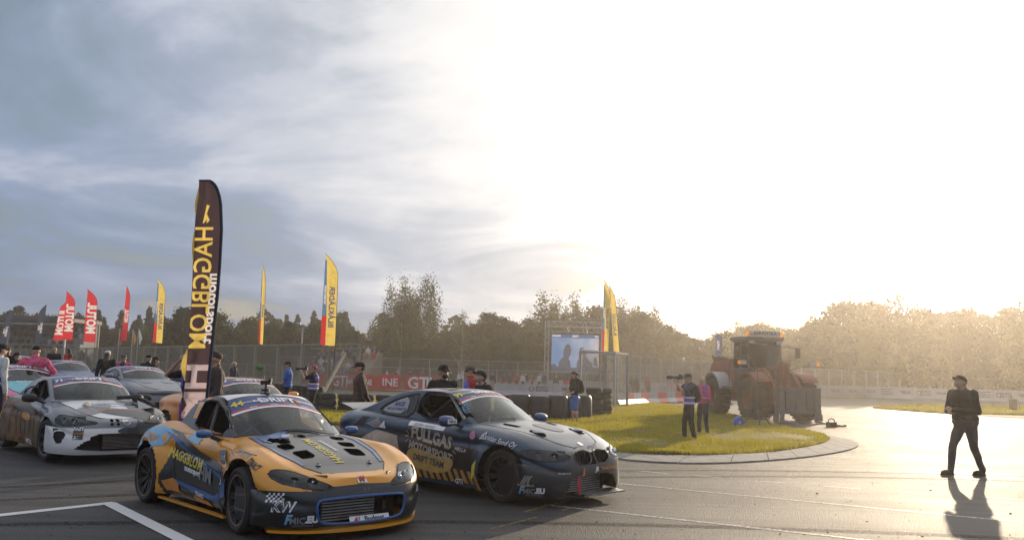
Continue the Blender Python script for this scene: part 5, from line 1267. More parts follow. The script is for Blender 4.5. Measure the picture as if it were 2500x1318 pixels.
# bumper (black), hood (carbon), nose strip (orange) and side livery
hc.side(1, [(1.42, .47), (1.62, .455), (1.75, .455), (2.3, .455), (2.3, 0), (1.3, 0)])
hc.nose(1, [(-1.3, .455), (-.55, .46), (-.42, .485), (0, .50), (.42, .485), (.55, .46), (1.3, .455), (1.3, 0), (-1.3, 0)], 0, sides=(-1,))
hc.top(2, [(.60, -.1), (.60, .56), (.9, .60), (1.3, .56), (1.62, .47), (1.80, .34), (1.80, -.1)], 1, only=[0])
hc.nose(3, [(-.90, .635), (-.86, .57), (-.72, .51), (-.50, .47), (-.31, .465), (-.33, .50), (-.48, .555), (-.64, .605), (-.80, .64)], 2)
hc.nose(-1, [(-.46, .36), (-.44, .18), (-.36, .145), (0, .135), (.36, .145), (.44, .18), (.46, .36), (.38, .38), (0, .39), (-.38, .38)], 1, sides=(-1,))
hc.side(4, [(-.80, .30), (-.62, .75), (-.5, .76), (.9, .44), (.95, .30), (.86, .12), (-.70, .12)])
for nm, lab, mt in (('body_shell', 0, 'p_orange'), ('front_bumper', 1, 'p_black'), ('hood', 2, 'p_carbon'), ('headlight_glass', 3, 'lamp_glass'), ('side_panel', 4, 'p_black')): b.part(lab, nm, M[mt], hc.root, lab in (3, 4))
hc.finish_cabin(M['p_black'], [(-.52, .865), (-.50, 1.17), (-.42, 1.215), (-.12, 1.215), (.46, .865)], open_side=True)
hc.underbody(.13); hc.interior('cage'); hc.wheels(.318, .27, (.965, .95), 9, M['plastic'], steer=-.10, lip='d_bronze', rimR=.242)
hc.lamp_inside(.58, .53, .34, .09, 2)
hc.banner('44', 'd_yellow')
hc.mirror(.30, .91, .89, 'p_blue', size=(.10, .17, .09))
# roof: pale panels with the orange rear corner
hc.topprint([[(-.10, -.50), (-.10, -.02), (-.28, -.02), (-.30, -.51)]], 'white', name='roof_sticker'); hc.topprint([[(-.10, .10), (-.10, .50), (-.28, .51), (-.27, .12)]], 'white', name='roof_sticker')
hc.topprint([[(-.36, -.50), (-.36, .50), (-.62, .50), (-.62, -.50)]], 'd_grey', name='roof_sticker')
hc.decal([[(-.66, 1.0), (-.64, 1.24), (-.40, 1.29), (-.35, 1.23), (-.44, 1.215), (-.50, 1.17), (-.52, 1.0)]], 'p_orange', (0, -1, 0), (1, 0, 0), (0, 0, 1), (0, 1, 0), 'roof_pillar', .004)
for sd in (-1, 1): hc.line([(sd * a, z) for a, z in chaikin([(-.90, .635), (-.86, .57), (-.72, .51), (-.50, .47), (-.31, .465), (-.33, .50), (-.48, .555), (-.64, .605), (-.80, .64)], 2)] , 'nose', w=.006, name='headlight_seal')
# side livery
hc.sideprint([[(-.90, .84), (-.62, .80), (-.2, .66), (.45, .52), (.92, .45), (.92, .38), (.3, .52), (-.15, .60), (-.62, .74)]], 'p_blue', .006)
hc.sideprint([[(-.86, .865), (-.55, .835), (.05, .69), (.5, .60), (.93, .49), (.93, .455), (.45, .53), (-.2, .67), (-.62, .81)]], 'p_black', .008)
hc.sideprint([[(-.62, .30), (.55, .20), (.93, .32), (.93, .40), (.78, .40), (.5, .27), (-.55, .335)]], 'p_blue', .008)
hc.sideprint([[(-.66, .15), (-.74, .30), (-.60, .34), (-.45, .30), (-.42, .22), (-.30, .20), (-.35, .14)]], 'd_orange', .009)
hc.sideprint([[(-.05, .215), (.35, .19), (.45, .15), (.05, .17)]], 'd_orange', .010)
hc.sidetext('HAGGBLOM', -.29, .575, .155, 'd_yellow', rot=-.10, bold=.004, spacing=1.02, off=.012)
hc.sidetext('motorsport', -.10, .465, .085, 'white', rot=-.08, bold=.004, off=.012)
hc.sidetext('HM', .24, .455, .21, 'd_grey', rot=-.10, bold=.008, shear=-.1, off=.012)
hc.sidetext('TENACI', .12, .235, .06, 'white', rot=-.08, bold=.002, off=.013); hc.sidetext('Lershi', .63, .205, .085, 'd_grey', rot=-.08, off=.013); hc.sidetext('P', .80, .42, .16, 'white', rot=-.05, off=.013)
hc.sideprint([[(.53, .735), (.70, .755), (.73, .62), (.57, .60)]], 'd_grey', .012); hc.sidetext('budi', .63, .68, .09, 'white', rot=-.02, shear=.2, off=.015); hc.sidetext('RC', .80, .60, .09, 'white', rot=-.5, bold=.004, off=.013)
hc.decal([[(-.9, .35), (-.35, .12), (-.1, -.02), (-.5, .02), (-.9, .12)]], 'd_lblue', (-.55, -.80, 1.2), (1, 0, 0), (0, -1, 0), (0, 0, -1), 'sticker', .006)
hc.sidetext('motorsport', -1.18, .80, .10, 'd_lblue', rot=-.1, off=.008); hc.sideprint([[(-.35, .845), (-.02, .805), (-.02, .75), (-.35, .79)]], 'd_lblue', .012)
hc.sidetext('TENACI', 1.42, .675, .055, 'ink', rot=-.35, bold=.002, off=.008); hc.sidetext('PRODECAL', 1.18, .755, .05, 'd_lblue', rot=-.14, off=.008)
# hood: vents, lettering, blue outline, latch, pins
for sd in (-1, 1):
    for (xa_, xb_, ya, yb_) in ((1.22, 1.42, .20, .42), (.98, 1.12, .27, .47), (.78, .86, .30, .48)):
        pl = [(xa_ - .03, sd * ya), (xb_ - .03, sd * (ya - .01)), (xb_ + .02, sd * (ya + .04)), (xb_ + .03, sd * (yb_ - .03)), (xa_ + .04, sd * yb_), (xa_ - .01, sd * (yb_ - .02))]
        cx_ = sum(p[0] for p in pl) / len(pl); cy_ = sum(p[1] for p in pl) / len(pl); hc.topprint([[(cx_ + (a - cx_) * .82, cy_ + (b_ - cy_) * .82) for a, b_ in pl]], 'void', .006, name='hood_vent')
hc.toptext('HAGGBLOM', 1.22, -.03, .14, 'd_yellow', bold=.002, sx=.95); hc.toptext('motorsport', 1.10, .10, .075, 'white', bold=.002)
for sd in (-1, 1):
    hc.topprint([[(.62, sd * .565), (.9, sd * .60), (1.3, sd * .56), (1.6, sd * .475), (1.58, sd * .44), (1.28, sd * .515), (.9, sd * .55), (.62, sd * .50)]], 'p_blue', .005, name='hood_stripe')
    hc.line([(.60, sd * .57), (.9, sd * .61), (1.3, sd * .57), (1.62, sd * .475), (1.78, sd * .36)], 'top', w=.006)
    mb = MB(); h_ = hc.hit((1.60, sd * .30, 2), (0, 0, -1), .0); mb.cyl(h_, h_ + Vector((0, 0, .03)), .014, n=8); mb.cyl(h_, h_ + Vector((0, 0, .006)), .03, n=12); mb.build('hood_pin', M['chrome'], hc.root)
hc.topprint([[(.62, -.50), (.62, -.12), (.76, -.30), (.9, -.46), (.8, -.52)]], 'p_blue', .0055, name='hood_stripe')
h_ = hc.hit((.86, -.28, 2), (0, 0, -1), 0); mb = MB(); mb.cyl(h_ + Vector((0, -.02, .035)), h_ + Vector((.10, .02, .04)), .038, n=14); mb.build('exhaust_outlet', M['chrome'], hc.root, True)
hc.topprint([[(.76, -.42), (.92, -.36), (.92, -.24), (.86, -.22), (.74, -.40)]], 'void', .0065, name='hood_opening')
hc.topprint([chaikin([(.70, -.06), (.78, -.06), (.78, .03), (.70, .03)], 2)], 'void', .006, name='hood_vent')
# nose: badge plate, grille ring, intercooler, name plate, splitter
hc.nosetext('H', 0, .535, .055, 'd_red', bold=.004, off=.012, sx=1.3); hc.noseprint([[(-.055, -.03), (.055, -.03), (.045, .03), (-.045, .03)]], 0, .535, 'chrome', .008, name='badge')
hc.nosetext('RACE', .02, .445, .03, 'd_grey', shear=.4)
ring = [hc.hit((SH['xf'] - .9 + cos(a / .9) * 1.5, sin(a / .9) * 1.5, z), (-cos(a / .9), -sin(a / .9), 0), .004) for a, z in chaikin([(-.46, .36), (-.44, .18), (-.36, .145), (0, .135), (.36, .145), (.44, .18), (.46, .36), (.38, .38), (0, .39), (-.38, .38)], 2)]
mb = MB(); mb.tube(ring + ring[:2], .014, n=7, caps=False); mb.build('grille_surround', M['p_blue'], hc.root, True)
ic = bpy.data.objects.new('intercooler', None); link(ic, hc.root); ic.location = (1.80, -.06, .262)
mb = MB(); mb.box((-.035, 0, 0), (.05, .62, .26)); mb.build('core', M['plastic'], ic)
for k in range(9): mb = MB(); mb.box((0, 0, -.112 + k * .028), (.03, .60, .012)); mb.build('fin', M['alu'], ic)
mb = MB(); mb.box((1.70, 0, .27), (.04, 1.1, .32)); mb.cyl((1.8, .36, .3), (1.8, .36, .2), .03); mb.build('grille_back', M['plastic'], hc.root)
mb = MB(); R_ = Matrix.Rotation(-.45, 3, 'Y'); mb.box((1.955, .10, .155), (.006, .46, .075), R_); pl_ = mb.build('name_plate', M['white'], hc.root)
put_text('Budmat.', .075, M['ink'], (1.962, .16, .157), (0, 1, 0), Vector((-.43, 0, .9)), pl_, bold=.002); put_text('AI', .07, M['d_red'], (1.962, -.06, .157), (0, 1, 0), Vector((-.43, 0, .9)), pl_, bold=.003, shear=.4)
def checker(n1_, n2_, sz):
    return [[(i * sz, j * sz), (i * sz + sz, j * sz), (i * sz + sz + .2 * sz, j * sz + sz), (i * sz + .2 * sz, j * sz + sz)] for i in range(n1_) for j in range(n2_) if (i + j) % 2 == 0 and i < n1_ - (n2_ - 1 - j) * .8 + 1]
hc.nosetext('KW', -.72, .315, .13, 'white', bold=.006, shear=.15); hc.nosetext('KW', -.722, .317, .118, 'p_black', bold=-.001, shear=.15, off=.010)
hc.noseprint(checker(8, 4, .022), -.86, .355, 'white', .006)
hc.nosetext('F', -.68, .20, .12, 'd_lblue', bold=.006, shear=.3); hc.nosetext('MIC', -.60, .19, .085, 'd_grey', bold=.003); hc.nosetext('.EU', -.49, .20, .085, 'white', bold=.006); hc.nosetext('PERFORMANCE', -.56, .145, .028, 'd_grey')
hc.nosetext('KW', .78, .38, .10, 'white', bold=.004)
mb = MB(); pts = []
for k in range(25):
    a = -1.30 + 2.45 * k / 24; r_ = 1.035 if abs(a) < 1.0 else 1.035; y = .93 * sin(a * .9) * (1 if abs(a) < 1.2 else 1); x = 1.03 + 1.05 * cos(a * .72) ** .9
    pts.append((x, y, .075 + (.05 * max(0, (a - .85) / .3))))
V = []
for (x, y, z) in pts: V += [(x, y, z), (x + .0, y, z + .022), (x - .30, y * .9, z + .03), (x - .30, y * .9, z + .01)]
mb.add(V, [(4 * k + e, 4 * k + 4 + e, 4 * k + 4 + (e + 1) % 4, 4 * k + (e + 1) % 4) for k in range(24) for e in range(4)]); mb.build('splitter', M['p_orange'], hc.root)
mb = MB(); mb.box((0, -.885, .105), (1.72, .05, .022)); mb.box((0, .885, .105), (1.72, .05, .022)); mb.build('side_skirt', M['p_orange'], hc.root)
# camera on the roof
rc = empty('roof_camera', (0, 0, 0), 0, 'small black action camera with a green-tipped aerial on the roadster roof', 'camera'); 
wp = hc.root.matrix_basis @ hc.hit((-.22, .02, 2), (0, 0, -1), 0); rc.location = wp
mb = MB(); mb.cyl((0, 0, 0), (0, 0, .02), .06, n=14); mb.cyl((0, 0, .02), (0, 0, .12), .014); mb.box((0, 0, .05), (.09, .05, .03)); mb.build('mount', M['plastic'], rc); mb = MB(); mb.box((0, 0, .14), (.12, .05, .05)); mb.box((.05, 0, .17), (.03, .05, .03)); mb.build('camera_body', M['plastic'], rc)
mb = MB(); mb.tube([(-.02, 0, .14), (-.05, .05, .24), (-.12, .1, .30)], .004, n=4); mb.build('aerial', M['plastic'], rc); mb = MB(); mb.ell((-.12, .1, .31), (.05, .03, .03), 8, 6); mb.build('aerial_tip', mat('green_foam', (.07, .18, .04), .7), rc)
# panel gaps and door
hc.line([(-.62, .84), (-.60, .45), (-.50, .20)], w=.004); hc.line([(.52, .83), (.60, .5), (.58, .2)], w=.004); hc.line([(-.62, .84), (.52, .83)], w=.003); hc.line([(1.42, .465), (1.60, .455), (1.72, .455)], w=.004)
hc.line([(1.0, .76), (1.16, .775), (1.32, .75)], w=.006)

# ---------------------------------------------------------------- dark blue coupe (centre)
SB = dict(xf=2.13, xr=-2.28, Lf=.52, Lr=.55, nf=3.6, nr=2.8, xw=(-1.38, 1.38), zw=.34, Ra=(.385, .385), flare=(.055, .055), fw=.20, ins=.08, crown=4.4, fbump=.010, hood=.015, crease=.20,
    W=[(-2.28, .80), (-1.38, .895), (-.6, .88), (.6, .88), (1.38, .90), (1.8, .88), (2.13, .86)],
    zc=[(-2.28, .98), (-1.9, 1.03), (-1.6, 1.03), (.8, .965), (1.2, .92), (1.6, .85), (1.95, .745), (2.13, .64)],
    zs=[(-2.28, .88), (-1.9, .94), (-1.38, .965), (-.6, .93), (.4, .90), (1.0, .885), (1.4, .85), (1.75, .75), (2.0, .65), (2.13, .60)],
    zl=[(-2.28, .26), (-1.8, .18), (-.9, .14), (.9, .12), (1.8, .11), (2.13, .11)],
    rakef=[(.1, .02), (.2, .04), (.4, .03), (.55, .01), (.66, -.04), (.8, -.1)], raker=[(.2, -.05), (.6, .04), (1, 0)],
    zr=[(-1.85, 1.02), (-1.55, 1.11), (-1.2, 1.235), (-.85, 1.33), (-.45, 1.378), (-.1, 1.375), (.08, 1.345), (.45, 1.17), (.86, .945)],
    belt=[(-1.85, .96), (-.9, .94), (.86, .90)], yb=[(-1.85, .66), (-.9, .745), (.3, .745), (.86, .70)], yt=.585, xh=.06, xrh=-1.02, bow=.26, pw=.05)
bc = Car('coupe', (-.524, 12.53), -.705, SB, 'dark blue drift coupe with FULLGAS MOTORSPORT lettering on its door, centre of the photo', cell=.023)
bc.arches(); b = bc.b
b.cut(-1, lambda P: polysd(P[:, 0], np.abs(P[:, 1]), [(-1.3, -1), (.74, -1), (.74, .66), (-1.3, .62)]), lambda P: P[:, 2] > .85, False)
bc.side(1, [(1.60, .52), (1.95, .47), (2.6, .47), (2.6, 0), (1.3, 0), (1.45, .3)])
bc.nose(1, [(-1.3, .50), (-.5, .47), (-.40, .66), (0, .69), (.40, .66), (.5, .47), (1.3, .50), (1.3, 0), (-1.3, 0)], 0, sides=(-1,))
bc.top(2, [(.82, -.1), (.80, .66), (1.2, .66), (1.6, .56), (1.9, .40), (1.99, .2), (1.99, -.1)], 1, only=[0])
bc.nose(3, [(-1.02, .665), (-.98, .60), (-.82, .555), (-.55, .55), (-.42, .575), (-.44, .63), (-.62, .665), (-.85, .69)], 2)
for sd in (-1, 1): bc.nose(-1, [(sd * .03, .645), (sd * .05, .52), (sd * .12, .49), (sd * .28, .50), (sd * .36, .57), (sd * .35, .64), (sd * .2, .665)], 1, sides=(-1,))
bc.nose(-1, [(-.42, .36), (-.50, .16), (-.36, .13), (0, .12), (.36, .13), (.50, .16), (.42, .36), (0, .38)], 1, sides=(-1,))
for nm, lab, mt in (('body_shell', 0, 'p_bmw'), ('front_bumper', 1, 'p_black'), ('hood', 2, 'p_bmw'), ('headlight_glass', 3, 'lamp_glass')): b.part(lab, nm, M[mt], bc.root, lab == 3)
bc.finish_cabin(M['p_bmw'], [(-.41, .95), (-.39, 1.31), (-.1, 1.33), (.14, 1.29), (.72, .94)], [(-1.15, 1.0), (-1.20, 1.06), (-.85, 1.22), (-.5, 1.29), (-.44, 1.28), (-.46, .96), (-.9, .965)], open_side=True)
bc.underbody(.12); bc.interior('cage', zb=.88); bc.wheels(.335, .26, (.92, .925), 10, M['plastic'], steer=-.12, bolts=30, lip='p_dark', rimR=.245)
bc.lamp_inside(.72, .61, .40, .10, 2); bc.banner('99', 'd_yellow'); bc.mirror(.50, 1.0, .965, 'p_dblue', size=(.14, .24, .15))
h_ = (.44, -1.02, .97)
mb = MB(); mb.box((.578, -1.0, .965), (.004, .17, .06)); o = mb.build('mirror_sticker', M['white'], bc.root); put_text('Hdr p', .05, M['ink'], (.582, -1.0, .965), (0, 1, 0), (0, 0, 1), o, bold=.002)
for sd in (-1, 1): bc.line([(sd * a, z) for a, z in chaikin([(-1.02, .665), (-.98, .60), (-.82, .555), (-.55, .55), (-.42, .575), (-.44, .63), (-.62, .665), (-.85, .69)], 2)], 'nose', w=.007, name='headlight_seal')
# grille slats, intercooler
for sd in (-1, 1):
    kg = bpy.data.objects.new('kidney_grille', None); link(kg, bc.root)
    for k in range(7): y = sd * (.07 + k * .042); h_ = bc.hit((3, y, .58), (-1, 0, 0), -.02); mb = MB(); mb.box((h_.x - .01, y, .58), (.02, .010, .15)); mb.build('slat', M['plastic'], kg)
    ring = [bc.hit((SB['xf'] - .9 + cos(a / .9) * 1.5, sin(a / .9) * 1.5, z), (-cos(a / .9), -sin(a / .9), 0), .003) for a, z in chaikin([(sd * .03, .645), (sd * .05, .52), (sd * .12, .49), (sd * .28, .50), (sd * .36, .57), (sd * .35, .64), (sd * .2, .665)], 2)]
    mb = MB(); mb.tube(ring + ring[:2], .009, n=6, caps=False); mb.build('surround', M['p_black'], kg, True)
mb = MB(); mb.box((1.86, 0, .55), (.03, .8, .2)); mb.build('grille_back', M['trim'], bc.root)
ic = bpy.data.objects.new('intercooler', None); link(ic, bc.root); ic.location = (1.97, 0, .24)
mb = MB(); mb.box((-.04, 0, 0), (.05, .80, .22)); mb.build('core', M['plastic'], ic)
for k in range(7): mb = MB(); mb.box((0, 0, -.085 + k * .028), (.03, .78, .011)); mb.build('fin', M['alu'], ic)
mb = MB(); mb.box((2.10, .22, .12), (.24, .82, .02), Matrix.Rotation(.05, 3, 'Y')); mb.build('splitter', M['alu'], bc.root)
for st, a, z, sz, mt, kw in (('JR', .06, .425, .075, 'white', dict(bold=.004, shear=.3)), ('TRANS-POWER', .33, .425, .055, 'd_orange', dict(bold=.003)), ('F', -.98, .20, .12, 'd_lblue', dict(bold=.006, shear=.3)), ('MIC', -.89, .19, .085, 'd_grey', dict(bold=.003)), ('.EU', -.78, .20, .085, 'white', dict(bold=.006)), ('PERFORMANCE', -.84, .145, .03, 'd_grey', {}), ('//(', -.93, .325, .12, 'd_grey', dict(bold=.008, shear=.3)), ('RACEGARAGE', -.93, .262, .035, 'd_tan', dict(bold=.001)), ('Wunderwerk', -.52, .41, .035, 'white', {})):
    bc.nosetext(st, a, z, sz, mt, **kw)
bc.noseprint([[(-.05, -.11), (.01, -.12), (-.01, .02), (.0, .10), (-.05, .08), (-.07, .0)]], -.28, .26, 'd_red', .006); bc.noseprint([[(-.03, -.05), (.02, -.04), (.03, .05), (.0, .06)]], -.22, .40, 'd_orange', .006)
h_ = bc.hit((1.96, 0, 2), (0, 0, -1), 0)
bc.topprint([[(1.93 + .042 * cos(t), .042 * sin(t)) for t in np.linspace(0, 2 * pi, 18)[:-1]]], 'chrome', .006, name='badge')
# hood vents and lines
for sd in (-1, 1):
    bc.topprint([[(.98, sd * .42), (1.24, sd * .36), (1.22, sd * .44), (1.02, sd * .49)]], 'void', .006, name='hood_vent')
    bc.topprint([[(1.42, sd * .42), (1.50, sd * .36), (1.66, sd * .37), (1.70, sd * .44), (1.60, sd * .49), (1.46, sd * .47)]], 'void', .006, name='hood_vent')
    mb = MB(); p = bc.hit((1.56, sd * .42, 2), (0, 0, -1), .01); mb.ell(p, (.12, .05, .02), 12, 6); mb.build('vent_insert', M['alu'], bc.root, True)
    bc.line([(.80, sd * .67), (1.2, sd * .67), (1.6, sd * .575), (1.9, sd * .41), (2.0, sd * .2)], 'top', w=.005)
bc.topprint([chaikin([(1.15, -.12), (1.15, .2), (1.5, .22), (1.62, .05), (1.5, -.14)], 2)], 'd_grey', .005, name='hood_sticker')
# door livery
pale = [(-.62, .70), (-1.05, .76), (-1.3, .62), (-1.22, .52), (-1.02, .44), (-.72, .42), (-.56, .52)]
bc.sideprint([[(-1.95, .76), (-1.2, .72), (-.45, .80), (.3, .66), (.95, .62), (.99, .12), (-.99, .12), (-1.0, .5), (-1.2, .62), (-1.7, .68)]], 'p_black', .004)
bc.sideprint([pale], 'd_tan', .007); bc.sideprint([[(-1.25, .84), (-1.05, .93), (-.88, .80), (-1.1, .78)]], 'd_grey', .007); bc.sideprint([[(-1.0, .80), (-.90, .89), (-.86, .79)]], 'white', .009)
bc.sideprint([chaikin([(-.38, .56), (-.42, .34), (-.05, .27), (.3, .26), (.50, .34), (.50, .50), (.2, .47), (-.1, .55)], 2)], 'd_gold', .007)
for k in range(13):
    x = -.62 + k * .125; bc.sideprint([[(x, .40 - .006 * k), (x + .06, .40 - .006 * k), (x + .20, .12), (x + .12, .12)]], 'd_amber', .006 if k % 2 else .0065)
bc.sideprint([[(.86, .42), (.96, .50), (.93, .32), (.84, .2)]], 'd_yellow', .007)
for st, x, z, sz, mt, rot, kw in (('FULLGAS', .07, .715, .225, 'd_tan', -.14, dict(bold=.009, sx=.88)), ('MOTORSPORT', .06, .535, .145, 'd_tan', -.16, dict(bold=.006, sx=.88)), ('DRIFT TEAM', .04, .405, .115, 'ink', -.12, dict(bold=.004, sx=.95)), ('HELLA', .63, .60, .07, 'white', -.1, dict(shear=.3)), ('Christian Sand Oy', 1.30, .775 - .01, .085, 'white', -.14, dict(shear=.4)), ('GTI', .62, .19, .09, 'white', 0, dict(bold=.003))):
    bc.sidetext(st, x, z, sz, mt, rot=rot, off=.011, **kw)
for dx, dz, r_ in ((-.40, .77, .6), (-.42, .71, 0), (-.40, .65, -.6), (.52, .56, .5), (.56, .61, 0.1), (.50, .50, 1.0)): bc.sideprint([[(dx - .035 * cos(r_), dz + .035 * sin(r_) - .008), (dx + .035 * cos(r_), dz - .035 * sin(r_) - .008), (dx + .035 * cos(r_), dz - .035 * sin(r_) + .008), (dx - .035 * cos(r_), dz + .035 * sin(r_) + .008)]], 'd_tan', .011)
bc.sideprint([[(-.40, .915), (.32, .875), (.30, .82), (-.40, .855)]], 'white', .009); bc.sidetext('RED DRILL  JALA-ALGE', -.08, .865, .04, 'ink', rot=-.06, off=.012)
bc.sideprint([[(.84 + .05 * cos(t), .80 + .05 * sin(t)) for t in np.linspace(0, 2 * pi, 18)[:-1]]], 'd_pink', .009)
tr_ = [(.96, .765), (1.10, .765), (1.07, .86)]; bc.sideprint([tr_], 'white', .008); bc.sideprint([[(.99, .775), (1.085, .775), (1.065, .84)]], 'p_bmw', .010)
bc.sideprint([[(-1.52, .80), (-1.32, .80), (-1.24, .93), (-1.38, .935)]], 'trim', .006, name='side_vent')
bc.decal([chaikin([(-1.10, 1.01), (-1.12, 1.06), (-.85, 1.19), (-.62, 1.25), (-.6, 1.0)], 1)], mat('frosted_sticker', (.35, .36, .38), .5), (0, -1, 0), (1, 0, 0), (0, 0, 1), (0, 1, 0), 'window_sticker', .005)
bc.sidetext('MIKI AUTOMAATIO', -.82, 1.06, .05, 'd_navy', off=.009, bold=.001); bc.sidetext('RACE', -.80, 1.13, .08, 'd_navy', off=.009, shear=.3, bold=.004)
bc.text('FULLGAS', .05, 'd_lblue', (.42, -.64, 1.12), (-.78, .12, .6), (.5, 0, .85), (0, 1, 0), off=.008)
for pts in ([(-.44, .93), (-.46, .5), (-.30, .16)], [(.74, .90), (.80, .5), (.74, .16)], [(1.63, .56), (1.85, .50)]): bc.line(pts, w=.005)
bc.line([(.8, .80), (1.2, .80), (1.6, .72), (1.85, .66)], w=.004, mt='p_silver', name='crease'); bc.line([(-1.9, .90), (-.44, .93), (.74, .90)], w=.003)
# boot spoiler
mb = MB(); V = []
for k in range(13):
    y = -.72 + 1.44 * k / 12; d = .05 * (y / .72) ** 2; V += [(-1.98 + d, y * .86, 1.015), (-2.25 + d, y * .86, 1.075), (-2.27 + d, y * .86, 1.095), (-2.05 + d, y * .86, 1.04)]
mb.add(V, [(4 * k + e, 4 * k + 4 + e, 4 * k + 4 + (e + 1) % 4, 4 * k + (e + 1) % 4) for k in range(12) for e in range(4)] + [(0, 1, 2, 3), (51, 50, 49, 48)]); mb.build('spoiler', M['p_dark'], bc.root)
for y, x in ((-.30, -.1), (.30, -.25)): bc.topprint([[(x - .08, y - .12), (x + .08, y - .12), (x + .06, y + .12), (x - .06, y + .12)]], 'd_brown', .006, name='roof_vent')
mb = MB(); mb.tube([bc.hit((.87 - .06 * t, -.05 - .45 * t, 2), (0, 0, -1), .012) for t in np.linspace(0, 1, 8)], .007, n=4); mb.build('wiper', M['plastic'], bc.root)
mb = MB(); mb.tube([hc.hit((.66 - .05 * t, .45 - .65 * t, 2), (0, 0, -1), .012) for t in np.linspace(0, 1, 8)], .007, n=4); mb.build('wiper', M['plastic'], hc.root)
# ---------------------------------------------------------------- the other race cars
def sedan_spec(L=4.35, H=1.30, W_=.87, wb=2.55, nose=.58, hood=.86, deck=.96, cowl=.80, xh=.05, xrh=-.85, rb=-1.55, fo=.85, flare=.05, lf=.55):
    xf = wb / 2 + fo; xr = -(L - xf)
    return dict(xf=xf, xr=xr, Lf=lf, Lr=.5, nf=3.0, nr=2.8, xw=(-wb / 2, wb / 2), zw=.33, Ra=(.37, .37), flare=(flare, flare), fw=.2, ins=.08, crown=3.8, fbump=.012, hood=.01, crease=.2,
        W=[(xr, W_ - .08), (-wb / 2, W_), (0, W_ - .01), (wb / 2, W_), (xf, W_ - .03)],
        zc=[(xr, deck - .06), (xr + .4, deck), (rb, deck), (cowl, hood + .07), (wb / 2, hood), (xf - .25, hood - .14), (xf, nose + .04)],
        zs=[(xr, deck - .14), (-wb / 2, deck - .06), (0, hood + .02), (wb / 2, hood - .03), (xf - .3, hood - .17), (xf, nose - .02)],
        zl=[(xr, .25), (-wb / 2, .16), (wb / 2, .14), (xf, .13)], rakef=[(.1, .0), (.25, .05), (.45, .02), (.6, -.03), (.75, -.09)], raker=[(.2, -.05), (.6, .03), (1, 0)],
        zr=[(rb, deck), (rb + .3, deck + .10), (xrh, H - .05), (xrh + .45, H), (xh - .12, H - .005), (xh, H - .03), (xh + .35, H - .18), (cowl, hood + .06)],
        belt=[(rb, deck - .05), (-.4, hood + .06), (cowl, hood + .03)], yb=[(rb, W_ - .22), (-.5, W_ - .14), (.3, W_ - .14), (cowl, W_ - .18)], yt=.565, xh=xh, xrh=xrh, bow=.24, pw=.05)
# ---- white and black coupe number 71
ST = sedan_spec(L=4.2, H=1.335, W_=.87, wb=2.57, nose=.60, hood=.86, deck=.98, cowl=.80, xh=.06, xrh=-.75, rb=-1.65, fo=.80, flare=.06)
tcar = Car('coupe', (-7.68, 15.55), -.81, ST, 'white, grey and black drift coupe numbered 71 with a damaged raised bonnet corner', cell=.026, z=.03)
tcar.arches(); b = tcar.b
b.cut(-1, lambda P: polysd(P[:, 0], np.abs(P[:, 1]), [(-1.2, -1), (.68, -1), (.68, .62), (-1.2, .6)]), lambda P: P[:, 2] > .8, False)
tcar.side(5, [(-1.9, .86), (-1.2, .90), (-.2, .88), (.75, .72), (.9, .5), (1.0, .1), (-1.9, .1)])
tcar.nose(1, [(-1.3, .56), (-.5, .54), (0, .545), (.5, .54), (1.3, .56), (1.3, 0), (-1.3, 0)], 0, sides=(-1,))
tcar.top(2, [(.80, -.1), (.78, .60), (1.2, .62), (1.65, .50), (1.9, .25), (1.9, -.1)], 1, only=[0])
tcar.nose(3, [(-1.02, .74), (-1.0, .62), (-.85, .575), (-.62, .575), (-.40, .60), (-.36, .635), (-.6, .665), (-.85, .73)], 2)
tcar.nose(-1, [(-.62, .22), (-.40, .43), (-.28, .46), (.28, .46), (.40, .43), (.62, .22), (.3, .19), (-.3, .19)], 0, sides=(-1,))
tcar.nose(-1, [(-.98, .50), (-.76, .48), (-.80, .34), (-.88, .29), (-.95, .36)], 1)
for nm, lab, mt, sd_ in (('body_shell', 0, 'p_silver', 0), ('front_bumper', 1, 'p_white', 0), ('hood', 2, 'p_white', 0), ('headlight_glass', 3, 'lamp_glass', 1), ('side_panel', 5, 'd_mud', 1)): b.part(lab, nm, M[mt], tcar.root, bool(sd_))
tcar.finish_cabin(M['p_silver'], [(-.48, .93), (-.50, 1.18), (-.15, 1.255), (.06, 1.235), (.60, .92)], [(-1.05, .98), (-1.02, 1.05), (-.72, 1.12), (-.56, 1.13), (-.55, .94)], open_side=True)
tcar.underbody(.13); tcar.interior(); tcar.wheels(.325, .25, (.93, .93), 8, M['plastic'], steer=.12, lip='p_dark', rimR=.24)
for sd in (-1, 1): tcar.line([(sd * a, z) for a, z in chaikin([(-1.02, .74), (-1.0, .62), (-.85, .575), (-.62, .575), (-.40, .60), (-.36, .635), (-.6, .665), (-.85, .73)], 2)], 'nose', w=.007, name='headlight_seal')
tcar.lamp_inside(.78, .65, .34, .11, 2); tcar.banner('71', 'white'); tcar.mirror(.42, .96, .96, 'plastic', size=(.14, .24, .15))
mb = MB(); mb.box((1.78, 0, .33), (.04, 1.2, .34)); mb.box((1.75, -.8, .4), (.04, .3, .26), -.9); mb.box((1.75, .8, .4), (.04, .3, .26), .9); mb.build('grille_back', M['trim'], tcar.root)
ic = bpy.data.objects.new('intercooler', None); link(ic, tcar.root); ic.location = (1.90, .12, .32)
mb = MB(); mb.box((-.04, 0, 0), (.05, .72, .25)); mb.build('core', M['plastic'], ic)
for k in range(11): mb = MB(); mb.box((0, 0, -.11 + k * .022), (.03, .70, .008)); mb.build('fin', M['alu'], ic)
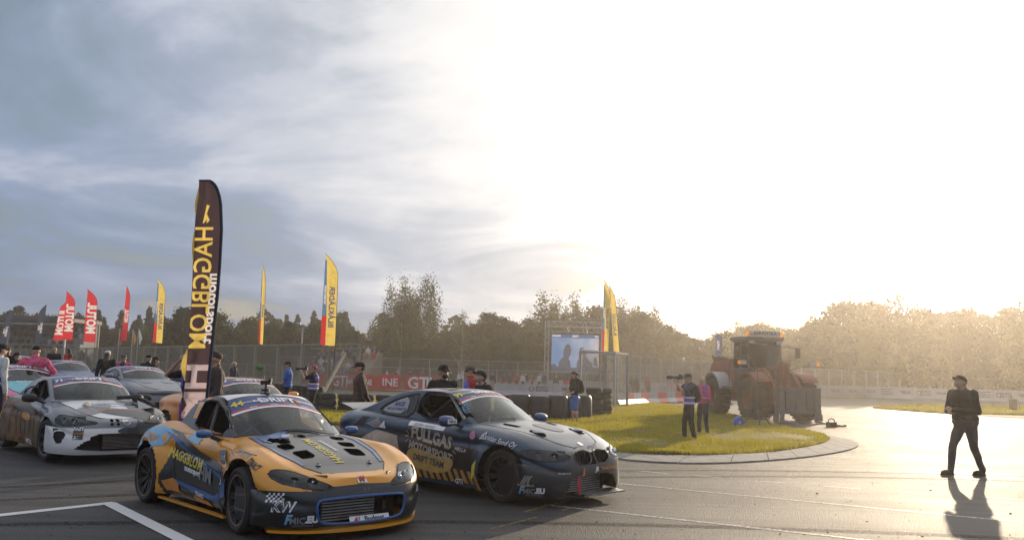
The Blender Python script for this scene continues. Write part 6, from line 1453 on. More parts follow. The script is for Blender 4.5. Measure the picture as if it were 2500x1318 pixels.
for a in (-.16, -.06):
    for z in (.60, .655): tcar.noseprint([[(.026 * cos(t), .02 * sin(t)) for t in np.linspace(0, 2 * pi, 14)[:-1]]], a, z, 'void', .006, name='air_hole')
tcar.noseprint([[(.06 * cos(t), .042 * sin(t)) for t in np.linspace(0, 2 * pi, 18)[:-1]]], .08, .63, 'chrome', .006, name='badge'); tcar.noseprint([[(.05 * cos(t), .032 * sin(t)) for t in np.linspace(0, 2 * pi, 18)[:-1]]], .08, .63, 'd_grey', .008)
tcar.noseprint([chaikin([(-.42, -.02), (-.25, .06), (-.10, .03), (-.02, .16), (.20, .24), (.6, .24), (.62, -.05), (.3, -.05), (-.1, -.08)], 2)], .30, .50, 'p_black', .0055, name='patch')
tcar.noseprint([[(-.075, -.10), (.075, -.10), (.075, .10), (-.075, .10)]], -.60, .47, 'p_black', .006); tcar.nosetext('FAST', -.60, .53, .07, 'white', bold=.003); tcar.nosetext('GARAGE', -.60, .465, .04, 'd_orange', bold=.002); tcar.nosetext('CREW', -.60, .40, .065, 'white', bold=.003)
for st, x, y, sz, mt in (('Adolescence', 1.18, .10, .13, 'd_tan'), ('JINNTEK-TEAM', 1.36, .10, .10, 'd_lblue'), ('FINDIA - GERMANY', 1.53, .12, .075, 'd_orange')): tcar.toptext(st, x, y, sz, mt, U=(0, 1, 0), V=(-1, 0, 0), bold=.003)
tcar.topprint([chaikin([(.84, .2), (1.1, .3), (1.05, .58), (.84, .55)], 2)], 'd_grey', .005, name='camouflage_patch')
tcar.topprint([chaikin([(1.1, .30), (1.6, .28), (1.85, .10), (1.88, .4), (1.5, .62), (1.1, .60)], 2)], 'p_black', .005, name='patch')
for sd in (-1, 1): tcar.line([(.8, sd * .62), (1.2, sd * .63), (1.65, sd * .51), (1.9, sd * .26)], 'top', w=.007)
tcar.sideprint([chaikin([(-1.75, .80), (-1.35, .90), (-1.45, .45), (-1.65, .35)], 1)], 'd_orange', .006); tcar.sidetext('MOTUL', .2, .22, .10, 'white', rot=-.05, bold=.004); tcar.sidetext('POWER', -.35, .28, .08, 'd_red', rot=-.05, bold=.004)
mb = MB(); p = tcar.hit((1.28, -.36, 2), (0, 0, -1), 0); mb.cyl(p - Vector((.02, 0, .01)), p + Vector((.05, .03, .03)), .04, n=12); mb.build('exhaust_outlet', M['d_tan'], tcar.root, True)
tcar.noseprint([chaikin([(-.2, .10), (.0, .16), (.22, .10), (.16, -.02), (-.1, .0)], 2)], -.72, .74, 'd_grey', .005, name='camouflage_patch'); tcar.noseprint([chaikin([(-.5, .16), (.1, .12), (.5, .02), (.45, -.06), (-.3, .04)], 2)], .25, .70, 'p_black', .005, name='patch')
for k in range(6): tcar.sideprint([[(-1.0 + .26 * k, .74 - .02 * k), (-.93 + .26 * k, .74 - .02 * k), (-.86 + .26 * k, .30), (-.95 + .26 * k, .30)]], 'd_brown', .006, name='livery_stripe')
tcar.sideprint([chaikin([(-1.1, .84), (-.2, .82), (.5, .74), (.3, .66), (-.6, .72)], 2)], 'd_grey', .007, name='camouflage_patch'); tcar.sideprint([chaikin([(-.4, .70), (.1, .68), (.2, .56), (-.3, .58)], 2)], 'd_orange', .0075, name='livery_patch')
# raised, torn bonnet corner with the black hoses beside it
mb = MB(); mb.add([(1.0, .64, .92), (1.35, .74, .84), (1.62, .72, .86), (1.50, .45, .80), (1.22, .52, .95)], [(0, 1, 4), (1, 2, 3, 4)]); mb.add([(1.0, .64, .90), (1.35, .76, .82), (1.66, .70, .84), (1.5, .45, .78)], [(3, 2, 1, 0)]); mb.build('torn_panel', M['p_silver'], tcar.root)
mb = MB(); mb.tube([(.85, .3, .98), (.95, .55, 1.0), (1.1, .72, .93), (1.3, .8, .85)], .035, n=6); mb.ell((.95, .62, .98), (.12, .1, .08), 10, 6); mb.build('loose_hose', M['plastic'], tcar.root, True)
for pts in ([(-.50, .92), (-.52, .5), (-.35, .2)], [(.70, .90), (.75, .5), (.70, .2)], [(1.3, .575), (1.7, .565)]): tcar.line(pts, w=.005)

def plain_car(name, loc, rz, z, S, label, body, cabin, hood=None, bumper=None, number=None, win=None, headlamp=True, cell=.036, gr=(.42, .34, .2), wheels=True):
    c = Car(name, loc, rz, S, label, cell=cell, z=z); c.arches(); xf = S['xf']; zh = float(spl(S['zc'])(xf)); cw = S['zr'][-1][0]; rb = S['zr'][0][0]; zt = max(q for _, q in S['zr']); bl = float(spl(S['belt'])(0))
    c.b.cut(-1, lambda P: polysd(P[:, 0], np.abs(P[:, 1]), [(rb + .5, -1), (cw - .12, -1), (cw - .12, .6), (rb + .5, .58)]), lambda P: P[:, 2] > .8, False)
    if hood: c.top(2, [(cw, -.1), (cw, .60), (cw + .4, .60), (xf - .4, .48), (xf - .15, .25), (xf - .15, -.1)], 1, only=[0])
    if bumper: c.nose(1, [(-1.3, .5), (0, zh - .08), (1.3, .5), (1.3, 0), (-1.3, 0)], 0, sides=(-1,))
    if headlamp: c.nose(3, [(-.98, zh + .06), (-.96, zh - .04), (-.6, zh - .09), (-.42, zh - .07), (-.45, zh), (-.7, zh + .04)], 1)
    c.nose(-1, [(-gr[0], gr[1]), (gr[0], gr[1]), (gr[0] - .05, gr[2]), (-gr[0] + .05, gr[2])], 1, sides=(-1,))
    for nm, lab, mt, sd_ in (('body_shell', 0, body, 0), ('front_bumper', 1, bumper or body, 0), ('hood', 2, hood or body, 0), ('headlight_glass', 3, 'lamp_glass', 1)): c.b.part(lab, nm, M[mt], c.root, bool(sd_))
    c.finish_cabin(M[cabin], win or [(S['xrh'] + .25, bl + .05), (S['xrh'] + .22, zt - .14), (S['xh'] - .1, zt - .09), (cw - .28, bl + .04)], [(S['xrh'] + .15, bl + .06), (S['xrh'] + .14, zt - .15), (S['xrh'] - .1, zt - .2), (S['xrh'] - .4, bl + .08)])
    c.underbody(.14); c.interior(); c.banner(number, 'white')
    if headlamp: c.lamp_inside(.7, zh - .02, .3, .1, 2)
    c.mirror(cw - .36, .95, bl + .09, body, size=(.12, .22, .13))
    if wheels: c.wheels(.32, .24, (.90, .90), 7, M['alu'], lip='alu')
    mb = MB(); mb.box((xf - .28, 0, .3), (.04, 1.1, .3)); mb.build('grille_back', M['trim'], c.root)
    for sd in (-1, 1): c.line([(cw, sd * .61), (cw + .4, sd * .61), (xf - .4, sd * .49), (xf - .15, sd * .26)], 'top', w=.007)
    return c
sc_ = plain_car('coupe', (-10.6, 24.6), -.80, .28, sedan_spec(L=4.5, H=1.27, W_=.86, wb=2.52, nose=.60, hood=.85, deck=.95, xh=.1, xrh=-.65, rb=-1.35, fo=.92), 'grey drift coupe with a small white wing mirror, parked behind the number 71 car', 'p_silver', 'p_silver', hood='p_silver', headlamp=False, gr=(.55, .34, .2))
for sd in (-1, 1): sc_.topprint([[(1.15, sd * .18), (1.15, sd * .45), (1.45, sd * .40), (1.45, sd * .16)]], 'd_grey', .006, name='hood_vent')
sc_.noseprint([[(-.75, -.03), (.75, -.03), (.75, .03), (-.75, .03)]], 0, .55, 'trim', .006); sc_.nosetext('SPEEDLO', -.1, .45, .07, 'd_tan', bold=.002)
plain_car('coupe', (-17.0, 33.0), -.80, .36, sedan_spec(H=1.33, W_=.88), 'blue drift coupe parked behind the man in the pink shirt', 'p_dblue', 'p_dblue', bumper='p_white')
pkc = plain_car('coupe', (-11.05, 19.3), -.80, .24, sedan_spec(H=1.28, W_=.88), 'pink and turquoise wrapped drift coupe cut off by the left edge of the photo', 'p_pink', 'p_pink', hood='d_cyan', bumper='p_pink')
pkc.toptext('AVIATO.FI', .93, .12, .16, 'white', U=(0, 1, 0), V=(-1, 0, 0), bold=.006); pkc.toptext('MOLO', 1.15, .2, .1, 'd_pink', U=(0, 1, 0), V=(-1, 0, 0), bold=.006); pkc.toptext('SPA', 1.62, .3, .17, 'white', U=(0, 1, 0), V=(-1, 0, 0), bold=.01); pkc.topprint([chaikin([(-.5, -.3), (-.15, -.45), (-.1, .1), (-.3, .3)], 2)], 'd_orange', .005, name='wrap_patch'); pkc.topprint([chaikin([(-.4, .2), (-.12, .15), (-.1, .5), (-.35, .5)], 2)], 'd_pink', .006, name='wrap_patch')
plain_car('hatchback', (-15.9, 27.6), -.80, .36, sedan_spec(H=1.42, W_=.86), 'dark blue car mostly hidden behind the pink car at the left edge', 'p_dblue', 'p_dark')
orc = plain_car('saloon', (-5.45, 17.45), -.80, 0.0, sedan_spec(L=4.45, H=1.39, W_=.88, wb=2.7, hood=.92, deck=1.02, nose=.68, xh=.1, xrh=-.9, rb=-1.5, cowl=.85, fo=.82), 'orange drift saloon numbered 87 parked behind the black and orange roadster', 'p_oran', 'p_oran', number='87')
orc.toptext('HOONA', .98, -.15, .0001 + .1, 'd_grey', U=(0, 1, 0), V=(-1, 0, 0), bold=.003); orc.topprint([chaikin([(1.2, .2), (1.9, .35), (1.85, .6), (1.2, .66)], 1)], 'd_pink', .005, name='wrap_patch'); orc.topprint([[(1.35, .45), (1.8, .5), (1.8, .62), (1.35, .66)]], 'd_grey', .007)
# ================================================================ wheel loader
M['l_red'] = mat('loader_red', (.21, .060, .040), .6, var=.4, scale=3); M['l_grey'] = mat('loader_grey', (.10, .10, .105), .55, var=.2); M['l_white'] = mat('loader_white', (.42, .42, .42), .5)
M['amber'] = emit('amber_beacon', (.9, .28, .05), .8); M['mud'] = mat('muddy_tyre', (.055, .045, .038), .9, var=.4, scale=3, bump=.5, bscale=14)
ld = empty('wheel_loader', (11.0, 36.9, 0), radians(-90 + 9), 'big red wheel loader with pallet forks and KNUUTTILA sign on its cab', 'wheel loader')
# local frame: +x forward (towards the camera), +y its left
def lw(x, y, r_=.88, w=.62):
    e = empty('wheel', (x, y, r_), 0 if y < 0 else pi); e.parent = ld
    mb = MB(); R0 = r_ * .50
    mb.lathe([(R0, -w * .42), (r_ * .70, -w * .5), (r_ * .9, -w * .48), (r_ * .965, -w * .36), (r_ * .965, w * .36), (r_ * .9, w * .48), (r_ * .7, w * .5), (R0, w * .42)], 'Y', n=40)
    for k in range(24):
        a = 2 * pi * k / 24
        for sd in (-1, 1):
            a2 = a + (.0 if sd < 0 else .13); p = Vector((cos(a2) * r_ * .975, sd * w * .24, sin(a2) * r_ * .975)); R_ = Matrix.Rotation(-a2, 3, 'Y') @ Matrix.Rotation(sd * .5, 3, 'X'); mb.box(p, (r_ * .06, w * .46, .10), R_)
    mb.build('tyre', M['mud'], e, True)
    mb = MB(); mb.lathe([(R0 + .01, -w * .40), (R0 - .03, -w * .34), (R0 - .06, -w * .12), (R0 * .55, -w * .06), (R0 * .5, -w * .2), (.0, -w * .22)], 'Y', n=30)
    for k in range(10): a = 2 * pi * k / 10; mb.cyl((cos(a) * R0 * .42, -w * .26, sin(a) * R0 * .42), (cos(a) * R0 * .42, -w * .2, sin(a) * R0 * .42), .02, n=6)
    mb.build('rim', M['l_red'], e, True)
for x, y in ((1.15, -1.12), (1.15, 1.12), (-2.45, -1.12), (-2.45, 1.12)): lw(x, y)
mb = MB(); mb.prism([(-4.0, .9), (-4.0, 2.1), (-3.6, 2.45), (-1.5, 2.55), (-1.25, 2.1), (-1.25, .8), (-3.2, .7)], -.85, .85, 'Y'); mb.build('engine_cover', M['l_red'], ld)
mb = MB(); mb.box((-3.75, 0, 1.1), (.6, 2.3, .8)); mb.build('counterweight', M['l_grey'], ld)
mb = MB(); mb.box((.2, 0, 1.05), (2.9, .9, .7)); mb.box((-1.5, 0, .95), (1.6, 1.3, .5)); mb.build('frame', M['l_red'], ld)
for sd in (-1, 1):
    mb = MB(); n_ = 10; V = []
    for k in range(n_ + 1):
        t = radians(42 + 95 * k / n_); V += [(1.15 + cos(t) * 1.04, sd * .72, .88 + sin(t) * 1.04), (1.15 + cos(t) * 1.04, sd * 1.40, .88 + sin(t) * 1.04), (1.15 + cos(t) * 1.09, sd * 1.40, .88 + sin(t) * 1.09), (1.15 + cos(t) * 1.09, sd * .72, .88 + sin(t) * 1.09)]
    mb.add(V, [(4 * k + e, 4 * k + 4 + e, 4 * k + 4 + (e + 1) % 4, 4 * k + (e + 1) % 4) for k in range(n_) for e in range(4)]); mb.build('front_fender', M['l_red'], ld)
    mb = MB(); V = []
    for k in range(n_ + 1):
        t = radians(20 + 150 * k / n_); V += [(-2.45 + cos(t) * 1.04, sd * .78, .88 + sin(t) * 1.04), (-2.45 + cos(t) * 1.04, sd * 1.46, .88 + sin(t) * 1.04), (-2.45 + cos(t) * 1.1, sd * 1.46, .88 + sin(t) * 1.1), (-2.45 + cos(t) * 1.1, sd * .78, .88 + sin(t) * 1.1)]
    mb.add(V, [(4 * k + e, 4 * k + 4 + e, 4 * k + 4 + (e + 1) % 4, 4 * k + (e + 1) % 4) for k in range(n_) for e in range(4)]); mb.build('rear_fender', M['l_white'], ld)
    for k in range(3): mb = MB(); mb.box((-1.15, sd * 1.2, .55 + .38 * k), (.5, .3, .05)); mb.build('step', M['l_grey'], ld)
# cab
cab = bpy.data.objects.new('cab', None); link(cab, ld)
mb = MB(); mb.box((-.75, 0, 1.75), (1.5, 1.55, .8)); mb.build('cab_body', M['l_grey'], cab); mb = MB(); mb.box((-.75, 0, 3.42), (1.75, 1.72, .16)); mb.box((-.72, 0, 3.31), (1.6, 1.6, .1)); mb.build('cab_roof', M['l_grey'], cab)
for x, y in ((.0, -.74), (.0, .74), (-.78, -.77), (-.78, .77), (-1.48, -.74), (-1.48, .74)): mb = MB(); mb.bar((x, y, 2.1), (x * .92 - .02, y * .98, 3.35), .085); mb.build('pillar', M['l_grey'], cab)
for nm, c_, d_ in (('front_glass', (.0, 0, 2.72), (.012, 1.38, 1.2)), ('side_glass', (-.72, -.765, 2.7), (1.35, .012, 1.2)), ('side_glass', (-.72, .765, 2.7), (1.35, .012, 1.2)), ('rear_glass', (-1.48, 0, 2.75), (.012, 1.38, 1.1))): mb = MB(); mb.box(c_, d_); mb.build(nm, M['glass'], cab)
mb = MB(); mb.box((-.85, .05, 2.2), (.5, .5, .25)); mb.box((-1.08, .05, 2.6), (.14, .48, .7)); mb.build('driver_seat', M['seat'], cab)
mb = MB(); mb.box((.02, 0, 3.64), (.14, 1.36, .20)); sg = mb.build('sign', M['l_white'], cab); put_text('KNUUTTILA', .19, M['ink'], (.095, 0, 3.635), (0, 1, 0), (0, 0, 1), sg, bold=.005)
for sd in (-1, 1): mb = MB(); mb.cyl((.02, sd * .80, 3.52), (.02, sd * .80, 3.70), .085, .06, n=14); mb.build('beacon', M['amber'], cab, True)
for y in (-.62, .62): mb = MB(); mb.box((.06, y, 3.24), (.12, .2, .14)); mb.build('work_lamp', M['l_white'], cab)
for sd in (-1, 1):
    mb = MB(); mb.tube([(.0, sd * .80, 3.1), (.25, sd * 1.35, 3.05), (.25, sd * 1.35, 2.55)], .02, n=5); mb.tube([(.0, sd * .80, 2.5), (.25, sd * 1.35, 2.55)], .02, n=5); mb.box((.27, sd * 1.38, 2.82), (.06, .22, .42)); mb.build('mirror', M['plastic'], cab)
    mb = MB(); mb.box((1.2, sd * 1.55, 2.35), (.16, .3, .2)); mb.tube([(.6, sd * .8, 2.1), (1.2, sd * 1.4, 2.3)], .03, n=5); mb.build('lamp_arm', M['l_grey'], cab)
    mb = MB(); mb.box((1.30, sd * 1.74, 2.35), (.1, .1, .14)); mb.build('indicator', M['amber'], cab)
    mb = MB(); mb.box((1.29, sd * 1.55, 2.35), (.02, .24, .16)); mb.build('headlamp', M['l_white'], cab)
# lifting frame: arched booms, tilt cylinder, bell crank
for sd in (-1, 1):
    pl = [(.35, 1.75), (.5, 2.15), (.95, 2.2), (1.6, 1.85), (2.2, 1.25), (2.75, .45), (2.55, .32), (2.0, .75), (1.3, 1.35), (.7, 1.6)]
    mb = MB(); mb.prism(pl, sd * .55 - .07, sd * .55 + .07, 'Y'); mb.build('boom_arm', M['l_red'], ld)
    mb = MB(); mb.cyl((.3, sd * .38, 1.0), (1.6, sd * .42, 1.3), .09, n=10); mb.build('lift_cylinder', M['l_grey'], ld)
mb = MB(); mb.cyl((1.35, -.6, 1.5), (1.35, .6, 1.5), .17, n=14); mb.build('cross_tube', M['l_red'], ld, True)
mb = MB(); mb.prism([(1.35, 1.2), (1.75, 1.3), (2.05, 2.35), (1.85, 2.45), (1.6, 2.4)], -.12, .12, 'Y'); mb.build('bell_crank', M['l_red'], ld)
mb = MB(); mb.cyl((.6, 0, 2.05), (1.85, 0, 2.35), .12, n=12); mb.build('tilt_cylinder', M['l_red'], ld, True)
mb = MB(); mb.bar((1.95, 0, 1.4), (2.75, 0, 1.0), .12, .16); mb.build('tilt_link', M['l_red'], ld)
for k, (y, z0_) in enumerate(((-.3, 1.9), (-.22, 1.85), (.25, 1.9), (.33, 1.8))):
    mb = MB(); mb.tube([(.5, y, z0_), (.9, y * 1.1, z0_ + .30), (1.5, y, z0_ + .1), (2.0, y * .9, 1.3), (2.7, y, 1.0)], .025, n=6); mb.build('hydraulic_hose', M['plastic'], ld, True)
for k in range(6): mb = MB(); mb.box((-4.02, 0, 1.1 + .16 * k), (.03, 1.3, .06)); mb.build('grille_bar', M['l_grey'], ld)
mb = MB(); mb.tube([(-2.0, .5, 2.5), (-2.0, .5, 3.1), (-2.1, .5, 3.2)], .06, n=8); mb.build('exhaust_pipe', M['l_grey'], ld)
mb = MB(); mb.tube([(-.9, -.95, 1.1), (-.9, -1.0, 2.0), (-.9, -.9, 2.6)], .02, n=5); mb.tube([(-1.5, -.95, 1.1), (-1.5, -1.0, 2.0), (-1.5, -.9, 2.6)], .02, n=5); mb.build('handrail', M['l_grey'], ld)
# fork carriage with cross bars and uprights, two long tines
cr = bpy.data.objects.new('fork_carriage', None); link(cr, ld)
mb = MB(); mb.box((2.86, 0, 1.32), (.10, 1.95, .12)); mb.build('crossbar', M['l_grey'], cr)
mb = MB(); mb.box((2.86, 0, .42), (.12, 1.95, .16)); mb.build('crossbar', M['l_grey'], cr)
for y in (-.92, -.45, 0, .45, .92): mb = MB(); mb.box((2.84, y, .85), (.08, .12, 1.0)); mb.build('upright', M['l_grey'], cr)
mb = MB(); mb.box((2.80, 0, .86), (.03, 1.75, .82)); mb.build('back_plate', M['l_grey'], cr)
for y in (-.72, .74): mb = MB(); mb.prism([(2.92, 1.3), (3.0, 1.3), (3.02, .12), (4.3, .03), (4.3, .0), (2.92, .04)], y - .08, y + .08, 'Y'); mb.build('fork_tine', M['l_grey'], cr)
for y in (-.92, .92): mb = MB(); mb.box((2.86, y, .18), (.2, .16, .34)); mb.build('foot', M['l_grey'], cr)

# loudspeakers on stands, reel, bag, canister
def speaker(p, ztop, rz, label, w=.72, h=.80):
    r_ = empty('loudspeaker', (p.x, p.y, 0), rz, label, 'loudspeaker')
    mb = MB(); mb.add([(-w / 2, -.25, ztop), (w / 2, -.25, ztop - .02), (w / 2, .25, ztop + .02), (-w / 2, .25, ztop + .04), (-w * .10, -.22, ztop - h), (w * .28, -.22, ztop - h), (w * .28, .22, ztop - h), (-w * .1, .22, ztop - h)], [(0, 1, 2, 3), (4, 7, 6, 5), (0, 4, 5, 1), (1, 5, 6, 2), (2, 6, 7, 3), (3, 7, 4, 0)]); mb.build('cabinet', M['plastic'], r_)
    mb = MB(); mb.box((0, 0, ztop + .045), (w * .9, .42, .03)); mb.build('lid', M['l_grey'], r_); return r_
def tripod(p, H, label, a0=0):
    r_ = empty('tripod_stand', (p.x, p.y, 0), a0, label, 'tripod stand')
    mb = MB(); mb.cyl((0, 0, .25), (0, 0, H), .022, .018); mb.build('pole', M['pole'], r_)
    for k in range(3):
        a = 2 * pi * k / 3; mb = MB(); mb.bar((0, 0, .62), (cos(a) * .62, sin(a) * .62, .01), .04); mb.bar((0, 0, .25), (cos(a) * .34, sin(a) * .34, .28), .02); mb.build('leg', M['pole'], r_)
    return r_
p = G(1850, 1042); tripod(p, at(1848, 893, p.y).z, 'black tripod stand in front of the loader holding a loudspeaker', .35); speaker(p, at(1845, 842, p.y).z, 0, 'dark tapered loudspeaker on the tripod in front of the loader cab')
p = at(1757, 900, 44.2); tripod(Vector((p.x, 44.2, 0)), p.z, 'second tripod stand, half hidden behind the loader rear wheel', 1.0); speaker(Vector((p.x, 44.2, 0)), at(1757, 872, 44.2).z, 0, 'dark loudspeaker under the small flag left of the loader', .7, .62)
p = G(1802, 1044); M['reel_blue'] = mat('blue_reel', (.02, .10, .50), .4); r_ = empty('cable_reel', p, .5, 'blue round cable reel lying on the grass by the tripod', 'cable reel')
mb = MB(); mb.lathe([(.02, -.06), (.18, -.07), (.19, -.05), (.19, .03), (.02, .03)], 'Y', (0, 0, .19), 22); mb.build('disc', M['reel_blue'], r_, True); mb = MB(); mb.cyl((0, -.10, .19), (0, -.05, .19), .05, n=12); mb.build('hub', M['d_tan'], r_)
p = G(2030, 1042); r_ = empty('tow_shackle', p, .3, 'dark shackle and strap lying on the asphalt right of the forks', 'shackle'); mb = MB(); mb.box((0, 0, .09), (.32, .2, .18)); mb.build('block', M['plastic'], r_)
mb = MB(); mb.tube([(-.13, 0, .17), (-.12, 0, .27), (0, 0, .31), (.12, 0, .27), (.13, 0, .17)], .02, n=5); mb.build('handle', M['plastic'], r_); mb = MB(); mb.tube([(.15, 0, .04), (.3, .05, .05), (.45, -.03, .04), (.58, .04, .05), (.66, 0, .05)], [.03, .045, .03, .045, .03], n=6); mb.build('strap', M['plastic'], r_)
p = G(2474, 1004); r_ = empty('fuel_canister', p, .2, 'dark fuel canister with a spout standing on the far right grass', 'canister')
mb = MB(); mb.box((0, 0, .42), (.42, .28, .84)); mb.build('can', M['c_brown'], r_); mb = MB(); mb.tube([(-.1, 0, .84), (-.12, 0, 1.0), (-.2, 0, 1.12)], .03, n=6); mb.tube([(.2, 0, .8), (.45, 0, .7), (.55, 0, .1)], .02, n=5); mb.build('spout', M['plastic'], r_)
for (x, y) in ((2272, 1197), (1995, 1205), (2467, 1254)): 
    q = G(x, y); mb = MB(); mb.ell((0, 0, .008), (.02, .012, .008), 6, 4); o = mb.build('pebble', M['plastic']); o.location = q; tag(o, 'small dark pebble on the sunlit asphalt', 'pebble', 'pebbles on the asphalt')

# ================================================================ team banner standing in the roadster window
fb = empty('feather_flag', (0, 0, 0), 0, 'tall dark HAGGBLOM motorsport feather banner standing in the side window of the roadster', 'flag')
YB_ = 10.9
def bp(x, y, Y=YB_): return at(x, y, Y)
Lc = spl([(440, 486), (470, 485), (500, 480), (560, 475), (640, 471), (720, 468), (800, 462), (880, 456), (960, 448), (1010, 441), (1040, 443)])
Rc = spl([(440, 510), (450, 522), (470, 532), (500, 538), (560, 540), (640, 536), (720, 530), (800, 521), (880, 513), (960, 505), (1040, 498)])
mb = MB(); mb.tube([bp(float(Lc(441)) , 441, YB_)] + [bp(float(Rc(y)) + 1, y, YB_ - .01) for y in (441, 445, 452, 462, 480, 500, 560, 640, 720, 800, 880, 960, 1046)], [.012] * 2 + [.02] * 12, n=8); mb.build('pole_sleeve', M['f_navy'], fb, True)
# front side of the cloth, folded round at the free edge and seen as a yellow sliver
for (y0, y1, w) in ((455, 525, 6), (560, 640, 5), (850, 930, 16)):
    mb = MB(); V = []
    for k in range(13):
        t = k / 12; yv = y0 + (y1 - y0) * t; x = float(Lc(yv)); q = w * sin(pi * t); V += [bp(x + 1.0, yv, YB_ + .0), bp(x - q * .8, yv, YB_ - .03)]
    mb.add(V, [(2 * k, 2 * k + 1, 2 * k + 3, 2 * k + 2) for k in range(12)]); mb.build('folded_edge', M['f_yellow'], fb, True)
def bsurf(x, yv):
    l_, r__ = float(Lc(yv)), float(Rc(yv)); u_ = (x - l_) / max(r__ - l_, 1)
    return bp(x, yv, YB_ + .035 * sin(u_ * 7 + yv * .012) * (1 - u_) + .02 * sin(u_ * 15 + yv * .03) * (1 - u_))
rows = [441.5 + (1046 - 441.5) * k / 70 for k in range(71)]
bo = [(float(Lc(y)), y) for y in rows] + [(float(Rc(y)), y) for y in rows[::-1]]
bi = [(float(Lc(y)) + (float(Rc(y)) - float(Lc(y))) * k / 9, y) for y in rows[1:-1] for k in range(1, 9)]
def btext(st, size, yc, u0, sx=1.0, bold=.0):
    """lettering seen from behind: runs downwards, mirrored; size in photo pixels"""
    tv, tf = text_mesh(st, size, bold=bold * size, res=3, sx=sx); vv = []
    for a, b_ in tv:
        yv = yc + a; x = float(Lc(min(max(yv, 441), 1045))); xr_ = float(Rc(min(max(yv, 441), 1045))); vv.append((min(max(x + (xr_ - x) * u0 - b_, x + 1.2), xr_ - 1.2), yv))
    return (vv, tf)
star = ([(495, 545), (505, 500), (512, 502), (505, 522), (512, 538), (500, 532)], [(0, 1, 2, 3), (0, 3, 4, 5)])
printed_cloth(fb, bo, bi, [(bo, 'f_black')], [(btext('HAGGBLOM', 62, 702, .40, sx=.88, bold=.012), 'f_yellow'), (btext('motorsport', 34, 752, .76, sx=1.05, bold=.03), 'f_white'), (btext('HM', 92, 955, .44, bold=.03), 'f_pale'), (star, 'f_yellow')], bsurf)
# ================================================================ people
def cap_(mb, a, b, r0, r1, n=10, fl=1.0):
    mb.cyl(a, b, r0, r1, n=n); mb.ell(a, (r0, r0, r0), n, 6); mb.ell(b, (r1, r1, r1), n, 6)
def chain(mb, pts, rs):
    for k in range(len(pts) - 1): cap_(mb, pts[k], pts[k + 1], rs[k], rs[k + 1])
def skin_of(mb, name, mt, parent, vox, smooth=4, folds=0.0, seed=0, fs=9.0):
    """grow one continuous surface over the overlapping shapes"""
    me = bpy.data.meshes.new(name); me.from_pydata(mb.v, [], mb.f); me.update()
    o = bpy.data.objects.new(name, me); C.objects.link(o)
    r_ = o.modifiers.new('r', 'REMESH'); r_.mode = 'VOXEL'; r_.voxel_size = vox; r_.adaptivity = 0
    if smooth: s_ = o.modifiers.new('s', 'SMOOTH'); s_.iterations = smooth; s_.factor = .5
    dg = bpy.context.evaluated_depsgraph_get(); me2 = bpy.data.meshes.new_from_object(o.evaluated_get(dg)); bpy.data.objects.remove(o); bpy.data.meshes.remove(me)
    if folds:
        n_ = len(me2.vertices); co = np.zeros(n_ * 3, np.float32); me2.vertices.foreach_get('co', co); co = co.reshape(-1, 3); no = np.zeros(n_ * 3, np.float32); me2.vertices.foreach_get('normal', no); no = no.reshape(-1, 3)
        d = np.array([noise.noise(Vector((c[0] * fs + seed, c[1] * fs, c[2] * fs * .55))) for c in co]); co = co + no * (d * folds)[:, None]; me2.vertices.foreach_set('co', co.ravel().astype(np.float32)); me2.update()
    me2.name = name; me2.materials.clear(); me2.materials.append(mt); me2.shade_smooth(); o = bpy.data.objects.new(name, me2); link(o, parent); return o
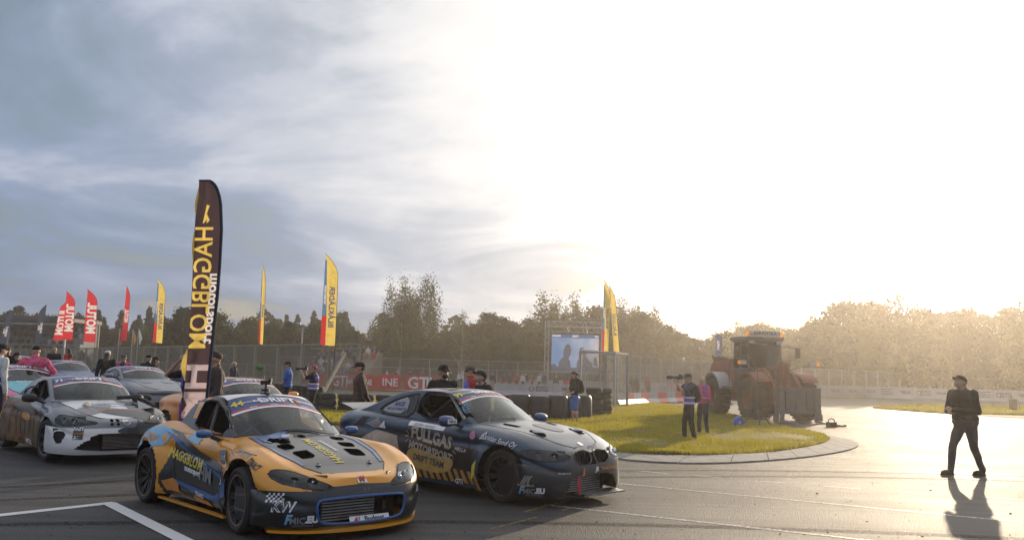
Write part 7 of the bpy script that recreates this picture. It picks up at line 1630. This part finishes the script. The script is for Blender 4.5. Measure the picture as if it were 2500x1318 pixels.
def person(loc, rz, label, H=1.80, vox=.016, top='c_black', legs='c_jeans', cap=None, hair='hair_dark', hairlen=0, sleeves='long', shorts=False, shoes='c_black', feet=((-.10, 0, 0), (.10, 0, 0)), hands=None, elbows=None, head=(0, 0), lean=(0, 0), vest=None, backpack=None, glasses=False, beard=None, girth=1.0, scarf=None, group=None, lower=True, knees=None, coat=0.0, brim=1):
    """faces -Y of its own frame; right hand at -x (viewer's left when it faces the viewer)"""
    r_ = empty('person', loc, rz, label, 'person', group); s = H / 1.80; V_ = Vector
    lx, ly = lean; g = girth
    hip = V_((0, 0, .94)); waist = V_((lx * .3, ly * .3, 1.10)); chest = V_((lx * .8, ly * .8, 1.34)); neck = V_((lx, ly, 1.50)); hc_ = neck + V_((0, -.03, .138))
    hc_ += V_((sin(head[0]) * .04 * head[1] * 0, -.05 * head[1] * cos(head[0]), -.03 * abs(head[1]))); hc_ += V_((.05 * head[1] * sin(head[0]), 0, 0))
    sh = {-1: chest + V_((-.185 * g ** .5, 0, .10)), 1: chest + V_((.185 * g ** .5, 0, .10))}
    hands = hands or {-1: (-.27, -.02, .80), 1: (.27, -.02, .80)}; elbows = elbows or {-1: (-.26, .03, 1.08), 1: (.26, .03, 1.08)}
    body = MB()
    # torso and pelvis
    body.ell(hip + V_((0, 0, .02)), (.155 * g, .115 * g, .13), 14, 8); body.ell(waist, (.140 * g, .105 * g, .14), 14, 8); body.ell(chest, (.165 * g, .115 * g, .17), 14, 8); body.ell(chest + V_((0, 0, .10)), (.17, .09, .08), 14, 8); body.ell((hip + waist) / 2, (.145 * g, .11 * g, .12), 14, 8)
    cap_(body, chest + V_((0, .0, .1)), neck + V_((0, 0, .06)), .062, .055)
    ft = {-1: V_(feet[0]), 1: V_(feet[1])}; kn = {}
    for q in (-1, 1):
        h_ = hip + V_((q * .092, 0, -.04)); a_ = ft[q] + V_((0, .03, .085)); kn[q] = (V_(knees[q]) if knees else h_.lerp(a_, .5) + V_((0, -.03 - .25 * max(0, .86 - (h_ - a_).length), 0)))
        chain(body, [h_, kn[q], a_], [.082 * g ** .5, .055, .038]); cap_(body, kn[q].lerp(a_, .3) + V_((0, .02, 0)), kn[q].lerp(a_, .5), .055, .045)
        body.ell(ft[q] + V_((0, -.06, .045)), (.042, .12, .040), 10, 6)
        chain(body, [sh[q], V_(elbows[q]), V_(hands[q])], [.052, .040, .027])
        hd, el = V_(hands[q]), V_(elbows[q]); dv = (hd - el).normalized(); sx_ = dv.orthogonal().normalized(); sy_ = dv.cross(sx_)
        pal = hd + dv * .045; body.ell(pal, (.040, .026, .045), 8, 6)
        for k in range(4):
            o_ = (k - 1.5) * .019; b_ = pal + sy_ * o_ + dv * .03; m_ = b_ + dv * (.034 - abs(k - 1.4) * .004) + sx_ * .006; chain(body, [b_, m_, m_ + dv * .022 + sx_ * .018], [.0095, .0088, .0075])
        chain(body, [pal - sy_ * .03 - dv * .02, pal - sy_ * .055 + dv * .015, pal - sy_ * .05 + dv * .042 + sx_ * .01], [.012, .0105, .009])
    # head
    R_ = Matrix.Rotation(head[0], 3, 'Z') @ Matrix.Rotation(-head[1], 3, 'X')
    def hp(x, y, z): return hc_ + R_ @ V_((x, y, z))
    cap_(body, neck - V_((0, 0, .03)), hc_ + V_((0, .02, -.05)), .066, .060); body.ell(hp(0, .012, .02), (.081, .100, .104), 16, 10, R_); body.ell(hp(0, -.02, -.045), (.060, .072, .068), 14, 8, R_); body.ell(hp(0, -.055, -.088), (.030, .025, .022), 10, 6, R_)
    chain(body, [hp(0, -.088, .018), hp(0, -.108, -.022)], [.010, .015]); body.ell(hp(0, -.088, -.055), (.024, .012, .010), 8, 5, R_); body.ell(hp(0, -.082, .030), (.055, .014, .012), 10, 5, R_)
    for q in (-1, 1): body.ell(hp(q * .078, .01, -.01), (.012, .022, .032), 8, 6, R_)
    skin_of(body, 'body', M['skin'], r_, vox if vox < .02 else vox, 2)
    fm = MB()
    for q in (-1, 1): fm.ell(hp(q * .031, -.088, .008), (.012, .008, .007), 8, 5, R_)
    if vox < .02: fm.build('eyes', M['ink'], r_, True)
    # clothes
    def limb(mb, pts, rs): chain(mb, pts, rs)
    t = MB(); k_ = 1.12
    t.ell(hip + V_((0, 0, .06)), (.165 * g * 1.05, .125 * g * 1.06, .13), 14, 8); t.ell(waist, (.156 * g, .122 * g, .15), 14, 8); t.ell(chest, (.182 * g, .130 * g, .175), 14, 8); t.ell(chest + V_((0, 0, .11)), (.185, .10, .072), 14, 8); t.ell((waist + chest) / 2, (.165 * g, .125 * g, .13), 14, 8)
    cap_(t, chest + V_((0, 0, .1)), neck + V_((0, .01, .015)), .085, .072); t.ell(neck + V_((0, .0, -.055)), (.13, .085, .05), 12, 6)
    if coat: t.cyl(hip + V_((0, 0, .1)), hip + V_((0, 0, -coat)), .17 * g, .19 * g, n=14)
    sl_ = {'long': 1.0, 'short': .42, 'half': .6}[sleeves]
    for q in (-1, 1):
        e_, w_ = V_(elbows[q]), V_(hands[q])
        if sleeves == 'long': limb(t, [sh[q], e_, e_.lerp(w_, .93)], [.070, .055, .040])
        else: limb(t, [sh[q], V_(sh[q]).lerp(e_, .78 if sleeves == 'short' else 1.0)], [.070, .062])
    skin_of(t, 'jacket' if sleeves == 'long' else 'shirt', M[top], r_, vox, 2, .014, rnd.random() * 9, 11)
    if lower:
        t = MB(); t.ell(hip + V_((0, 0, -.01)), (.168 * g, .130 * g, .13), 14, 8)
        for q in (-1, 1):
            h_ = hip + V_((q * .092, 0, -.04)); a_ = ft[q] + V_((0, .03, .10))
            if shorts: limb(t, [h_, h_.lerp(kn[q], .95)], [.100, .088])
            else: limb(t, [h_, kn[q], a_], [.098 * g ** .5, .072, .056])
        skin_of(t, 'shorts' if shorts else 'trousers', M[legs], r_, vox, 2, .012, rnd.random() * 9, 12)
        for q in (-1, 1):
            t = MB(); f_ = ft[q]; t.ell(f_ + V_((0, -.075, .050)), (.050, .135, .048), 12, 8); t.ell(f_ + V_((0, .03, .075)), (.047, .058, .070), 10, 8); t.box(f_ + V_((0, -.055, .014)), (.088, .265, .026)); skin_of(t, 'shoe', M[shoes], r_, max(.012, vox * .8), 1)
    # hair, caps
    if cap:
        t = MB(); V2 = []; n_ = 18
        prof = [(1.10, -.1), (1.12, .12), (1.08, .5), (.92, .82), (.6, 1.02), (.2, 1.10), (.0, 1.11)]
        for rr, zz in prof:
            for k in range(n_): a = 2 * pi * k / n_; V2.append(hp(cos(a) * rr * .080, .008 + sin(a) * rr * .100, .035 + zz * .083))
        t.add(V2, [(i * n_ + k, i * n_ + (k + 1) % n_, (i + 1) * n_ + (k + 1) % n_, (i + 1) * n_ + k) for i in range(len(prof) - 1) for k in range(n_)])
        o = t.build('cap', M[cap], r_, True)
        if brim:
            t = MB(); V2 = [];
            for k in range(9):
                a = -1.25 + 2.5 * k / 8; yb = -brim
                V2 += [hp(sin(a) * .078, (-.085 * cos(a)) * brim + .005, .045), hp(sin(a) * .084, (-.095 * cos(a) - .085 * cos(a) ** .7) * brim, .028 - .015 * cos(a)), hp(sin(a) * .084, (-.095 * cos(a) - .085 * cos(a) ** .7) * brim, .022 - .015 * cos(a)), hp(sin(a) * .078, (-.085 * cos(a)) * brim + .005, .038)]
            t.add(V2, [(4 * k + e, 4 * k + 4 + e, 4 * k + 4 + (e + 1) % 4, 4 * k + (e + 1) % 4) for k in range(8) for e in range(4)]); t.build('cap_brim', M[cap], o, True)
    if hair:
        t = MB()
        if not cap: t.ell(hp(0, .022, .045), (.086, .104, .088), 14, 8, R_)
        t.ell(hp(0, .045, .0), (.078, .068, .075), 12, 8, R_)
        if hairlen: chain(t, [hp(0, .06, .02), hp(0, .085, -.12), neck + V_((0, .11, -.08)), neck + V_((0, .13, -hairlen))], [.075, .085, .095, .05])
        if hairlen < 0: t.ell(hp(0, .10, .09), (.04, .04, .04), 10, 6)
        skin_of(t, 'hair', M[hair], r_, max(vox, .014), 2, .012, 3, 30)
    if beard: t = MB(); t.ell(hp(0, -.052, -.075), (.058, .052, .042), 12, 8, R_); t.build('beard', M[beard], r_, True)
    if glasses:
        t = MB()
        for q in (-1, 1): t.ell(hp(q * .034, -.096, .010), (.026, .010, .018), 10, 6, R_); t.bar(hp(q * .06, -.088, .014), hp(q * .082, .01, .010), .006)
        t.bar(hp(-.02, -.10, .014), hp(.02, -.10, .014), .006); t.build('glasses', M['plastic'], r_, True)
    if vest:
        t = MB(); t.ell(waist + V_((0, 0, -.02)), (.172 * g, .138 * g, .17), 16, 8); t.ell(chest + V_((0, 0, -.02)), (.172 * g, .150 * g, .17), 16, 8); t.ell(chest + V_((0, 0, .10)), (.135, .115, .088), 14, 8); t.ell(hip + V_((0, 0, .04)), (.178 * g, .142 * g, .11), 16, 8)
        o = skin_of(t, 'vest', M[vest], r_, vox, 2, .008, 2, 9)
        for zz in ((waist.z - .12, waist.z + .02)):
            t = MB(); n_ = 22; V2 = []
            c0 = waist.lerp(hip, .5)
            for hh in (0, .045):
                for k in range(n_): a = 2 * pi * k / n_; V2.append((c0.x + cos(a) * .184 * g, c0.y + sin(a) * .148 * g, zz + hh))
            t.add(V2, [(k, (k + 1) % n_, n_ + (k + 1) % n_, n_ + k) for k in range(n_)]); t.build('reflective_stripe', M['reflective'], o, True)
    if backpack:
        t = MB(); t.ell(chest + V_((0, .20, -.10)), (.145, .105, .24), 14, 8); t.ell(chest + V_((0, .27, -.18)), (.11, .07, .14), 12, 8); o = skin_of(t, 'backpack', M[backpack], r_, max(vox, .018), 2, .01, 5, 10)
        for q in (-1, 1): t = MB(); t.tube([chest + V_((q * .10, .12, .14)), chest + V_((q * .115, 0, .195)), chest + V_((q * .12, -.125, .10)), chest + V_((q * .13, -.13, -.10)), chest + V_((q * .16, .06, -.22))], .019, n=6); t.build('strap', M[backpack], o, True)
    for ch in r_.children: pass
    r_.scale = (s, s, s); return r_
M['reflective'] = mat('reflective_tape', (.62, .58, .52), .35, spec=.8); M['c_vest'] = mat('violet_blue_vest', (.13, .12, .55), .7, var=.12); M['c_darkbrown'] = mat('dark_brown_fabric', (.045, .032, .030), .8, var=.2, bump=.5, bscale=25); M['c_royal'] = mat('royal_blue_fabric', (.02, .12, .42), .8, var=.15); M['c_dgrey'] = mat('dark_grey_fabric', (.06, .065, .068), .85, var=.2, bump=.5, bscale=25); M['hair_red'] = mat('dyed_red_hair', (.35, .03, .06), .6, var=.3, scale=40); M['c_pinkprint'] = mat('pink_printed_fabric', (.55, .09, .17), .8, var=.5, scale=11)
L90 = -pi / 2      # faces left in the photo (towards -X)
def camera_in_hand(pr, pos, d, ln, label):
    c = empty('camera', (0, 0, 0), 0, label, 'camera'); mwp = Matrix.Translation(pr.location) @ Matrix.Rotation(pr.rotation_euler[2], 4, 'Z') @ Matrix.Scale(pr.scale[0], 4); c.location = mwp @ Vector(pos); c.rotation_euler = (0, 0, pr.rotation_euler[2])
    mb = MB(); mb.box((0, 0, 0), (.145, .075, .10)); mb.box((0, 0, .06), (.06, .07, .04)); mb.build('camera_body', M['plastic'], c); mb = MB(); mb.cyl((0, -.03, 0), (0, -.03 - ln * .7, 0), .036, .040, n=16); mb.cyl((0, -.03 - ln * .7, 0), (0, -.03 - ln, 0), .048, .052, n=16); mb.build('lens', M['plastic'], c, True); return c
def pz(x, yt, s_, H): # top of the head at a pixel, size from the scale
    Y = F_PX / s_; p = at(x, yt, Y); return Vector((p.x, p.y, p.z - H))
fm_ = G(2362, 1160)
person(fm_, L90 + .38, 'person in dark cap, jacket and jeans walking alone across the sunlit track', H=1.86, vox=.014, top='c_black', legs='c_jeans', cap='c_black', feet=((-.09, -.32, 0), (.10, .22, 0)), knees={-1: (-.10, -.21, .52), 1: (.10, .06, .50)}, hands={-1: (-.04, -.34, 1.10), 1: (.02, -.33, 1.15)}, elbows={-1: (-.30, -.08, 1.12), 1: (.30, -.04, 1.12)}, head=(0, .5), lean=(0, -.05), girth=1.45)
ph = G(1682, 1078)
p1 = person(ph, L90 + .25, 'person in violet vest and dark cap aiming a long-lensed camera on the grass', H=1.78, vox=.014, top='c_dgrey', legs='c_black', cap='c_black', vest='c_vest', sleeves='short', feet=((-.16, -.08, 0), (.17, .05, 0)), hands={-1: (-.07, -.28, 1.58), 1: (.05, -.40, 1.54)}, elbows={-1: (-.20, -.22, 1.33), 1: (.16, -.28, 1.32)}, head=(0, .02), backpack='c_black')
camera_in_hand(p1, (-.01, -.24, 1.655), 0, .34, 'black camera with a long telephoto lens held by the photographer on the grass')
person(G(1716, 1064), L90 + .8, 'person in a pink hooded top with blond bun, right of the photographer', H=1.72, vox=.015, top='c_pink', legs='c_navy', hair='hair_blond', hairlen=-.01, backpack='c_vest', hands={-1: (-.10, -.30, 1.15), 1: (.12, -.28, 1.12)}, elbows={-1: (-.24, -.06, 1.10), 1: (.24, -.04, 1.10)}, head=(.2, .35), feet=((-.11, -.03, 0), (.11, .05, 0)), girth=.9)
person(G(1402, 1034), L90 + .3, 'person in blue shorts and dark shirt with a big black backpack by the tyre stacks', H=1.80, vox=.015, top='c_black', legs='c_royal', shorts=True, sleeves='half', cap='c_black', backpack='c_black', hands={-1: (-.12, -.30, 1.02), 1: (.12, -.30, .98)}, elbows={-1: (-.25, -.06, 1.10), 1: (.25, -.06, 1.10)}, head=(0, .45), vest=None, feet=((-.09, -.03, 0), (.09, .06, 0)))
person(pz(882, 879, 115, 1.84), L90 + .2, 'person in a dark brown racing jacket and black cap standing behind the coupe spoiler', H=1.84, vox=.014, top='c_darkbrown', legs='c_black', cap='c_black', brim=1, hands={-1: (-.08, .20, .92), 1: (.10, .20, .95)}, elbows={-1: (-.27, .10, 1.12), 1: (.27, .10, 1.12)}, girth=1.15, beard=None)
p2 = person(pz(768, 888, 76, 1.72), L90 + .1, 'person with red dyed hair in a violet vest photographing towards the left', H=1.72, vox=.018, top='c_black', legs='c_black', hair='hair_red', vest='c_vest', sleeves='short', hands={-1: (-.06, -.30, 1.56), 1: (.05, -.40, 1.52)}, elbows={-1: (-.20, -.22, 1.30), 1: (.16, -.28, 1.30)}, girth=1.2)
camera_in_hand(p2, (0, -.26, 1.63), 0, .30, 'black camera held up by the red-haired photographer')
person(pz(706, 879, 76, 1.80), L90 + .1, 'person in a bright blue T-shirt and black cap with folded arms by the tyre wall', H=1.80, vox=.018, top='c_royal', legs='c_black', cap='c_black', sleeves='short', hands={-1: (.06, -.20, 1.20), 1: (-.06, -.22, 1.16)}, elbows={-1: (-.24, -.12, 1.12), 1: (.24, -.12, 1.12)}, girth=1.1)
person(pz(573, 880, 62, 1.70), L90 - .2, 'person with blond hair and dark jacket standing beyond the orange car', H=1.70, vox=.022, top='c_navy', hair='hair_blond', hands={-1: (-.1, -.22, 1.1), 1: (.1, -.22, 1.1)}, head=(0, .2))
person(pz(531, 849, 152, 1.86), L90 + .5, 'person in a dark cap and brown shirt directly right of the black team banner', H=1.86, vox=.014, top='c_darkbrown', legs='c_jeans', cap='c_darkbrown', hair='hair_blond', hands={-1: (-.20, -.38, 1.42), 1: (.24, -.20, 1.0)}, elbows={-1: (-.30, -.16, 1.20), 1: (.27, .0, 1.12)}, head=(0, .3), girth=1.1)
person(pz(474, 862, 140, 1.80), L90 + 1.6, 'person in a black T-shirt raising one arm, mostly hidden behind the team banner', H=1.80, vox=.015, top='c_black', legs='c_purple', sleeves='short', cap='c_black', hands={-1: (-.16, -.20, 1.68), 1: (.2, -.2, 1.2)}, elbows={-1: (-.42, -.06, 1.42), 1: (.28, 0, 1.12)}, backpack='c_vest')
person(pz(438, 884, 64, 1.78), 0, 'person in a grey cap and shorts far left of the team banner', H=1.78, vox=.022, top='c_dgrey', legs='c_tan', shorts=True, cap='c_grey', sleeves='short')
person(pz(364, 861, 77, 1.84), pi - .2, 'person in a black printed shirt seen from behind, left of a close pair', H=1.82, vox=.018, top='c_black', legs='c_black', cap='c_black', sleeves='short', hair='hair_blond')
person(pz(379, 866, 76, 1.76), pi - .9, 'person in black with long dark hair under a cap, right of a close pair', H=1.74, vox=.018, top='c_brown', legs='c_black', cap='c_black', hairlen=.1)
person(pz(304, 859, 77, 1.78), .1, 'person in a camouflage cap and navy vest over pink sleeves behind the grey car', H=1.74, vox=.018, top='c_pink', legs='c_black', cap='c_dgrey', vest='c_navy', sleeves='short', hairlen=0)
person(pz(264, 846, 80, 1.84), pi + .2, 'person with long dark hair and black coat seen from behind, white cap on top', H=1.76, vox=.016, top='c_black', legs='c_black', hairlen=.22, coat=.15, cap='c_white', brim=0)
person(pz(168, 846, 58, 1.75), L90, 'person with dark ponytail in a black and red shirt left of the tall dark-haired one', H=1.72, vox=.02, top='c_red', legs='c_black', hairlen=.12)
person(pz(135, 843, 58, 1.84), .5, 'bald person in a black shirt and dark glasses facing the camera', H=1.80, vox=.02, top='c_black', hair=None, glasses=True, girth=1.15, sleeves='short')
person(pz(90, 841, 106, 1.84), pi + .15, 'person in a bright pink printed shirt seen from behind with hands on hips', H=1.86, vox=.015, top='c_pinkprint', legs='c_pink', cap='c_black', sleeves='half', hands={-1: (-.20, -.06, 1.04), 1: (.20, -.06, 1.04)}, elbows={-1: (-.42, .06, 1.20), 1: (.42, .06, 1.20)}, girth=1.25, hair='hair_blond')
person(pz(3, 834, 122, 1.84), pi - .5, 'person in a white and blue jacket cut off by the left edge of the photo', H=1.84, vox=.016, top='c_white', legs='c_navy', cap='c_black', vest='c_royal', girth=1.1)
person(pz(21, 844, 80, 1.76), .6, 'person in black just right of the white and blue jacket', H=1.76, vox=.022, top='c_black')
person(pz(44, 857, 80, 1.70), -.3, 'person in a black cap whose head shows over the far dark blue car', H=1.70, vox=.022, top='c_black', cap='c_black')
person(pz(1084, 878, 141, 1.88), .25, 'person in black racing jacket and dark glasses behind the coupe, leftmost of three', H=1.84, vox=.013, top='c_black', legs='c_black', cap='c_black', glasses=True, beard='hair_dark', head=(.3, .1), hands={-1: (-.2, -.2, 1.0), 1: (.2, -.2, 1.0)})
person(pz(1152, 886, 112, 1.82), L90 + .3, 'bearded person in violet vest over red shirt, middle of three behind the coupe', H=1.80, vox=.015, top='c_red', legs='c_black', cap='c_dgrey', vest='c_vest', sleeves='short', beard='hair_blond', glasses=True, girth=1.1)
person(pz(1188, 891, 137, 1.84), L90 + .5, 'person in black cap bending the head down, rightmost of three behind the coupe', H=1.80, vox=.013, top='c_black', legs='c_black', cap='c_black', head=(0, .6), lean=(0, -.07), hands={-1: (-.15, -.3, 1.1), 1: (.15, -.3, 1.1)}, elbows={-1: (-.26, -.08, 1.12), 1: (.26, -.08, 1.12)})
# small figures beyond the track
proto = []
for k, (tp, lg, hr) in enumerate((('c_navy', 'c_jeans', 'hair_dark'), ('c_red', 'c_black', 'hair_dark'), ('c_white', 'c_navy', 'hair_blond'), ('c_black', 'c_tan', 'hair_blond'), ('c_brown', 'c_black', 'hair_dark'))):
    proto.append((tp, lg, hr))
far_ = {}
for k, (x, yt, s_) in enumerate(((901, 898, 23), (909, 902, 22), (945, 905, 22), (968, 908, 22), (999, 898, 23), (1002, 902, 23), (1031, 908, 22), (1128, 900, 23), (1100, 902, 22), (1232, 905, 24), (1246, 900, 24), (1262, 906, 24), (1277, 902, 24), (1284, 905, 24), (1214, 905, 24), (1328, 905, 25), (1300, 903, 25), (1318, 908, 24), (1358, 905, 25), (1543, 900, 30), (1556, 903, 30), (1582, 912, 31), (1120, 906, 22), (1203, 900, 24))):
    i = k % 5; Y = F_PX / s_; p = at(x, yt, Y); lab = ('spectator in a navy top', 'spectator in a red top', 'spectator in a white top', 'spectator in a black top', 'spectator in a brown jacket')[i] + ' beyond the kart track'
    if i not in far_:
        tp, lg, hr = proto[i]; far_[i] = person((p.x, p.y, 0), rnd.uniform(-2, 2), lab, H=1.72, vox=.034, top=tp, legs=lg, hair=hr, group='spectators beyond the track: ' + tp[2:])
    else:
        c = copy_tree(far_[i]); c.location = (p.x, p.y, 0); c.rotation_euler = (0, 0, rnd.uniform(-3, 3)); c.scale = (far_[i].scale[0] * rnd.uniform(.95, 1.08),) * 3
# ================================================================ evening haze, added to stand in for the lens's veil of light
hz_m = bpy.data.materials.new('haze_lens_veil'); hz_m.use_nodes = True; t = hz_m.node_tree
for n_ in list(t.nodes): t.nodes.remove(n_)
o_ = node(t, 'ShaderNodeOutputMaterial'); pv = node(t, 'ShaderNodeVolumePrincipled', i_Density=0.00105, i_Anisotropy=0.74); pv.inputs['Color'].default_value = (1.0, .93, .84, 1); t.links.new(pv.outputs[0], o_.inputs['Volume'])
mb = MB(); mb.box((0, 1180, 8.5), (3100, 2960 , 19)); o = mb.build('haze', hz_m); tag(o, 'thin bright haze over the track in low sun', 'haze', kind='stuff')
# ================================================================ labels that single out look-alikes by what they stand beside
bpy.context.view_layer.update()
def px_of(o):
    p = o.matrix_world.translation - Vector((0, 0, CAM_H)); return 1250 + F_PX * p.dot(_r2) / p.dot(_fw)
ORD = ['first', 'second', 'third', 'fourth', 'fifth', 'sixth', 'seventh', 'eighth', 'ninth', 'tenth', 'eleventh', 'twelfth', 'thirteenth', 'fourteenth', 'fifteenth', 'sixteenth', 'seventeenth', 'eighteenth', 'nineteenth', 'twentieth']
MARKS = [(-9e9, 'the left photo edge'), (190, 'the grandstand'), (390, 'the first yellow flag'), (500, 'the black team banner'), (640, 'the edge-on yellow flag'), (739, 'the floodlight mast'), (812, 'the nearest yellow flag'), (1075, 'the tall weeping birches'), (1132, 'the bare white birch'), (1250, 'the trio behind the coupe'), (1340, 'the video screen left edge'), (1505, 'the yellow flag pair'), (1700, 'the two people on the grass'), (1900, 'the loader cab'), (2100, 'the loader forks'), (2365, 'the walking person'), (2500, 'the right photo edge')]
def relabel(objs, what):
    cnt = {}
    for o in sorted(objs, key=px_of):
        x = px_of(o); mk = [m_ for m_ in MARKS if m_[0] <= x][-1][1]; w = what(o); k = (mk,); cnt[k] = cnt.get(k, 0) + 1
        n_ = cnt[k]; o['label'] = '%s, %s right of %s' % (w, ORD[n_ - 1] if n_ <= 20 else 'far', mk)
tops = [o for o in C.objects if o.parent is None]
kn_ = {'birch_tree': 'birch tree of the treeline', 'alder_tree': 'round dark tree of the treeline', 'willow_tree': 'pale bushy tree of the treeline', 'rowan_tree': 'small autumn tree of the treeline', 'spruce_tree': 'pointed conifer of the treeline'}
relabel([o for o in tops if o.get('category') == 'tree' and o.get('group')], lambda o: kn_[o.name.split('.')[0]])
def by_group(g, what): relabel([o for o in tops if o.get('group') == g], lambda o: what)
relabel([o for o in tops if o.name.startswith('track_barrier')], lambda o: o['label'].split(' block')[0] + (' block printed ' + o['label'].split('printed ')[1].split(' ')[0] if 'printed' in o['label'] else ' block'))
relabel([o for o in tops if o.name.startswith('barrier_block') and 'foot' in o['label']], lambda o: o['label'].split(' ')[0] + ' block under the chain-link fence')
relabel([o for o in tops if o.name.startswith('barrier_block') and 'far' in o['label']], lambda o: o['label'].split(' ')[0] + ' far barrier block')
relabel([o for o in tops if o.get('category') == 'tyre stack' and o.get('group')], lambda o: {'t': 'tall bare tyre stack', 'l': 'low bare tyre stack', 'b': 'bare tyre stack', 'T': 'tarp-wrapped tyre stack'}['T' if 'tarp' in o['group'] else 't' if o['group'].startswith('tyre') else 'l'])
relabel([o for o in tops if o.get('category') == 'person' and o.get('group')], lambda o: o['label'].split(' beyond')[0])
for o in tops:
    if o.get('label') and len(o['label'].split()) > 16: o['label'] = ' '.join(o['label'].split()[:16])

for o, w in zip([q for q in tops if q.name.startswith('pebble')], ('small dark pebble right of the walking person near the frame edge',) * 9): pass
pb = sorted([q for q in tops if q.name.startswith('pebble')], key=px_of)
for o, w in zip(pb, ('small dark pebble on the dashed line, leftmost of three', 'small dark pebble left of the walking shadow, middle of three', 'small dark pebble right of the walking shadow, rightmost of three')): o['label'] = w
